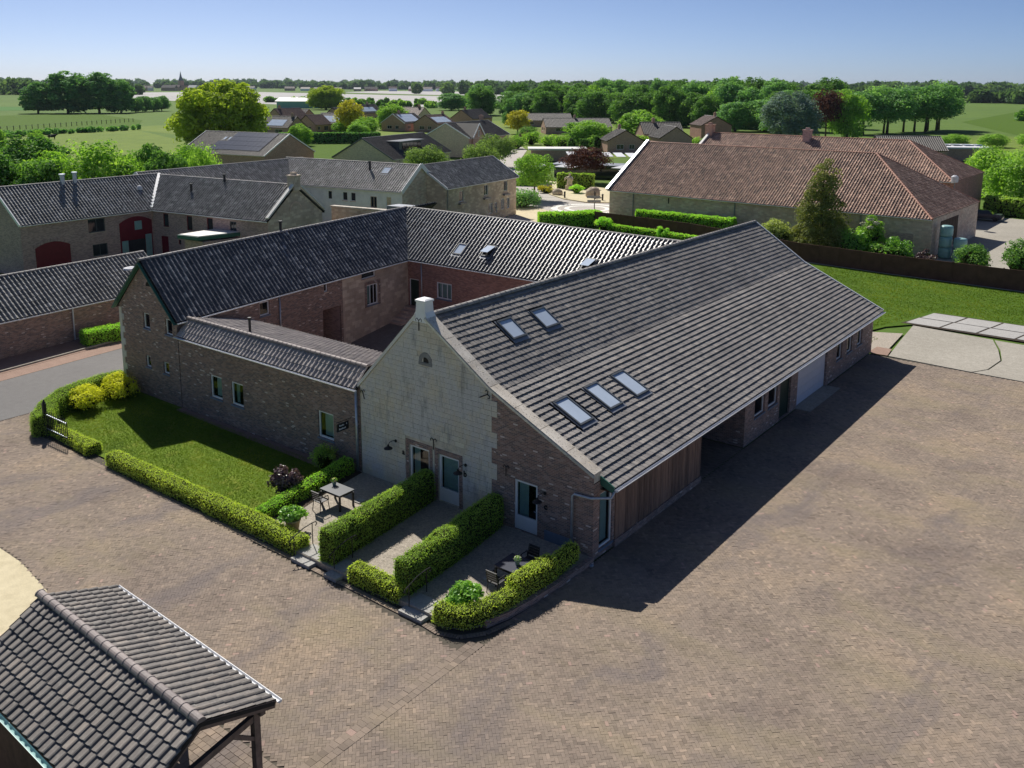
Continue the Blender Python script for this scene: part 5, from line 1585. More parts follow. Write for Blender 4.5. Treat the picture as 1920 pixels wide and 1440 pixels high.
Hd2 = house('farmhouse_wing', 'brick farmhouse wing with small windows and a pale stone gable with chimney', 'farm building', (-91.4, 51.38), (-71.2, 54.3), 7.8, 5.15, 8.1, 'brick_dark', 'tile_old', 0.32, 0.38, 'pan', {'front': [(5.69, 6.49, 3.3, 4.7, 'w', 'wine'), (9.19, 9.99, 3.2, 4.7, 'w', 'wine'), (12.09, 12.94, 3.1, 4.7, 'w', 'wine'), (15.29, 16.19, 3.2, 4.6, 'w', 'grey_frame'), (5.19, 6.29, 0.1, 2.3, 'd', 'wine'), (7.79, 8.19, 1.6, 2.1), (9.39, 10.49, 0.1, 2.2, 'd', 'wine')]}, gable_mat='marl_wall', wmat='wine')
m_ = MB(); T = Hd2['T']; L_ = Hd2['L']
m_.bar(T(L_ + 0.1, -0.2, 5.3), T(L_ + 0.1, 3.9, 8.5), 0.35, 0.16); m_.bar(T(L_ + 0.1, 8.0, 5.3), T(L_ + 0.1, 3.9, 8.5), 0.35, 0.16); m_.build('gable_coping', 'sheet_roof', Hd2['obj'])
chimney(Hd2, L_ - 0.1, 3.9, 7.6, 9.0, 0.9, 'marl_wall')
pipe(Hd2, 7.6, 0.6, 0.7, 0.12); pipe(Hd2, 11.0, 0.94, 0.7, 0.12)
m_ = MB()
for k in range(9):
    a0, a1 = math.pi * k / 9, math.pi * (k + 1) / 9
    q = [(3.9 + r_ * math.cos(t), 5.6 + r_ * math.sin(t)) for r_, t in ((0.75, a0), (0.9, a0), (0.9, a1), (0.75, a1))]
    m_.poly([T(L_ + 0.04, a, b) for a, b in q]); m_.poly([T(L_ + 0.04, a, b) for a, b in q[1:3]] + [T(L_, a, b) for a, b in q[1:3][::-1]])
m_.build('blind_arch', 'grey_stone', Hd2['obj'])
gd_ = MB(); gd_.bar((-87.35, 51.9, 5.25), (-91.2, 55.4, 8.3), 0.3, 0.06); gd_.build('valley_flashing', 'zinc_edge', Hd2['obj'])
# flat green-edged annex
an = thing('flat_annex', 'flat roofed annex with dark green fascia behind the black pantile ridge', 'annex', (-78, 55, 0))
slab_poly('wall', [(-78.0, 49.6), (-75.4, 49.9), (-74.6, 56.5), (-78.6, 60)], 0, 3.1, 'brick_dark', an)
slab_poly('roof', [(-78.3, 49.0), (-75.6, 49.5), (-74.4, 57), (-79.0, 60.4)], 3.25, 3.6, 'green', an)
slab_poly('roof_sheet', [(-78.2, 49.15), (-75.7, 49.6), (-74.5, 56.9), (-78.9, 60.2)], 3.602, 3.66, 'sheet_roof', an)

# white and stone farm behind
He0 = house('farm_range', 'old grey pantile range seen end on behind the dusky brick farmhouse', 'farm building', (-92.2, 56), (-95.1, 82), 7.6, 5.3, 8.0, 'brick_dark', 'tile_old', 0.36, 0.42, 'pan6', verge='zinc_edge', vends='L')
He1 = house('white_farmhouse', 'whitewashed farmhouse with old grey pantiles, white verge and one roof window', 'farmhouse', (-98.6, 75.45), (-76.9, 78.5), 7.6, 5.35, 8.15, 'white_wall', 'tile_old', 0.36, 0.42, 'pan6', {'front': [(12.64, 13.44, 3.6, 4.7, 'w', 'white'), (13.94, 14.74, 3.6, 4.7, 'w', 'white'), (17.04, 18.04, 3.0, 4.4, 'w', 'marl_wall'), (19.44, 20.24, 2.8, 4.5, 'd', 'brick_cream'), (10.24, 10.94, 3.6, 4.7, 'w', 'white')]}, verge='white', vends='R', gable_mat='grey_stone')
skylight(He1['obj'], on_roof(He1, 17.0, 0.6, 0.03), (1, 0.14, 0), on_roof(He1, 13.0, 1) - on_roof(He1, 13.0, 0), 1.2, 1.2)
for a_, b_ in ((He1['T'](He1['L'] + 0.22, -0.35, 5.15), He1['T'](He1['L'] + 0.22, 3.8, 8.2)), (He1['T'](He1['L'] + 0.22, 7.95, 5.15), He1['T'](He1['L'] + 0.22, 3.8, 8.2))):
    m_ = MB(); m_.bar(a_, b_, 0.08, 0.55); m_.build('barge_board', 'white', He1['obj'])
pipe(He1, 15.0, 0.72, 1.0, 0.14)
He2 = house('stone_farmhouse', 'two storey pale stone farmhouse with dark pantiles next to the roundabout', 'farmhouse', (-74.7, 84.0), (-77.1, 101.5), 8.0, 5.4, 7.95, 'marl_wall', 'tile_old', 0.36, 0.42, 'pan6', {'front': [(3.0, 4.0, 3.3, 4.7), (9.0, 10.0, 3.5, 4.9), (14.2, 15.2, 3.6, 5.0), (10.2, 11.2, 0.9, 2.3), (11.7, 12.4, 0.9, 2.3), (13.4, 14.3, 1.1, 2.6), (15.0, 15.8, 1.1, 2.6), (3.0, 4.0, 0.8, 2.0)]}, verge='zinc_edge')
m_ = MB()
for x in (3.5, 9.5, 14.7): m_.hexa([He2['T'](x - 0.75, -0.35, 3.0), He2['T'](x + 0.75, -0.35, 3.0), He2['T'](x + 0.75, -0.02, 3.0), He2['T'](x - 0.75, -0.02, 3.0), He2['T'](x - 0.75, -0.35, 3.2), He2['T'](x + 0.75, -0.35, 3.2), He2['T'](x + 0.75, -0.02, 3.2), He2['T'](x - 0.75, -0.02, 3.2)])
m_.build('flower_boxes', 'grey_metal', He2['obj'])
m_ = MB(); q = He2['T'](0.2, -0.1, 0); m_.tube([(q[0], q[1], 5.2), (q[0], q[1], 0.1)], 0.07, 6); m_.build('downpipe', 'grey_metal', He2['obj'])
wl = thing('boundary_wall', 'pale garden wall with a slate coping behind the black pantile ridge', 'wall', (-70, 66, 0))
slab_poly('wall_body', [(-74.5, 65.2), (-66.5, 66.6), (-66.5, 67.0), (-74.5, 65.6)], 0, 5.0, 'marl_wall', wl)
slab_poly('wall_coping', [(-74.6, 65.1), (-66.4, 66.5), (-66.4, 67.1), (-74.6, 65.7)], 5.002, 5.14, 'coping', wl)
slab_poly('end_pier', [(-66.48, 65.6), (-63.3, 66.1), (-63.3, 67.8), (-66.48, 67.3)], 0, 5.75, 'lead', wl)

# houses beyond
Hf = house('solar_house', 'dark roofed house covered with a field of black solar panels and white verge', 'house', (-176, 112.5), (-152.5, 116.2), 15, 3.6, 7.6, 'brick_house', 'tile_far', 0.4, 0.45, 'pan6', verge='white')
solar(Hf, 9.5, 0.18, 9, 4, 1.3, 1.75); 
solar(Hf, 7.0, 0.16, 2, 2, 1.3, 1.75)
for xx in (7.6, 9.0): skylight(Hf['obj'], on_roof(Hf, xx, 0.62, 0.05), (1, 0.15, 0), on_roof(Hf, xx, 1) - on_roof(Hf, xx, 0), 0.8, 1.2)
Hg = house('dormer_bungalow', 'cream gabled bungalow with a dark dormer in its tiled roof', 'house', (-134.3, 134.5), (-141, 160), 14.5, 2.7, 6.8, 'brick_cream', 'tile_far', 0.4, 0.45, 'pan6', {'left': [(5.0, 6.2, 1.0, 2.2), (8.2, 9.4, 1.0, 2.2)], 'front': [(1.5, 3.0, 0.3, 2.4), (6, 9, 0.8, 2.2)]}, verge='grey_frame')
m_ = MB(); T = Hg['T']
def tb(m_, T, a, b, c, d, e, f): m_.hexa([T(a, c, e), T(b, c, e), T(b, d, e), T(a, d, e), T(a, c, f), T(b, c, f), T(b, d, f), T(a, d, f)])
tb(m_, T, 7, 17, 2.4, 7.0, 3.6, 5.75); o = m_.build('dormer', 'grey_frame', Hg['obj'])
m_ = MB(); tb(m_, T, 6.6, 17.4, 1.9, 7.1, 5.752, 5.95); m_.build('dormer_roof', 'grey_frame', o)
for k in range(5):
    m_ = MB(); tb(m_, T, 8.2 + k * 1.7, 9.7 + k * 1.7, 2.3, 2.39, 4.0, 5.5); m_.build('dormer_pane', 'dark_glass', o)
Hh = house('gabled_villa', 'brick villa with two white edged gables and a long tiled roof', 'house', (-146.9, 173.8), (-151.5, 196), 13, 4.9, 8.4, 'brick_house', 'tile_far', 0.45, 0.5, 'pan6', {'front': [(3.3, 4.8, 1.0, 3.4), (8.2, 9.2, 3.0, 4.6), (14, 15.2, 3.0, 4.6)]}, verge='white', gable_mat='brick_cream')
T = Hh['T']
for x0, x1, mt in ((1.5, 7.6, 'brick_house'),):
    m_ = MB(); xm = (x0 + x1) / 2
    m_.poly([T(x0, -0.4, 0), T(x1, -0.4, 0), T(x1, -0.4, 4.9), T(xm, -0.4, 8.1), T(x0, -0.4, 4.9)]); m_.poly([T(x0, 0, 0), T(x0, -0.4, 0), T(x0, -0.4, 4.9), T(x0, 0, 4.9)]); m_.poly([T(x1, -0.4, 0), T(x1, 0, 0), T(x1, 0, 4.9), T(x1, -0.4, 4.9)])
    o = m_.build('front_gable', mt, Hh['obj'])
    m_ = MB(); m_.hexa([T(x0 - .3, -0.6, 4.75), T(xm, -0.6, 8.15), T(xm, 6.4, 8.15), T(x0 - .3, 0.2, 4.75), T(x0 - .3, -0.6, 4.95), T(xm, -0.6, 8.35), T(xm, 6.4, 8.35), T(x0 - .3, 0.2, 4.95)])
    m_.hexa([T(xm, -0.6, 8.15), T(x1 + .3, -0.6, 4.75), T(x1 + .3, 0.2, 4.75), T(xm, 6.4, 8.15), T(xm, -0.6, 8.35), T(x1 + .3, -0.6, 4.95), T(x1 + .3, 0.2, 4.95), T(xm, 6.4, 8.35)]); m_.build('gable_roof', 'tile_far', o)
    m_ = MB(); m_.bar(T(x0 - .35, -0.66, 4.85), T(xm, -0.66, 8.3), 0.1, 0.35); m_.bar(T(x1 + .35, -0.66, 4.85), T(xm, -0.66, 8.3), 0.1, 0.35); m_.build('gable_trim', 'white', o)
    for a, b, c, d in ((xm - 0.9, xm + 0.9, 1.0, 3.6), (xm - 0.35, xm + 0.35, 5.1, 6.6)):
        m_ = MB(); tb(m_, T, a, b, -0.47, -0.39, c, d); fo = m_.build('window', 'white', o)
        m_ = MB(); tb(m_, T, a + .15, b - .15, -0.5, -0.472, c + .15, d - .15); m_.build('gable_pane', 'dark_glass', o)
chimney(Hh, 20, 7, 7.8, 9.6, 0.9)

def cottage(x, y, ang, L, W, ze, zr, label, roof='tile_far', walls='brick_house', sol=None, verge=None, ch=None, solmat='pane_blind', cat='house'):
    t = np.array((math.cos(ang), math.sin(ang))); p0 = np.array((x, y)) - t * L / 2; p1 = p0 + t * L
    ops = {'front': [(L * 0.15, L * 0.3, 0.9, 2.2), (L * 0.55, L * 0.8, 0.6, 2.3)], 'left': [(W * 0.25, W * 0.45, 0.9, 2.2), (W * 0.6, W * 0.75, 0.9, 2.2)], 'right': [(W * 0.3, W * 0.5, 0.9, 2.2)]}
    H = house('village_house', label, cat, p0, p1, W, ze, zr, walls, roof, 0.5, 0.55, 'pan6', ops, verge=verge, group=None, gut=False)
    if sol: solar(H, *sol, mat=solmat)
    if ch is not None: chimney(H, ch, W / 2, zr - 0.6, zr + 1.0, 0.8)
    return H
a8 = rad(8)
cottage(-318, 256, rad(8), 14, 10, 3.5, 7.2, 'brown brick house with blue solar panels furthest left of the village', sol=(2, 0.2, 5, 2, 1.8, 1.7))
cottage(-262, 204, rad(10), 13, 10, 3.0, 6.6, 'low brick house with pale blue solar roof beside the big round tree', sol=(3, 0.15, 4, 2, 1.8, 1.7), ch=11)
cottage(-300, 246, rad(98), 15, 11, 3.6, 8.0, 'brick house with a plain brown gable behind the solar roofed bungalow', 'tile_red', ch=3)
cottage(-271, 236, rad(8), 13, 10, 3.2, 6.8, 'brick house with wide blue solar roof left of the yellow tree', sol=(2, 0.15, 5, 2, 1.9, 1.8))
cottage(-287, 266, rad(100), 15, 12, 4.0, 8.2, 'tall brick house with pale solar panels right of the yellow tree', sol=(2, 0.2, 6, 2, 1.8, 1.8), ch=8)
cottage(-330, 318, rad(98), 16, 11, 4.0, 8.0, 'house with solar roof and chimney in the second village row', sol=(1, 0.2, 6, 2, 1.8, 1.7), ch=10)
cottage(-294, 300, rad(8), 18, 12, 3.6, 7.6, 'brown roofed cream house left of the round green bush', 'tile_red', 'brick_cream', ch=15)
cottage(-249, 262, rad(98), 14, 11, 3.2, 6.6, 'house with white framed solar roof behind the long villa roof', sol=(1.5, 0.15, 5, 3, 2.0, 1.7), ch=4, verge='white')
cottage(-236, 266, rad(98), 13, 11, 3.2, 6.4, 'house with greyish solar tiles next to the white framed solar roof', 'tile_red', sol=(1, 0.15, 5, 2, 2.0, 1.9), ch=12)
cottage(-250, 305, rad(100), 17, 11, 3.8, 7.4, 'brick house with dark roof and plain gable before the wood', 'tile_far', ch=3)
cottage(-268, 232, rad(98), 9, 9, 3.0, 6.4, 'small brick gable house tucked behind the dormer bungalow', 'tile_red')
cottage(-232, 326, rad(44), 24, 12, 2.8, 5.6, 'long low house with flat grey roof at the foot of the wood', 'tile_far', ch=2)
cottage(-188, 286, rad(44), 25, 13, 2.6, 5.6, 'wide bungalow with grey slate roof and chimney behind the vineyard', 'tile_far', ch=12)
cottage(-128, 240, rad(44), 12, 10, 4.0, 7.2, 'grey roofed house with chimneys left behind the terracotta barn', 'tile_far', ch=4)
cottage(-126, 222, rad(134), 10, 10, 3.2, 6.0, 'small dormer house with white window band beside the restaurant', 'tile_far', ch=8)
cottage(-118, 234, rad(134), 12, 9, 3.8, 6.8, 'dark ridged cottage close to the left end of the rear barn', 'tile_far')
cottage(-128, 282, rad(134), 12, 10, 5.4, 8.2, 'tall red brick house in front of the wood', 'tile_red', 'brick_red', ch=2)
sh = thing('long_shed', 'long sea green shed with pale roof beyond the village', 'shed', (-538, 450, 0))
slab_poly('wall', [(-560, 440), (-522, 470), (-538, 490), (-576, 460)], 0, 5, 'shed_green', sh)
m_ = MB(); A = [np.array(p, float) for p in ((-561, 439, 5), (-521, 470, 5), (-537, 491, 5), (-577, 460, 5))]
rA, rB_ = (A[0] + A[3]) / 2 + (0, 0, 2.6), (A[1] + A[2]) / 2 + (0, 0, 2.6)
m_.poly([A[0], A[1], rB_, rA]); m_.poly([A[2], A[3], rA, rB_]); m_.poly([A[1], A[2], rB_]); m_.poly([A[3], A[0], rA]); m_.build('roof', 'sheet_roof', sh)

# the two big terracotta barns on the right
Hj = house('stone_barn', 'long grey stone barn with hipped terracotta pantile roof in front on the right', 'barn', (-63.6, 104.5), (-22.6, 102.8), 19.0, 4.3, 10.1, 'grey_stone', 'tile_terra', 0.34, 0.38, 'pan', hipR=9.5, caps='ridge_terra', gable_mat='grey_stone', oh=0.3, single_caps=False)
T = Hj['T']; m_ = MB()
m_.bar(T(-0.1, -0.5, 4.3), T(-0.1, 9.5, 10.35), 0.4, 0.25); m_.bar(T(-0.1, 19.5, 4.3), T(-0.1, 9.5, 10.35), 0.4, 0.25); m_.build('gable_coping', 'zinc', Hj['obj'])
for x in (3.8, 18.3, 33.5):
    m_ = MB(); q = T(x, -0.1, 0); m_.tube([(q[0], q[1], 4.2), (q[0], q[1], 0)], 0.07, 6); m_.build('downpipe', 'grey_metal', Hj['obj'])
for x in (9, 27.5, 31):
    m_ = MB(); tb(m_, T, x, x + 0.15, -0.03, 0.02, 3.1, 3.8); m_.build('wall_slit', 'room', Hj['obj'])
m_ = MB(); tb(m_, T, 30.0, 39.2, -0.025, 0.005, 0.0, 2.4); m_.build('brick_repair', 'brick_dark', Hj['obj'])
for k in range(6):
    m_ = MB(); m_.hexa([T(41.02, 3 + k * 1.2, 0.3), T(41.06, 3 + k * 1.2, 0.3), T(41.06, 4.15 + k * 1.2, 0.3), T(41.02, 4.15 + k * 1.2, 0.3), T(41.02, 3 + k * 1.2, 3.6), T(41.06, 3 + k * 1.2, 3.6), T(41.06, 4.15 + k * 1.2, 3.6), T(41.02, 4.15 + k * 1.2, 3.6)]); m_.build('barn_board', 'dark_wood', Hj['obj'])
Hj2 = house('rear_barn', 'second terracotta roofed barn with chimney behind the stone barn', 'barn', (-66.2, 131.8), (-26.6, 131.0), 17, 5.7, 10.3, 'brick_red', 'tile_terra', 0.38, 0.42, 'pan6', hipR=8.5, caps='ridge_terra', oh=0.3)
chimney(Hj2, 16.5, 7.6, 9.4, 11.3, 1.1, 'brick_dark'); chimney(Hj2, -0.2, 8.3, 9, 11.6, 1.2, 'brick_house')
m_ = MB(); T = Hj2['T']; m_.bar(T(-0.2, -0.4, 5.7), T(-0.2, 8.5, 10.5), 0.4, 0.3); m_.build('gable_coping', 'sheet_roof', Hj2['obj'])
Hn = house('barn_annex', 'dark roofed annex far right beyond the terracotta barns', 'annex', (-63, 228), (-50, 236), 12, 3.0, 6.0, 'brick_house', 'tile_far', 0.5, 0.55, 'pan6', gut=False)
flat = thing('flat_solar_roof', 'white edged flat roof with solar panels right of the dark annex', 'annex', (-46, 247, 0))
slab_poly('wall', [(-56, 240), (-43, 248), (-49, 260), (-62, 252)], 0, 3.0, 'brick_house', flat)
slab_poly('roof', [(-56.5, 239.5), (-42.5, 248), (-48.5, 260.5), (-62.5, 252)], 3.002, 3.4, 'canvas', flat)
for k in range(5):
    x, y = -56 + k * 2.3, 246 + k * 1.45
    slab_poly('solar_panel', [(x, y), (x + 1.7, y + 1.1), (x + 0.2, y + 4), (x - 1.5, y + 2.9)], 3.45, 3.6, 'solar', flat)

# ------------------------------------------------------------------ carport in the lower left corner
cp = thing('carport', 'open timber carport with brown grey tiles and ridge caps in the lower left corner', 'carport', (-21, 10.4, 0))
E0, E1 = np.array((-25.5, 13.05, 2.58)), np.array((-17.25, 12.72, 2.58))
R0, R1 = np.array((-25.0, 10.62, 3.62)), np.array((-16.85, 10.32, 3.62))
L0, L1 = np.array((-24.55, 8.35, 2.58)), np.array((-16.45, 8.05, 2.58))
r1 = roof_slope(cp, L0, L1, R1, R0, 0.29, 0.36, 'roll', 'tile_port', n_obj=180, lift=0.045, thick=0.045)
r2 = roof_slope(cp, E1, E0, R0, R1, 0.29, 0.36, 'roll', 'tile_port', n_obj=120, lift=0.04, thick=0.04)
ridge_caps(r1, R0 + (-0.05, 0, 0.04), R1 + (0.05, 0, 0.04), 0.37, 0.135, 'ridge_brown')
gutter(cp, E0 + (-0.05, 0.09, -0.02), E1 + (0.05, 0.09, -0.02), 0.07)
gutter(cp, L0 + (-0.05, -0.09, -0.02), L1 + (0.05, -0.09, -0.02), 0.07, 'bale')
mixp = lambda a, b, f: a + (b - a) * f
for f in (0.03, 0.5, 0.95):
    pe, pl, pr_ = mixp(E0, E1, f), mixp(L0, L1, f), mixp(R0, R1, f)
    qe, ql = mixp(pe, pl, 0.09), mixp(pl, pe, 0.07)
    for q in (qe, ql):
        m_ = MB(); m_.box(q[0] - 0.09, q[0] + 0.09, q[1] - 0.09, q[1] + 0.09, 0, 2.4); m_.build('post', 'post_wood', cp)
    m_ = MB(); m_.bar((ql[0], ql[1] + 0.1, 2.22), (qe[0], qe[1] - 0.1, 2.22), 0.13, 0.17); m_.build('tie_beam', 'post_wood', cp)
    dv = nv((qe - ql) * np.array((1, 1, 0)))
    for q, s_ in ((qe, -1), (ql, 1)):
        m_ = MB(); m_.bar((q[0] + s_ * dv[0] * 0.09, q[1] + s_ * dv[1] * 0.09, 1.65), (q[0] + s_ * dv[0] * 0.75, q[1] + s_ * dv[1] * 0.75, 2.15), 0.1, 0.1); m_.build('brace', 'post_wood', cp)
    for q in (pe, pl):
        m_ = MB(); m_.bar(q + (0, 0, -0.1), pr_ + (0, 0, -0.18), 0.09, 0.13); m_.build('rafter', 'post_wood', cp)
for a, b in ((E0, E1), (L0, L1)):
    o_ = np.array((0, -0.4 if a is E0 else 0.35, 0))
    m_ = MB(); m_.bar((*(a + o_)[:2], 2.47), (*(b + o_)[:2], 2.47), 0.15, 0.13); m_.build('wall_plate', 'post_wood', cp)
for a in (E1, L1):
    m_ = MB(); m_.bar(a + (-0.04, 0, -0.1), R1 + (-0.04, 0, -0.12), 0.05, 0.2); m_.build('verge_board', 'post_wood', cp)
for k in range(46):
    q = mixp(mixp(L0, L1, 0.02), mixp(L0, L1, 0.96), k / 46) + (0, 0.12, 0); m_ = MB(); m_.box(q[0], q[0] + 0.158, q[1], q[1] + 0.05 + 0.01 * (k % 2), 0.05, 2.4); m_.build('wall_board', 'dark_wood', cp)
# ------------------------------------------------------------------ gardens in front of the barn
sheet('front_lawn', [(-50.2, 25.4), (-49.5, 23.4), (-48.3, 21.9), (-46.6, 20.9), (-45.4, 20.95), (-30.4, 21.2), (-30.4, 27.38), (-50.2, 27.38)], 0.03, 'lawn')
gn = 42000
gP = np.stack([rng.uniform(-49.5, -30.6, gn), rng.uniform(21.3, 27.1, gn), np.full(gn, 0.045)], 1)
gP = gP[pip(gP[:, :2], [(-49.6, 25.4), (-49.0, 23.6), (-48.0, 22.2), (-46.4, 21.3), (-30.6, 21.4), (-30.6, 27.1), (-49.6, 27.1)])]
gN = unit(len(gP)) * np.array((1, 1, 0.7)); gN /= np.linalg.norm(gN, axis=1, keepdims=True)
gV, gF = leaf_quads(gP, gN, 0.04, 0.3)
gt = np.clip(0.45 + 0.35 * np.sin(gP[:, 0] * 0.9 + 2.0 * np.sin(gP[:, 1] * 0.8)) * np.sin(gP[:, 1] * 1.3 + gP[:, 0] * 0.35) + rng.normal(0, 0.15, len(gP)), 0, 1)
gq = np.stack([rng.uniform(-30, 10, 60000), rng.uniform(63.5, 92, 60000), np.full(60000, 0.0)], 1)
gq = gq[pip(gq[:, :2], [(-30, 63.5), (-17.9, 63.5), (-17.6, 66.8), (-19.2, 68.4), (-18.6, 70.6), (-17.8, 73.2), (-16.5, 77.9), (10, 77.8), (10, 90.2), (-12, 90.2), (-30, 91.4)])]
gM = unit(len(gq)) * np.array((1, 1, 0.7)); gM /= np.linalg.norm(gM, axis=1, keepdims=True)
gV2, gF2 = leaf_quads(gq, gM, 0.09, 0.3)
gt2 = np.clip(0.5 + 0.3 * np.sin(gq[:, 0] * 0.7 + 2.0 * np.sin(gq[:, 1] * 0.5)) * np.sin(gq[:, 1] * 0.9 + gq[:, 0] * 0.25) + rng.normal(0, 0.17, len(gq)), 0, 1)
link('grass_blades', np_mesh('grass_blades', gV2, gF2, 'grass', np.repeat(gt2, 4)), None, 'mown grass of the lawn behind the main barn', 'grass', kind='stuff')
link('grass_blades', np_mesh('grass_blades', gV, gF, 'grass', np.repeat(gt, 4)), None, 'short mown grass of the lawn in front of the brick wing', 'grass', kind='stuff')
slab_poly('terrace', [(-30.2, 20.72), (-26.5, 20.72), (-19.4, 20.75), (-18.75, 20.7), (-18.15, 21.0), (-17.75, 21.6), (-17.5, 22.5), (-17.3, 24.6), (-17.12, 27.38), (-30.2, 27.38)], -0.05, 0.19, 'gravel', kind='structure')
slab_poly('wall_foot_strip', [(-44.3, 26.95), (-30.4, 26.7), (-30.4, 27.37), (-44.3, 27.37)], -0.02, 0.045, 'klinker', kind='structure')
bed = slab_poly('planting_bed', [(-30.15, 21.9), (-28.7, 22.0), (-29.3, 24.6), (-29.7, 27.35), (-30.15, 27.35)], 0.15, 0.2, 'soil', kind='structure')
lw = thing('retaining_wall', 'low brick retaining wall under the curved hedge beside the yard', 'wall', (-17.2, 24.5, 0))
rp = [(-17.62, 21.55), (-17.36, 22.45), (-17.2, 23.6), (-17.08, 25.0), (-17.02, 27.3)]
for (a, b) in zip(rp[:-1], rp[1:]):
    m_ = MB(); m_.hexa([(a[0] - .1, a[1], -.03), (a[0] + .1, a[1], -.03), (b[0] + .1, b[1], -.03), (b[0] - .1, b[1], -.03), (a[0] - .1, a[1], .24), (a[0] + .1, a[1], .24), (b[0] + .1, b[1], .24), (b[0] - .1, b[1], .24)]); m_.build('wall_section', 'brick', lw)

def H2d(*pts): return [(x, y, h, w) for x, y, h, w in pts]
hedge('low_hedge', H2d((-40.2, 20.95, .62, .72), (-34, 21.0, .6, .72), (-29.7, 21.05, .62, .75), (-26.35, 21.02, .6, .72)), 'long low clipped hedge between the lawn and the brick yard', z=0.0)
hedge('low_hedge', H2d((-29.6, 21.5, .62, .6), (-30.0, 24.5, .75, .62), (-30.35, 27.1, .85, .65)), 'clipped hedge running from the long low hedge back to the downpipe wall', 'hedge_bright', z=0.0)
hedge('tall_hedge', H2d((-24.75, 20.85, 1.4, .72), (-25.1, 24.2, 1.42, .76), (-25.42, 27.25, 1.42, .72)), 'tall clipped hedge between the grey table terrace and the middle terrace', 'hedge_green', z=0.1)
hedge('tall_hedge', H2d((-21.05, 21.1, 1.36, .74), (-21.3, 24.2, 1.4, .78), (-21.65, 27.25, 1.42, .72)), 'tall clipped hedge between the middle terrace and the navy table terrace', 'hedge_green', z=0.1)
hedge('low_hedge', H2d((-23.35, 20.95, .62, .62), (-20.85, 21.0, .6, .62)), 'short low hedge closing the front of the middle terrace', z=0.02)
hedge('curved_hedge', H2d((-19.1, 20.88, .62, .6), (-18.6, 20.85, .6, .6), (-18.2, 21.1, .6, .6), (-17.85, 21.75, .6, .6), (-17.68, 22.6, .62, .6), (-17.62, 23.1, .64, .6)), 'low curved hedge with golden top at the corner of the yard', z=0.08)
hedge('curved_hedge', H2d((-17.66, 23.15, .95, .6), (-17.55, 24.4, .95, .62), (-17.5, 25.3, .95, .6)), 'higher step of the curved hedge beside the navy table', z=0.1)
hedge('curved_hedge', H2d((-17.5, 25.35, .72, .5), (-17.6, 26.9, .7, .5)), 'lowest hedge end by the barn corner downpipe', z=0.12)
hedge('road_hedge', H2d((-50.0, 27.1, 1.15, .8), (-50.05, 25.5, 1.15, .85), (-49.5, 23.4, 1.15, .9), (-48.3, 21.9, 1.15, .95), (-46.9, 20.9, 1.15, 1.0), (-46.2, 20.55, 1.15, .95)), 'dark green rounded hedge along the road at the left lawn corner', 'hedge_green', z=0.0, dens=760)
hedge('low_hedge', H2d((-46.0, 21.1, .5, .5), (-44.0, 21.05, .5, .6), (-42.0, 21.0, .52, .8)), 'short low hedge behind the iron gate at the lawn corner', z=0.0)
hedge('road_hedge', H2d((-60.9, 30.4, 1.0, 1.3), (-60.6, 33.2, 1.0, 1.4)), 'bright green hedge block against the roadside shed', 'hedge_bright', leaf=0.05, dens=380)
bush('yellow_shrub', -48.4, 23.9, 1.25, 2.3, 'front yellow shrub on the lawn, nearer the iron gate', 'leaf_yellow', 0.055, 30, 130, seed=4, d=1.9)
bush('yellow_shrub', -48.6, 26.0, 1.35, 2.4, 'rear yellow shrub on the lawn, nearer the brick gable', 'leaf_yellow', 0.055, 30, 130, seed=5, d=2.0)
bush('purple_shrub', -30.75, 23.8, 1.5, 1.35, 'dark purple leaved shrub at the end of the lawn', 'leaf_purple', 0.07, 24, 80, seed=6)
bush('round_shrub', -31.6, 26.7, 1.25, 1.2, 'round dark green shrub against the brick wing by the downpipe', 'hedge_green', 0.04, 24, 110, seed=7)
bush('laurel_shrub', -18.75, 21.75, 0.85, 1.25, 'glossy round laurel behind the curved golden hedge', 'leaf_laurel', 0.075, 24, 70, z=0.19, seed=8)
def potted(x, y, label):
    e = thing('potted_shrub', label, 'potted plant', (x, y, 0.19))
    m_ = MB(); m_.lathe([(0.22, 0), (0.3, 0.42), (0.33, 0.44), (0.33, 0.5), (0.28, 0.5), (0.26, 0.44)], (0, 0, 0), 14)
    o = bpy.data.objects.new('pot', m_.mesh('pot', 'pot', True)); COL.objects.link(o); o.parent = e
    o = bpy.data.objects.new('foliage', crown_mesh('foliage', 'leaf_laurel', 0.45, 0.95, 0.5, 0.5, 'dome', 20, 70, 0.07, 0.36, 9)); COL.objects.link(o); o.parent = e
potted(-27.8, 21.75, 'leafy shrub in a sand coloured pot behind the handrail')

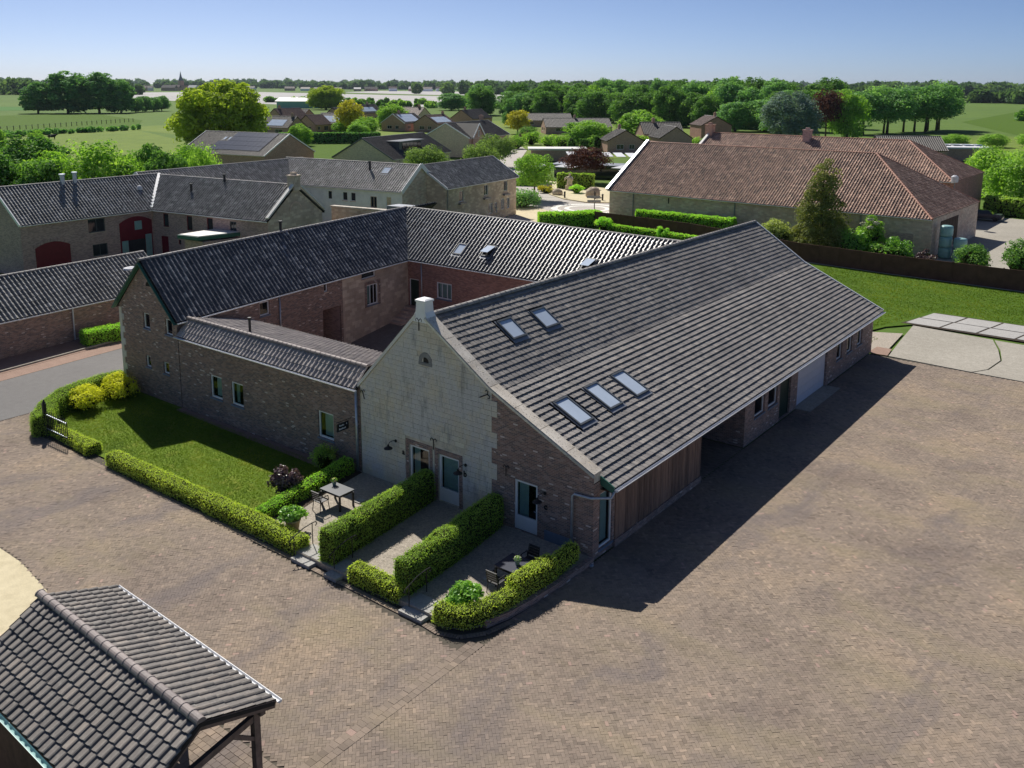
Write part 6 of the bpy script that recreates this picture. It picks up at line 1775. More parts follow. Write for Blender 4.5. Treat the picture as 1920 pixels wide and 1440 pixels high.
# doorstep slabs and handrails
for k, (x0, x1, lb) in enumerate(((-26.25, -25.2, 'pale step slab at the entrance of the grey table terrace'), (-24.35, -23.7, 'grey step slab at the entrance of the middle terrace'), (-20.5, -19.42, 'grey step slab at the entrance of the navy table terrace'))):
    e = thing('step_slab', lb, 'step', ((x0 + x1) / 2, 20.7, 0), 'terrace steps')
    slab_poly('tread', [(x0, 20.35), (x1, 20.35), (x1, 21.1), (x0, 21.1)], -0.03, 0.11, 'slab', e)
    slab_poly('upper_tread', [(x0, 20.75), (x1, 20.75), (x1, 21.5), (x0, 21.5)], 0.112, 0.21, 'slab', e)
def rail(x, y, label):
    e = thing('handrail', label, 'handrail', (x, y, 0), 'terrace handrails')
    m_ = MB(); m_.tube([(x, y, 0.05), (x, y, 0.88)], 0.02, 6); m_.build('baluster', 'black', e)
    m_ = MB(); m_.tube([(x - .05, y + 0.95, 0.2), (x - .05, y + 0.95, 1.05)], 0.02, 6); m_.build('baluster', 'black', e)
    m_ = MB(); m_.tube([(x + .03, y - 0.16, 0.68), (x + .02, y - 0.25, 0.76), (x + .01, y - 0.16, 0.85), (x, y, 0.9), (x - .04, y + 0.5, 1.03), (x - .05, y + 0.95, 1.07), (x - .05, y + 1.15, 1.06), (x - .05, y + 1.18, 0.95), (x - .05, y + 1.1, 0.9)], 0.022, 6); m_.build('rail', 'black', e)
rail(-26.25, 20.55, 'black iron handrail beside the pale step slab and potted shrub')
rail(-24.2, 20.75, 'black iron handrail between the tall hedge and the short low hedge')
rail(-20.35, 20.75, 'black iron handrail before the laurel at the corner terrace')

# iron gate on the lawn corner
e = thing('iron_gate', 'white topped black iron gate leaning at the lawn corner hedge', 'gate', (-45.2, 20.75, 0))
A, B = np.array((-46.25, 20.72, 0)), np.array((-44.05, 20.75, 0))
m_ = MB(); m_.box(A[0] - .08, A[0] + .08, A[1] - .08, A[1] + .08, 0, 1.75); m_.lathe([(0.09, 1.75), (0.02, 1.95)], (A[0], A[1], 0), 6); m_.build('post', 'black', e)
m_ = MB(); m_.tube([B + (0, 0, 0), B + (0, 0, 1.25)], 0.03, 6); m_.build('post', 'black', e)
for z in (0.42, 1.18):
    m_ = MB(); m_.bar(A + (0, 0, z), B + (0, 0, z - 0.02), 0.04, 0.04); m_.build('rail', 'zinc', e)
for k in range(1, 12):
    p = A + (B - A) * k / 12
    m_ = MB(); m_.tube([p + (0, 0, 0.3), p + (0, 0, 1.32)], 0.022, 5); m_.lathe([(0.012, 1.32), (0.026, 1.36), (0.002, 1.44)], tuple(p), 5); m_.build('bar', 'black', e)

# tables, chairs, flowers
def table(x0, x1, y0, y1, z, top, label):
    e = thing('garden_table', label, 'table', ((x0 + x1) / 2, (y0 + y1) / 2, z))
    m_ = MB(); m_.box(x0, x1, y0, y1, z + 0.71, z + 0.745); m_.build('table_top', top, e)
    m_ = MB(); m_.box(x0 + .05, x1 - .05, y0 + .05, y1 - .05, z + 0.62, z + 0.708); m_.build('apron', 'black', e)
    for x in (x0 + .05, x1 - .05):
        for y in (y0 + .05, y1 - .05):
            m_ = MB(); m_.box(x - .035, x + .035, y - .035, y + .035, z, z + 0.62); m_.build('leg', 'black', e)
def chair(x, y, ang, z, label):
    e = bpy.data.objects.new('garden_chair', None); COL.objects.link(e); e.location = (x, y, z); e.rotation_euler = (0, 0, ang)
    tag(e, label, 'chair', 'black garden chairs')
    def part(nm, m_):
        o = bpy.data.objects.new(nm, m_.mesh(nm, 'black')); COL.objects.link(o); o.parent = e
    m_ = MB(); m_.box(-.24, .24, -.24, .24, .43, .46); part('seat', m_)
    m_ = MB()
    for k in range(4): m_.hexa([(-.22, -.25 - .02 * k, .52 + k * .1), (.22, -.25 - .02 * k, .52 + k * .1), (.22, -.23 - .02 * k, .52 + k * .1), (-.22, -.23 - .02 * k, .52 + k * .1), (-.22, -.27 - .02 * k, .6 + k * .1), (.22, -.27 - .02 * k, .6 + k * .1), (.22, -.25 - .02 * k, .6 + k * .1), (-.22, -.25 - .02 * k, .6 + k * .1)])
    m_.tube([(-.24, -.22, .44), (-.24, -.3, .9), (.24, -.3, .9), (.24, -.22, .44)], 0.018, 6); part('backrest', m_)
    for sx in (-1, 1):
        m_ = MB(); m_.tube([(sx * .24, -.2, .44), (sx * .26, -.2, .66), (sx * .26, .18, .66), (sx * .24, .22, .44)], 0.02, 6); part('armrest', m_)
        for sy in (-1, 1):
            m_ = MB(); m_.tube([(sx * .22, sy * .2, .44), (sx * .24, sy * .26, 0)], 0.018, 6); part('leg', m_)
def flowers(x, y, z, label, pm, fl):
    e = thing('flower_pot', label, 'flower pot', (x, y, z))
    m_ = MB(); m_.lathe([(0.07, 0), (0.1, 0.16), (0.085, 0.16)], (x, y, z), 10); m_.build('pot', pm, e)
    for nm, mt, n_, sz in (('blossom', fl, 60, 0.03), ('leaves', 'leaf_laurel', 60, 0.035)):
        d_ = unit(n_); d_[:, 2] = np.abs(d_[:, 2]); P_ = d_ * np.array((.16, .16, .14)) * rng.uniform(.5, 1, (n_, 1)) + (x, y, z + .2)
        V_, F_ = leaf_quads(P_, d_, sz, 0.9); link(nm, np_mesh(nm, V_, F_, mt, np.full(len(V_), 0.6)), e)
TZ = 0.19
table(-28.7, -27.45, 23.95, 24.8, TZ, 'table_top', 'black garden table with pale grey top on the left terrace')
chair(-28.3, 23.65, 0.0, TZ, 'black armchair drawn up to the pale grey table top')
flowers(-28.45, 24.55, TZ + 0.746, 'small pot of yellow flowers on the pale grey table', 'pot_green', 'petal_mix')
table(-18.85, -17.95, 23.6, 24.7, TZ, 'navy', 'navy blue garden table on the corner terrace')
chair(-18.35, 25.1, math.pi, TZ, 'black chair at the far side of the navy table')
chair(-18.45, 23.25, 0.0, TZ, 'black chair at the near side of the navy table, half hidden by the hedge')
flowers(-18.2, 24.15, TZ + 0.746, 'pot of pale flowers on the navy table', 'pot_green', 'petal_white')
for x, y, lb in ((-21.95, 23.55, 'grey stone tile lying by the tall hedge on the middle terrace'), (-19.15, 23.75, 'grey stone tile beside the navy table legs'), (-27.6, 25.2, 'grey stone tile under the pale grey table')):
    slab_poly('stone_tile', [(x - .2, y - .2), (x + .2, y - .2), (x + .2, y + .2), (x - .2, y + .2)], 0.17, 0.235, 'slab', label=lb, cat='tile')
m_ = MB(); m_.lathe([(0.09, -0.02), (0.09, 0.05), (0.06, 0.07)], (-16.9, 27.1, 0), 10); m_.build('drain_cap', 'zinc', label='small round zinc drain cap on the bricks by the barn corner', cat='drain cap')

# wall lamps, letters and sign
def lamp(x, z, label):
    e = thing('wall_lamp', label, 'lamp', (x, YF, z), 'gooseneck wall lamps')
    m_ = MB(); m_.lathe([(0.07, 0), (0.07, 0.03)], (0, 0, 0), 10); V_ = m_.v; m_.v = [(x + 0.12 + a, YF - 0.03 - c, z + 0.2 + b) for a, b, c in V_]; m_.build('wall_plate', 'black', e)
    m_ = MB(); m_.tube([(x + .12, YF - .04, z + .2), (x + .12, YF - .2, z + .27), (x + .05, YF - .36, z + .22), (x, YF - .4, z + .08)], 0.014, 6); m_.build('arm', 'black', e)
    m_ = MB(); m_.lathe([(0.2, -0.03), (0.19, 0.0), (0.09, 0.06), (0.05, 0.09), (0.045, 0.15)], (x, YF - .4, z - .05), 14); m_.build('shade', 'black', e)
lamp(-27.6, 2.1, 'black gooseneck lamp left of the leftmost door'); lamp(-23.5, 2.05, 'black gooseneck lamp right of the middle door'); lamp(-19.4, 1.98, 'black gooseneck lamp right of the door in the brick wall')
def letter(ch, x, z, size, label, y=YF - 0.03, mat='black', rotz=0.0, parent=None, name='door_letter', cat='letter'):
    cu = bpy.data.curves.new(name, 'FONT'); cu.body = ch; cu.size = size; cu.extrude = 0.012; cu.align_x = 'CENTER'; cu.offset = 0.012
    cu.materials.append(M[mat])
    o = bpy.data.objects.new(name, cu); COL.objects.link(o)
    o.matrix_basis = Matrix.Translation((x, y, z)) @ Matrix.Rotation(rotz, 4, 'Z') @ Matrix.Rotation(math.pi / 2, 4, 'X')
    bpy.context.view_layer.update()
    me = bpy.data.meshes.new_from_object(o.evaluated_get(bpy.context.evaluated_depsgraph_get()))
    mw = o.matrix_basis.copy()
    bpy.data.objects.remove(o)
    q = link(name, me, parent, label, cat)
    q.matrix_basis = mw
    return q
letter('a', -27.02, 1.78, 0.36, 'black letter a on the stone wall left of the leftmost door')
letter('b', -23.42, 1.72, 0.36, 'black letter b on the stone wall right of the middle door')
letter('c', -19.25, 1.5, 0.36, 'black letter c on the brick wall right of the right hand door')
e = thing('hanging_sign', 'black hanging sign with two lines of white writing on the brick wing by the downpipe', 'sign', (-30.5, 27.1, 2.3))
m_ = MB(); sgx = -30.45
m_.hexa([(sgx - .02, 26.55, 2.22), (sgx + .02, 26.55, 2.22), (sgx + .02, 27.25, 2.22), (sgx - .02, 27.25, 2.22), (sgx - .02, 26.55, 2.6), (sgx + .02, 26.55, 2.6), (sgx + .02, 27.25, 2.6), (sgx - .02, 27.25, 2.6)]); m_.build('board', 'black', e)
m_ = MB(); m_.tube([(sgx, 27.42, 2.68), (sgx, 26.5, 2.68)], 0.015, 6); m_.tube([(sgx, 26.7, 2.6), (sgx, 26.7, 2.68)], 0.008, 5); m_.tube([(sgx, 27.1, 2.6), (sgx, 27.1, 2.68)], 0.008, 5); m_.build('bracket', 'black', e)
for k, (y0, y1, z0) in enumerate(((26.68, 26.98, 2.46), (26.66, 27.08, 2.3))):
    m_ = MB()
    n_ = 5 + 2 * k
    for j in range(n_):
        yy = y0 + (y1 - y0) * j / n_
        m_.box(sgx + .021, sgx + .028, yy, yy + (y1 - y0) / n_ * 0.72, z0, z0 + 0.055 + 0.02 * ((j * 7) % 3 == 0))
    m_.build('writing_line', 'white', e)
m_ = MB(); m_.box(sgx + .021, sgx + .028, 27.1, 27.14, 2.47, 2.54); m_.build('writing_mark', 'white', e)
# street lamp on the road beyond the gable
e = thing('street_lamp', 'slim grey street lamp with flat white head at the left gable corner', 'street lamp', (-59.7, 33.6, 0))
m_ = MB(); m_.tube([(-59.7, 33.6, 0), (-59.7, 33.6, 4.9)], [0.07, 0.045], 8); m_.build('pole', 'grey_metal', e)
m_ = MB(); m_.lathe([(0.06, 4.8), (0.12, 4.95), (0.55, 5.05), (0.5, 5.15), (0.1, 5.25)], (-59.7, 33.6, 0), 14); m_.build('lamp_head', 'canvas', e)

# ------------------------------------------------------------------ fence, hedges and shrubs behind the rear lawn
def fence(name, label, pts, h, step):
    e = thing(name, label, 'fence', (pts[0][0], pts[0][1], 0))
    R_ = resample([(x, y, 0, 0) for x, y in pts], step)
    for a, b in zip(R_[:-1], R_[1:]):
        a, b = a[:2], b[:2]; t = nv(b - a); n = np.array((-t[1], t[0])) * 0.03
        m_ = MB()
        a_, b_ = a + t * 0.06, b - t * 0.06
        m_.hexa([(*(a_ - n), 0.04), (*(b_ - n), 0.04), (*(b_ + n), 0.04), (*(a_ + n), 0.04), (*(a_ - n), h), (*(b_ - n), h), (*(b_ + n), h), (*(a_ + n), h)]); m_.build('fence_panel', 'fence', e)
        m_ = MB(); m_.box(a[0] - .05, a[0] + .05, a[1] - .05, a[1] + .05, 0, h + 0.06); m_.build('fence_post', 'fence', e)
    for k, (a, b) in enumerate(zip(pts[:-1], pts[1:])):
        m_ = MB(); m_.bar((a[0], a[1], 0.0), (b[0], b[1], 0.0), 0.12, 0.08); m_.build('gravel_board', 'concrete', e)
fence('board_fence', 'dark brown board fence behind the rear lawn', [(-62.5, 99.2), (-48, 97.6), (-33, 92.4), (-24.4, 91.4), (-11.5, 90.7), (14, 90.6)], 1.9, 2.0)
hedge('laurel_hedge', H2d((-68.2, 94.6, 1.7, 2.2), (-64.5, 97.8, 1.8, 2.4), (-63.2, 101, 1.8, 2.2)), 'bright laurel hedge corner by the roundabout behind the black pantile ridge', 'hedge_bright', leaf=0.09, dens=120, lump=0.08)
hedge('laurel_hedge', H2d((-57.5, 101.5, 2.3, 1.4), (-51, 101.8, 2.3, 1.4), (-44.5, 102.0, 2.3, 1.4)), 'bright clipped hedge between the board fence and the stone barn wall', 'hedge_bright', leaf=0.09, dens=120)
hedge('low_hedge', H2d((-60, 97.0, 0.9, 1.0), (-52, 96.0, 0.9, 1.0), (-44, 94.6, 0.9, 1.0)), 'low bright hedge in front of the board fence by the roundabout', 'hedge_bright', leaf=0.09, dens=110)
bush('ball_shrub', -59.4, 96.4, 1.8, 2.2, 'larger clipped ball shrub near the roundabout hedge', 'hedge_bright', 0.09, 22, 70, seed=11)
bush('ball_shrub', -50.6, 95.7, 1.6, 1.6, 'smaller clipped ball shrub further right along the low hedge', 'hedge_bright', 0.09, 20, 70, seed=12)
bush('pale_shrub', -37.2, 96.6, 3.4, 5.4, 'loose pale green shrub left of the tall conifer', 'leaf_lime', 0.13, 46, 90, seed=13, clump_r=0.26)
bush('laurel_bush', -29.3, 97.4, 3.0, 4.2, 'dark laurel mass right beside the tall conifer', 'leaf_laurel', 0.12, 40, 80, seed=14)
bush('laurel_bush', -25.2, 97.6, 2.4, 5.2, 'bright laurel bushes above the fence below the stone barn', 'leaf_laurel', 0.12, 44, 80, seed=15, d=3.0)
bush('elder_bush', -27.7, 99.2, 4.6, 2.8, 'elder with cream blossom against the stone barn wall', 'leaf_light', 0.12, 30, 80, seed=16)
for k, (dx, dy, dz) in enumerate(((0, -.9, 4.2), (-.7, -.9, 3.7), (.6, -1.0, 3.9), (.1, -1.2, 3.4))):
    d_ = unit(90); P_ = d_ * (.38, .38, .16) + (-27.7 + dx, 99.2 + dy, dz); V_, F_ = leaf_quads(P_, d_, .06, .9)
    link('blossom_cluster', np_mesh('blossom_cluster', V_, F_, 'petal_white'), bpy.data.objects['elder_bush'], )
bush('dark_red_bush', -21.6, 97.2, 1.9, 2.0, 'small purple leaved bush in front of the wrapped bales', 'leaf_purple', 0.1, 20, 60, seed=17)
bush('green_bush', -17.3, 96.5, 2.9, 3.6, 'rounded green bush behind the fence right of the bales', 'leaf_mid', 0.11, 36, 80, seed=18)
bush('green_bush', -13.4, 97.5, 3.6, 3.2, 'green bush cut by the right edge behind the fence', 'leaf_mid', 0.11, 36, 80, seed=19)
# wrapped bales
def bale(x, y, z, label):
    e = bpy.data.objects.new('wrapped_bale', None); COL.objects.link(e); e.location = (x, y, z); tag(e, label, 'bale', 'wrapped silage bales')
    m_ = MB(); m_.lathe([(0.5, 0), (0.64, 0.06), (0.66, 0.3), (0.665, 0.85), (0.63, 1.1), (0.5, 1.16)], n=14)
    o = bpy.data.objects.new('wrap', m_.mesh('wrap', 'bale', True)); COL.objects.link(o); o.parent = e
    m_ = MB()
    for zz in (0.35, 0.7): m_.lathe([(0.672, zz), (0.68, zz + 0.04), (0.672, zz + 0.08)], n=14)
    o = bpy.data.objects.new('wrap_fold', m_.mesh('wrap_fold', 'bale', True)); COL.objects.link(o); o.parent = e
bale(-21.4, 103.9, 0, 'lower wrapped bale of the left rear pair'); bale(-21.4, 103.9, 1.17, 'middle wrapped bale of the left pile'); bale(-21.4, 103.9, 2.34, 'topmost wrapped bale of the left pile')
bale(-19.9, 103.6, 0, 'lower wrapped bale of the right pile'); bale(-19.9, 103.6, 1.17, 'upper wrapped bale of the right pile')
sheet('farm_track', [(-22.3, 99), (-14, 97), (14, 97), (14, 132), (-21, 142), (-26, 140), (-26, 122), (-22.3, 122)], -0.03, 'concrete')
# parked car beyond the barn
e = thing('parked_car', 'dark car parked in the shade beyond the stone barn', 'car', (-25.0, 133.9, 0))
cx, cy = -23.6, 137.6
def car_part(nm, boxes, mt, parent=e):
    m_ = MB()
    for b in boxes: m_.hexa([(cx + p[0], cy + p[1], p[2]) for p in b])
    return m_.build(nm, mt, parent)
def tap(x0, x1, y0, y1, z0, X0, X1, Y0, Y1, z1): return [(x0, y0, z0), (x1, y0, z0), (x1, y1, z0), (x0, y1, z0), (X0, Y0, z1), (X1, Y0, z1), (X1, Y1, z1), (X0, Y1, z1)]
car_part('body', [tap(-2.1, 2.1, -.85, .85, .28, -2.1, 2.15, -.87, .87, .62), tap(-2.1, 2.15, -.87, .87, .62, -2.0, 1.95, -.8, .8, .95)], 'car_paint')
car_part('cabin', [tap(-1.9, 1.0, -.76, .76, .952, -1.5, .35, -.62, .62, 1.45)], 'dark_glass')
for x in (-1.3, 1.35):
    for y in (-.84, .84):
        m_ = MB(); m_.tube([(cx + x, cy + y - .1, .32), (cx + x, cy + y + .1, .32)], .32, 12); m_.build('wheel', 'black', e)
# yard lamp by the barns
e = thing('yard_lamp', 'short grey yard lamp against the rear barn corner', 'lamp', (-26.3, 129.6, 0))
m_ = MB(); m_.tube([(-26.3, 129.6, 0), (-26.3, 129.6, 5.6)], .06, 6); m_.build('pole', 'grey_metal', e)
m_ = MB(); m_.lathe([(.1, 5.6), (.45, 5.7), (.45, 6.4), (.2, 6.6)], (-26.3, 129.6, 0), 10); m_.build('lamp_head', 'canvas', e)

# ------------------------------------------------------------------ roundabout square
sheet('square_paving', [(-100, 96), (-64, 92), (-63.5, 104), (-64.6, 128), (-78, 133), (-104, 128), (-112, 120)], -0.05, 'far_road')
sheet('square_brick', [(-84, 103.5), (-77.6, 101.8), (-70, 97), (-69, 101), (-74, 106.5), (-80, 110)], -0.04, 'ochre')
sheet('lane', [(-87, 118), (-82.5, 124), (-100, 139), (-118, 158), (-134, 178), (-152, 205), (-184, 240), (-230, 290), (-238, 284), (-192, 236), (-159, 200), (-141, 174), (-124, 152), (-106, 134)], -0.035, 'far_road')
def ring(name, c, r0, r1, z, mt):
    m_ = MB(); n = 40
    for k in range(n):
        a, b = 2 * math.pi * k / n, 2 * math.pi * (k + 1) / n
        m_.poly([(c[0] + r0 * math.cos(a), c[1] + r0 * math.sin(a), z), (c[0] + r1 * math.cos(a), c[1] + r1 * math.sin(a), z), (c[0] + r1 * math.cos(b), c[1] + r1 * math.sin(b), z), (c[0] + r0 * math.cos(b), c[1] + r0 * math.sin(b), z)])
    m_.build(name, mt, kind='structure')
RC = (-72.6, 113.0)
ring('roundabout_ring', RC, 4.4, 5.4, -0.02, 'ring'); ring('roundabout_ring', RC, 2.7, 3.4, -0.02, 'ring'); ring('roundabout_bed', RC, 0.01, 2.7, -0.03, 'far_road'); ring('roundabout_bed', RC, 3.4, 4.4, -0.03, 'far_road')
slab_poly('pavement_island', [(-87, 123.6), (-81.5, 119.9), (-76.5, 118.6), (-73, 120.6), (-66, 127), (-72, 134), (-100, 141)], -0.05, 0.1, 'ochre', kind='structure')
e = thing('robed_statue', 'pale stone statue of a robed figure before the dark clipped hedge', 'statue', (-88.0, 131.2, 0.1))
sx, sy_ = -87.6, 130.6
m_ = MB(); m_.box(sx - .6, sx + .6, sy_ - .5, sy_ + .5, 0, 0.9); m_.build('pedestal', 'statue', e)
m_ = MB(); m_.lathe([(.5, .9), (.46, 1.3), (.4, 1.8), (.5, 2.1), (.42, 2.35), (.2, 2.5), (.12, 2.56), (.17, 2.65), (.18, 2.8), (.14, 2.95), (.05, 3.02)], (sx, sy_, 0), 14, sx=1.15, sy=.8)
for s in (-1, 1): m_.tube([(sx + s * .32, sy_ - .05, 2.3), (sx + s * .75, sy_ - .25, 2.05), (sx + s * .8, sy_ - .35, 1.7)], [.2, .18, .1], 8)
m_.build('figure', 'statue', e, True)
def rock(x, y, r, h, label):
    e = thing('boulder', label, 'boulder', (x, y, 0.1))
    m_ = MB(); m_.lathe([(r * .9, -.05), (r, h * .25), (r * .92, h * .6), (r * .6, h * .9), (r * .2, h)], (x, y, 0.1), 11, sx=1.1, sy=.85)
    m_.v = [tuple(np.array(v) + rng.normal(0, r * .07, 3)) for v in m_.v]; m_.build('stone', 'boulder', e, True)
rock(-79.0, 124.6, 1.15, 1.6, 'large brown boulder right of the robed statue'); rock(-85.3, 123.6, .9, 1.0, 'smaller grey boulder left of the robed statue')
for k, (x, y, lb) in enumerate(((-82.0, 120.9, 'dark bollard in front of the robed statue'), (-77.6, 123.0, 'dark bollard beside the large boulder'), (-75.4, 121.8, 'dark bollard rightmost on the square near the barn'))):
    e = thing('bollard', lb, 'bollard', (x, y, .1), 'dark bollards on the square'); m_ = MB(); m_.lathe([(.14, 0), (.14, .8), (.17, .82), (.17, .95), (.05, 1.05)], (x, y, .1), 8); m_.build('post', 'black', e)
e = thing('direction_sign', 'dark direction signpost with two arrow boards at the roundabout', 'sign', (-68.3, 108.2, 0))
m_ = MB(); m_.tube([(-68.3, 108.2, 0), (-68.3, 108.2, 3.3)], .06, 6); m_.build('pole', 'black', e)
for z, o_ in ((2.5, -.5), (1.9, -.3)):
    m_ = MB(); d_ = np.array((.79, .61, 0)); c_ = np.array((-68.3, 108.2, z)) + d_ * o_ * .4 - np.array((-.6, .79, 0)) * .09
    m_.bar(c_ - d_ * .9, c_ + d_ * 1.0, .05, .34); m_.build('arrow_board', 'grey_metal', e)
m_ = MB(); m_.box(-91.6, -88.9, 126.6, 127.2, 0.1, 1.6); m_.build('utility_box', 'grey_metal', label='grey utility cabinet left of the robed statue', cat='cabinet')
hedge('statue_hedge', H2d((-91.2, 132.2, 2.7, 1.2), (-88.4, 133.4, 2.7, 1.2), (-85.2, 134.6, 2.7, 1.2)), 'dark clipped hedge forming the backdrop of the statue', 'hedge_green', leaf=.14, dens=60)
hedge('low_hedge', H2d((-108, 128, 1.5, 1.2), (-95, 133.5, 1.5, 1.2)), 'low hedge in front of the terrace left of the statue', 'hedge_bright', leaf=.14, dens=60)
hedge('low_hedge', H2d((-81, 137.5, 1.7, 1.4), (-70, 139, 1.7, 1.4)), 'low hedge in front of the terrace right of the statue', 'hedge_green', leaf=.14, dens=60)
bush('planter_shrub', -84.3, 127.8, 1.4, 2.6, 'low bright shrubs at the foot of the statue', 'hedge_bright', .14, 16, 40, seed=21)
bush('planter_shrub', -88.8, 125.2, 1.0, 2.8, 'yellow green planting left of the smaller boulder', 'leaf_gold', .14, 16, 40, seed=22)
bush('planter_shrub', -76.3, 130.2, 1.9, 3.6, 'rounded shrub behind the large boulder', 'leaf_mid', .14, 18, 50, seed=23)
# restaurant terrace: canopies and parasols
def parasol(x, y, label, w_=3.2):
    e = thing('parasol', label, 'parasol', (x, y, 0), 'terrace parasols')
    m_ = MB(); m_.tube([(x, y, 0), (x, y, 2.9)], .04, 6); m_.build('pole', 'grey_metal', e)
    m_ = MB(); c = (x, y, 3.1); q = [(x - w_ / 2, y - w_ / 2, 2.5), (x + w_ / 2, y - w_ / 2, 2.5), (x + w_ / 2, y + w_ / 2, 2.5), (x - w_ / 2, y + w_ / 2, 2.5)]
    for k in range(4): m_.poly([q[k], q[(k + 1) % 4], c]); m_.poly([(q[k][0], q[k][1], 2.35), (q[(k + 1) % 4][0], q[(k + 1) % 4][1], 2.35), q[(k + 1) % 4], q[k]])
    m_.build('canopy', 'canvas', e)
parasol(-104, 143.5, 'pale parasol at the left of the restaurant terrace', 4.5); parasol(-98.5, 146.5, 'pale parasol behind the dark copper tree, left', 4.2); parasol(-84.5, 147, 'pale parasol right of the copper tree', 4.0); parasol(-88.5, 151, 'pale parasol behind the copper tree, right', 4.0)
e = thing('terrace_canopy', 'large pale pergola roof with slats behind the copper tree', 'canopy', (-94, 163, 0))
for k in range(9):
    a = np.array((-107 + k * 2.4, 160.5 + k * 1.0)); m_ = MB(); t_ = np.array((-.6, .79)) * 9; m_.bar((*a, 3.3), (*(a + t_), 3.5), 1.9, .08); m_.build('roof_slat', 'canvas', e)
for x, y in ((-106, 160), (-88, 168), (-112, 168), (-94, 176)):
    m_ = MB(); m_.tube([(x, y, 0), (x, y, 3.3)], .08, 6); m_.build('post', 'grey_metal', e)
e = thing('flat_kiosk', 'low flat roofed kiosk with pale edge beside the lane', 'kiosk', (-124, 178, 0))
slab_poly('wall', [(-129, 176), (-119, 184), (-123, 189), (-133, 181)], 0, 2.6, 'brick_house', e); slab_poly('roof', [(-129.6, 175.4), (-118.4, 184.2), (-122.8, 189.8), (-134, 181)], 2.602, 3.0, 'sheet_roof', e)
e = thing('dark_pavilion', 'dark glazed terrace pavilion behind the statue hedge', 'pavilion', (-93, 149, 0))
slab_poly('wall', [(-103, 148), (-86, 155), (-88, 160), (-105, 153)], 0, 2.4, 'dark_glass', e); slab_poly('roof', [(-103.5, 147.5), (-85.5, 155), (-87.5, 160.5), (-105.5, 153)], 2.402, 2.6, 'lead', e)
# ------------------------------------------------------------------ fields and far land
sheet('meadow', [(-330, 80), (-120, 60), (-120, 120), (-215, 150), (-335, 195)], -0.08, 'meadow')
sheet('crop_field', [(-850, 250), (-700, 330), (-620, 300), (-640, 200), (-800, 200)], -0.07, 'crop')
sheet('grass_field', [(-520, 150), (-345, 150), (-352, 205), (-420, 248), (-540, 285)], -0.07, 'lawn2')
sheet('foil_field', [(-980, 560), (-560, 505), (-420, 640), (-545, 660), (-900, 1050), (-1700, 1260), (-1650, 900)], -0.06, 'foil')
sheet('foil_field', [(-600, 690), (-300, 640), (-560, 1200), (-1450, 1760), (-1800, 1760), (-1500, 1350), (-900, 1110)], -0.06, 'foil')
sheet('crop_field', [(-2600, 2200), (-1500, 1900), (-900, 1500), (-900, 2600), (-2300, 2700)], -0.05, 'crop')
sheet('crop_field', [(-60, 395), (20, 350), (80, 800), (-120, 820), (-105, 520)], -0.07, 'lawn2')
sheet('meadow', [(-70, 250), (30, 250), (30, 345), (-70, 385)], -0.07, 'meadow')
sheet('garden_lawn', [(-200, 130), (-150, 160), (-200, 205), (-250, 170)], -0.06, 'lawn2')
sheet('village_ground', [(-360, 200), (-260, 180), (-120, 190), (-100, 330), (-260, 380), (-380, 330)], -0.09, 'meadow')
hedge('garden_hedge', H2d((-226, 178, 3.2, 1.6), (-205, 200, 3.2, 1.6)), 'dark garden wall hedge behind the solar panel house', 'leaf_dark', leaf=.35, dens=12)


# field fence posts
e = thing('field_fence', 'row of small wooden posts across the green field on the left', 'fence', (-380, 190, 0))
for k in range(26):
    f = k / 25; x, y = -364 - 42 * f, 157 + 78 * f
    m_ = MB(); m_.tube([(x, y, -.1), (x, y, 1.6)], .14, 5); m_.build('fence_post', 'dark_wood', e)
m_ = MB(); m_.tube([(-364, 157, 1.3), (-406, 235, 1.3)], .03, 4); m_.build('fence_wire', 'grey_metal', e)
# grazing cows
def cow(x, y, ang, label, graze):
    e = bpy.data.objects.new('cow', None); COL.objects.link(e); e.location = (x, y, 0); e.rotation_euler = (0, 0, ang); tag(e, label, 'cow', 'cows in the meadow')
    vs_ = [(0, 0, 1.05), (0.55, 0, 1.1), (1.0, 0, 1.12), (-0.55, 0, 1.08), (-1.0, 0, 1.1), (1.3, 0, .95 if graze else 1.4), (1.6, 0, .35 if graze else 1.6), (1.85, 0, .18 if graze else 1.45)]
    rr = [.5, .48, .38, .46, .36, .22, .2, .11]; ed = [(0, 1), (1, 2), (0, 3), (3, 4), (2, 5), (5, 6), (6, 7)]
    for sx_, base in ((1, 2), (-1, 4)):
        for s in (-1, 1):
            i = len(vs_); x_ = .85 * sx_
            vs_ += [(x_, .24 * s, .85), (x_ + (.1 if sx_ < 0 else -.02), .25 * s, .45), (x_, .25 * s, .02)]; rr += [.17, .085, .08]
            ed += [(base, i), (i, i + 1), (i + 1, i + 2)]
    i = len(vs_); vs_ += [(-1.28, 0, 1.15), (-1.36, 0, .6)]; rr += [.05, .05]; ed += [(4, i), (i, i + 1)]
    me = bpy.data.meshes.new('body'); me.from_pydata(vs_, ed, []); me.materials.append(M['cow'])
    o = bpy.data.objects.new('body', me); COL.objects.link(o); o.parent = e
    md = o.modifiers.new('skin', 'SKIN'); o.modifiers.new('sub', 'SUBSURF').levels = 1
    for sv, r_ in zip(me.skin_vertices[0].data, rr): sv.radius = (r_, r_)
    me.skin_vertices[0].data[0].use_root = True
    m_ = MB(); m_.lathe([(.1, 0), (.45, .02), (.5, .25), (.3, .4)], (-.2, 0, .98), 10, sy=1.03, sx=.7); p = bpy.data.objects.new('white_patch', m_.mesh('white_patch', 'cow_white', True)); COL.objects.link(p); p.parent = e
cow(-291, 137.5, 2.3, 'grazing black and white cow, front one in the meadow', True); cow(-297, 143.5, 0.9, 'black and white cow standing behind the grazing one', False); cow(-302, 124, 2.6, 'black cow at the left end of the meadow hedge', True)

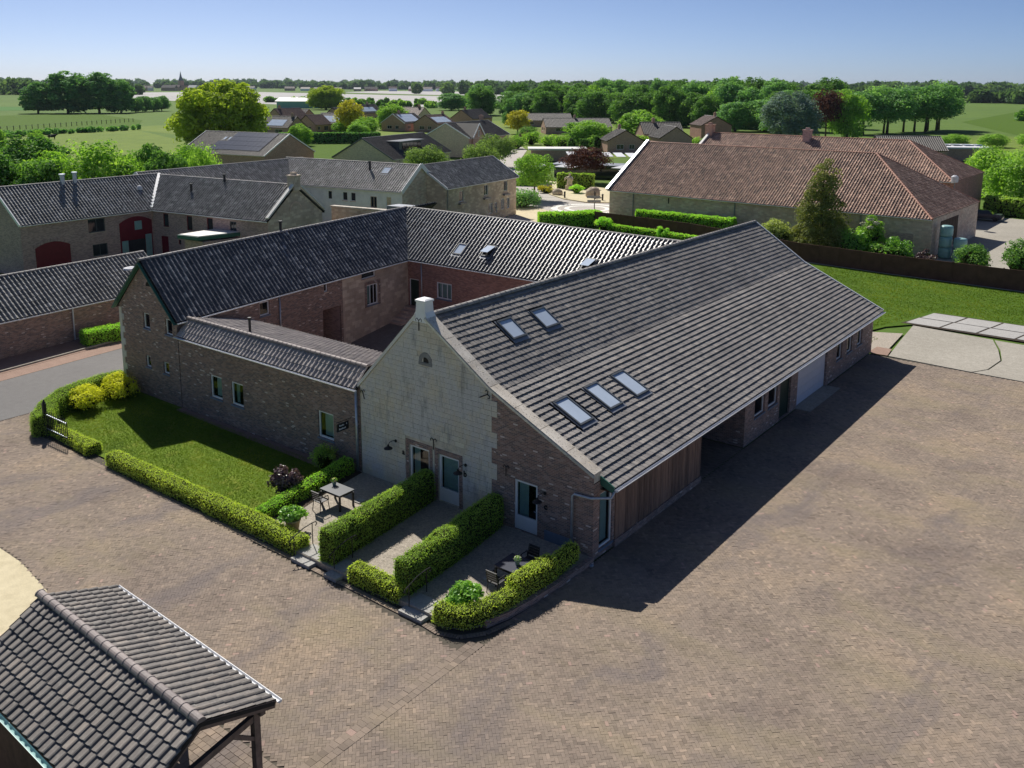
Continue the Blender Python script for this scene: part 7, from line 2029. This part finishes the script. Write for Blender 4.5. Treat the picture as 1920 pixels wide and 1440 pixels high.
# ------------------------------------------------------------------ trees
ORD = ['first', 'second', 'third', 'fourth', 'fifth', 'sixth', 'seventh', 'eighth', 'ninth', 'tenth', 'eleventh', 'twelfth', 'thirteenth']
tree_kind('broad', 'leaf_mid', 14, 6.2, 'full', .0, 110, 90, .36, .27, 40, .35, 3)
tree_kind('broad_dark', 'leaf_dark', 14, 6.2, 'full', .05, 110, 90, .36, .27, 50, .35, 2)
tree_kind('broad_light', 'leaf_light', 10, 4.6, 'full', .0, 100, 80, .27, .28, 60, .25, 2)
tree_kind('walnut', 'leaf_walnut', 19, 13, 'full', .02, 230, 130, .44, .16, 70, .6, 1)
tree_kind('poplar', 'leaf_dark', 24, 7.5, 'full', .0, 170, 90, .5, .22, 80, .4, 2)
tree_kind('gold', 'leaf_gold', 9, 4.0, 'round', .15, 60, 80, .25, .3, 90, .2, 1)
tree_kind('globe', 'leaf_willow', 5, 4.2, 'round', .22, 70, 120, .16, .3, 100, .2, 1)
tree_kind('street', 'leaf_light', 8, 3.8, 'round', .2, 80, 90, .17, .26, 110, .16, 1)
tree_kind('copper', 'leaf_copper', 8, 5.5, 'dome', .2, 80, 90, .2, .25, 120, .2, 1)
tree_kind('cedar', 'leaf_blue', 15, 8.0, 'full', .04, 120, 100, .3, .2, 130, .4, 1, droop=0.12)
tree_kind('conifer', 'leaf_conifer', 11.2, 3.7, 'cone', .03, 230, 110, .1, .17, 140, .22, 1, droop=0.05)
tree_kind('spruce', 'leaf_dark', 10, 2.8, 'cone', .05, 80, 80, .22, .25, 150, .2, 1)
tree_kind('rowtree', 'leaf_dark', 20, 9.5, 'round', .25, 110, 90, .42, .26, 170, .4, 2)
tree_kind('shrubby', 'leaf_light', 9, 5.0, 'full', .0, 100, 100, .2, .27, 160, .2, 2)

tree('walnut', 'broad_tree', -208, 145, 19, 27, 'huge round olive green tree behind the solar panel house', rot=.4)
for x, y, h, w_, lb in ((-556, 262, 19, 20, 'leftmost tall tree of the dark poplar group'), (-548, 276, 26, 27, 'tallest tree of the dark poplar group'), (-538, 290, 25, 24, 'right middle tree of the dark poplar group'), (-531, 300, 21, 19, 'rightmost tree of the dark poplar group')):
    tree('poplar', 'poplar', x, y, h, w_, lb, group='dark tree group on the left')
for k in range(4): tree('broad_dark', 'small_tree', -535 - 5 * k, 312 + 9 * k, 9 + k % 2, 11, '%s small dark tree from the left in the row right of the poplar group' % ORD[k], group='small trees by the poplars')
for x, y, h, w_, kd, lb in ((-118, 46, 9.2, 9, 'shrubby', 'leafy tree at the left edge above the dusky farm roof'), (-113, 53, 9, 7.5, 'broad', 'green tree second from the left edge above the farm roof'), (-110.5, 58, 11, 11, 'shrubby', 'tall light green bushy tree above the farm roof'), (-107.5, 61.5, 9.2, 5.5, 'broad_light', 'narrow green bush right of the tall light tree'), (-105.5, 65, 10, 6, 'broad', 'dark round tree before the big olive tree'), (-104, 69.5, 10, 6.2, 'shrubby', 'green tree touching the solar house roof'), (-122, 41, 7, 8, 'broad_light', 'green bush at the very left edge'), (-102, 62, 7.5, 6, 'broad_light', 'low yellow green tree behind the farm roof ridge'), (-119, 50, 9.2, 8.5, 'broad', 'full green tree between the two trees at the left edge'), (-116, 55, 9.6, 8, 'broad_light', 'light tree left of the tall bushy tree'), (-126, 58, 11, 10, 'broad', 'darker tree rising behind the tall bushy tree'), (-112, 67, 10, 7, 'broad', 'green tree behind the flue pipes of the farm roof'), (-116, 76, 9.5, 8, 'shrubby', 'bright tree left of the solar house gable corner')):
    tree(kd, 'garden_tree', x, y, h, w_, lb)
for k, (x, y) in enumerate(((-262, 100), (-252, 107), (-240, 112), (-270, 90))): tree('broad_light', 'hedge_tree', x, y, 6 + k % 2, 5, '%s young tree in the bramble strip on the left' % ['left middle', 'middle', 'right hand', 'leftmost'][k], group='young hedge trees')
tree('gold', 'golden_tree', -252, 231, 12, 11, 'bright yellow green tree among the village houses')
tree('broad_light', 'garden_tree', -262, 262, 11, 13, 'light green tree right of the yellow village tree')
tree('walnut', 'broad_tree', -505, 440, 17, 28, 'round olive tree beyond the sea green shed', rot=2)
tree('broad_dark', 'garden_tree', -430, 490, 12, 22, 'wide green tree in front of the foil field')
tree('gold', 'golden_tree', -206, 272, 8.5, 10, 'yellow bush beside the lane before the grey bungalow')
tree('spruce', 'dark_conifer', -240, 312, 14, 9, 'dark pointed conifer at the wood edge')
tree('globe', 'globe_tree', -121.5, 131, 5.6, 8.6, 'clipped globe tree behind the stone farmhouse, left one'); tree('globe', 'globe_tree', -126, 158, 6.4, 9.6, 'clipped globe tree by the lane, upper one'); tree('globe', 'globe_tree', -110, 134, 6.4, 7.6, 'clipped globe tree half hidden by the street tree')
tree('street', 'street_tree', -85.2, 117.0, 7.6, 7.0, 'loose light green tree at the end of the stone farmhouse')
bush('dark_bush', -81.4, 108.8, 2.1, 5.6, 'dark green bush under the street tree', 'leaf_dark', .16, 34, 80, seed=24)
tree('copper', 'copper_tree', -92.5, 143.5, 6.4, 9.2, 'dark copper red tree on the restaurant terrace')
tree('cedar', 'blue_cedar', -113, 300, 17, 21, 'large blue grey cedar behind the rear barn', rot=1)
tree('copper', 'copper_beech', -107, 318, 16, 14, 'tall dark copper beech right of the blue cedar')
tree('broad_light', 'lime_tree', -101, 322, 17, 13, 'light green tree right of the copper beech')
tree('conifer', 'tall_conifer', -32.6, 97.4, 11.2, 7.6, 'tall bronze green conifer in front of the stone barn', rot=.7)
for k, (x, y, h, w_, lb) in enumerate(((-22.5, 158, 9, 11, 'light green tree behind the rear barn corner'), (-15, 160, 8.5, 10, 'light green tree on the right beyond the yard'), (-8, 156, 9, 11, 'rightmost light green tree beyond the yard'), (-29, 168, 8.5, 9, 'light tree peeking past the rear barn hip'))): tree('shrubby', 'orchard_tree', x, y, h, w_, lb)
hedge('far_hedge', H2d((-25, 146, 2.4, 2.4), (5, 140, 2.4, 2.4)), 'dark clipped hedge under the light trees on the far right', 'hedge_green', leaf=.2, dens=30)
tree('broad_light', 'garden_tree', -152, 268, 10, 15, 'yellowish rounded tree before the wood right of the grey bungalow')
tree('broad_light', 'garden_tree', -150, 232, 8, 15, 'broad light tree above the vineyard rows')
for k, (x, y, h) in enumerate(((-143, 214, 4.6), (-140, 216, 4.0), (-137, 218, 4.8), (-133.5, 221, 4.8), (-130, 223, 4.2))): bush('cone_yew', x, y, h, 3.2, '%s clipped rounded yew from the left beyond the kiosk' % ORD[k], 'leaf_mid', .2, 26, 60, seed=30 + k, shape='column', cat='yew', group='clipped yews beyond the kiosk')
for k in range(11):
    x, y = -158 + k * 5.2, 208 + k * 4.2 + 5 * (k % 2); bush('vine_row', x, y, 3.4, 6.5, '%s leafy espalier clump from the left behind the kiosk' % ORD[k], 'leaf_light', .24, 26, 50, seed=44 + k, cat='vine', group='espalier row behind the kiosk')
bush('flower_shrub', -176, 238, 2.6, 6, 'dark shrub with pink flowers by the lane bend', 'leaf_copper', .25, 20, 50, seed=60); bush('lane_shrub', -186, 252, 3.6, 8, 'green shrubs along the lane beside the yellow bush', 'leaf_mid', .25, 26, 50, seed=61); bush('lane_shrub', -166, 226, 3.4, 7, 'low green planting on the right of the lane', 'leaf_light', .25, 24, 50, seed=62)
tree('broad_light', 'garden_tree', -214, 176, 6.5, 7, 'small garden tree left of the dormer bungalow')
for k in range(9): tree('broad_light', 'village_tree', -232 - 9 * k + 5 * (k % 3), 216 + 6 * k, 5 + k % 3, 8, '%s green garden tree from the front between the village houses' % ORD[k], group='village garden trees')
ORD = ['first', 'second', 'third', 'fourth', 'fifth', 'sixth', 'seventh', 'eighth', 'ninth', 'tenth', 'eleventh', 'twelfth', 'thirteenth']
# the wood behind
n_w = 0
for row_, (a, b, h) in enumerate((((-356, 432), (-104, 330), 17), ((-345, 455), (-92, 352), 19), ((-335, 485), (-60, 385), 20), ((-320, 520), (-70, 410), 21))):
    n_ = 21
    for k in range(n_):
        f = (k + random.uniform(-.35, .35)) / (n_ - 1); x = a[0] + (b[0] - a[0]) * f; y = a[1] + (b[1] - a[1]) * f + random.uniform(-8, 8)
        if f > .93 - .08 * row_: continue
        kd = random.choice(['broad', 'broad', 'broad_dark', 'broad_light' if random.random() < .4 else 'broad'])
        tree(kd, 'wood_tree', x, y, h * random.uniform(.8, 1.12) * (1.0 if f < .8 else .85), random.uniform(14, 19), '%s tree %s of the wood' % (('full green', 'dark green')[kd == 'broad_dark'], ('at the front edge', 'in the second rank', 'deep inside the middle', 'along the far crest')[row_] + (' at the left end', ' left of centre', ' right of centre', ' at the right end')[min(3, int(max(f, 0) * 4))]), group='trees of the wood'); n_w += 1
for k in range(9):
    f = k / 8; x, y = -104 + 13 * f + random.uniform(-3, 3), 362 + 62 * f + random.uniform(-6, 6)
    tree('rowtree', 'dark_row_tree', x, y, random.uniform(15.5, 20.5), random.uniform(17, 24), '%s dark tree from the left in the row with bare trunks right of the wood' % ORD[k], group='dark tree row on the right')
for k in range(6): tree('shrubby', 'field_shrub', -62 + k * 9, 300 + 9 * k, 4, 9, '%s low shrub from the left on the field edge far right' % ORD[k], group='shrubs far right')

# far tree lines, one mass each
def treeline(name, label, a, b, n_, h, depth, leaf, mat='leaf_far', per=150, seed=5):
    global rng
    keep, rng = rng, np.random.default_rng(seed)
    a, b = np.array(a, float), np.array(b, float); C = []; T_ = []
    for k in range(n_):
        p = a + (b - a) * rng.random() + rng.normal(0, depth, 2); hh = h * rng.uniform(.5, 1.15); ww = hh * rng.uniform(.45, .8)
        d_ = unit(per); C.append(d_ * np.array((ww, ww, hh * .5)) * rng.uniform(.7, 1, (per, 1)) + np.array((p[0], p[1], hh * .5))); T_.append(np.full(per, np.clip(rng.normal(.45, .25), 0, 1)))
    C = np.concatenate(C); T_ = np.concatenate(T_)
    N_ = unit(len(C)) + np.array((0, 0, .4)); N_ /= np.linalg.norm(N_, axis=1, keepdims=True)
    V_, F_ = leaf_quads(C, N_, leaf, .8); link(name, np_mesh(name, V_, F_, mat, np.repeat(T_, 4)), None, kind='stuff', label=label, cat='trees')
    rng = keep
treeline('far_wood', 'dark wood at the left end of the horizon', (-1500, 560), (-1350, 760), 40, 24, 25, 3.5, seed=2)
treeline('far_treeline', 'line of trees along the left horizon', (-3200, 1200), (-2700, 2400), 120, 26, 60, 6, per=110, seed=3)
treeline('far_treeline', 'tree line on the horizon above the foil fields', (-2500, 2100), (-1300, 2750), 150, 26, 60, 5.5, per=110, seed=4)
treeline('far_treeline', 'trees behind the wood in the middle of the horizon', (-1150, 1350), (-700, 1650), 90, 24, 50, 4, seed=6)
treeline('far_treeline', 'blue green tree line far right on the horizon', (-900, 2300), (-100, 2100), 130, 26, 90, 6, per=110, seed=7)
treeline('far_treeline', 'nearer tree strip on the right horizon', (-420, 1250), (-150, 1150), 60, 16, 30, 3.5, seed=8)
treeline('far_treeline', 'farthest strip of trees closing the horizon', (-6000, 2200), (-1500, 6500), 260, 36, 250, 16, per=60, seed=9)
treeline('far_treeline', 'farthest strip of trees on the right horizon', (-1500, 6500), (1500, 6000), 160, 36, 250, 16, per=60, seed=10)
treeline('foil_hedge', 'hedge strip between the two foil fields', (-800, 560), (-420, 640), 70, 5, 6, 1.4, 'leaf_mid', 90, seed=11)
treeline('foil_hedge', 'green row in front of the right foil field', (-560, 500), (-360, 590), 80, 5, 4, 1.3, 'leaf_mid', 90, seed=12)
treeline('foil_hedge', 'bushy strip crossing between the foil fields', (-900, 1080), (-560, 670), 50, 6, 6, 1.8, 'leaf_mid', 90, seed=13)
treeline('ditch_scrub', 'dark scrubby ditch bank across the meadow', (-322, 138), (-337, 196), 60, 1.9, 1.2, .45, 'leaf_dark', 60, seed=20)
treeline('field_scrub', 'bramble strip along the near side of the cow meadow', (-264, 88), (-232, 116), 46, 2.4, 1.2, .4, 'leaf_mid', 70, seed=21)
treeline('field_strip', 'scrub strip along the field far right', (-90, 560), (60, 520), 40, 6, 6, 1.4, 'leaf_mid', 90, seed=14)
# far village and church
def far_block(x, y, L_, W_, h, a, roofm, label):
    t = np.array((math.cos(a), math.sin(a))); p0 = np.array((x, y)); e = thing('far_house', label, 'house', (x, y, 0), 'houses of the far village')
    n = np.array((-t[1], t[0])); Q = [p0, p0 + t * L_, p0 + t * L_ + n * W_, p0 + n * W_]
    slab_poly('wall', Q, 0, h, 'white_wall' if random.random() < .5 else 'brick_house', e)
    m_ = MB(); A = [np.array((*q, h)) for q in Q]; r0, r1 = (A[0] + A[3]) / 2 + (0, 0, h * .8), (A[1] + A[2]) / 2 + (0, 0, h * .8)
    m_.poly([A[0], A[1], r1, r0]); m_.poly([A[2], A[3], r0, r1]); m_.poly([A[1], A[2], r1]); m_.poly([A[3], A[0], r0]); m_.build('roof', roofm, e)
for k in range(12): far_block(-1950 - 6 * k + random.uniform(-20, 20), 1060 + 38 * k, random.uniform(18, 40), 14, random.uniform(5, 8), .6 + random.uniform(-.3, .3), random.choice(['tile_far', 'sheet_roof', 'tile_red']), 'small house of the distant village on the left horizon')
for k in range(16): far_block(-1900 + 34 * k, 1500 + 30 * k + random.uniform(-20, 20), random.uniform(18, 34), 13, random.uniform(5, 7), .7 + random.uniform(-.3, .3), random.choice(['tile_far', 'tile_red', 'sheet_roof']), 'small house of the distant village above the foil fields')
e = thing('church', 'distant church tower with a pointed spire on the left horizon', 'church', (-2010, 1296, 0))
m_ = MB(); m_.box(-2015, -2005, 1290, 1300, 0, 24); m_.build('tower', 'brick_house', e)
m_ = MB(); m_.lathe([(6.5, 24), (3, 32), (.2, 46)], (-2010, 1295, 0), 8); m_.build('spire', 'lead', e)
m_ = MB(); m_.box(-2005, -1980, 1291, 1303, 0, 12); m_.build('nave', 'brick_house', e)
# ------------------------------------------------------------------ air
HZ = MB(); HZ.box(-9000, 9000, -2000, 11000, -1.2, 120)
hm = NT('haze_air')
pv = hm.n('VolumePrincipled')
pv.inputs['Color'].default_value = (0.72, 0.84, 1.0, 1)
pv.inputs['Density'].default_value = 0.000028
pv.inputs['Anisotropy'].default_value = 0.2
hm.l(pv.outputs[0], hm.out.inputs['Volume'])
hz = link('haze', HZ.mesh('haze', hm.m), None, kind='stuff')
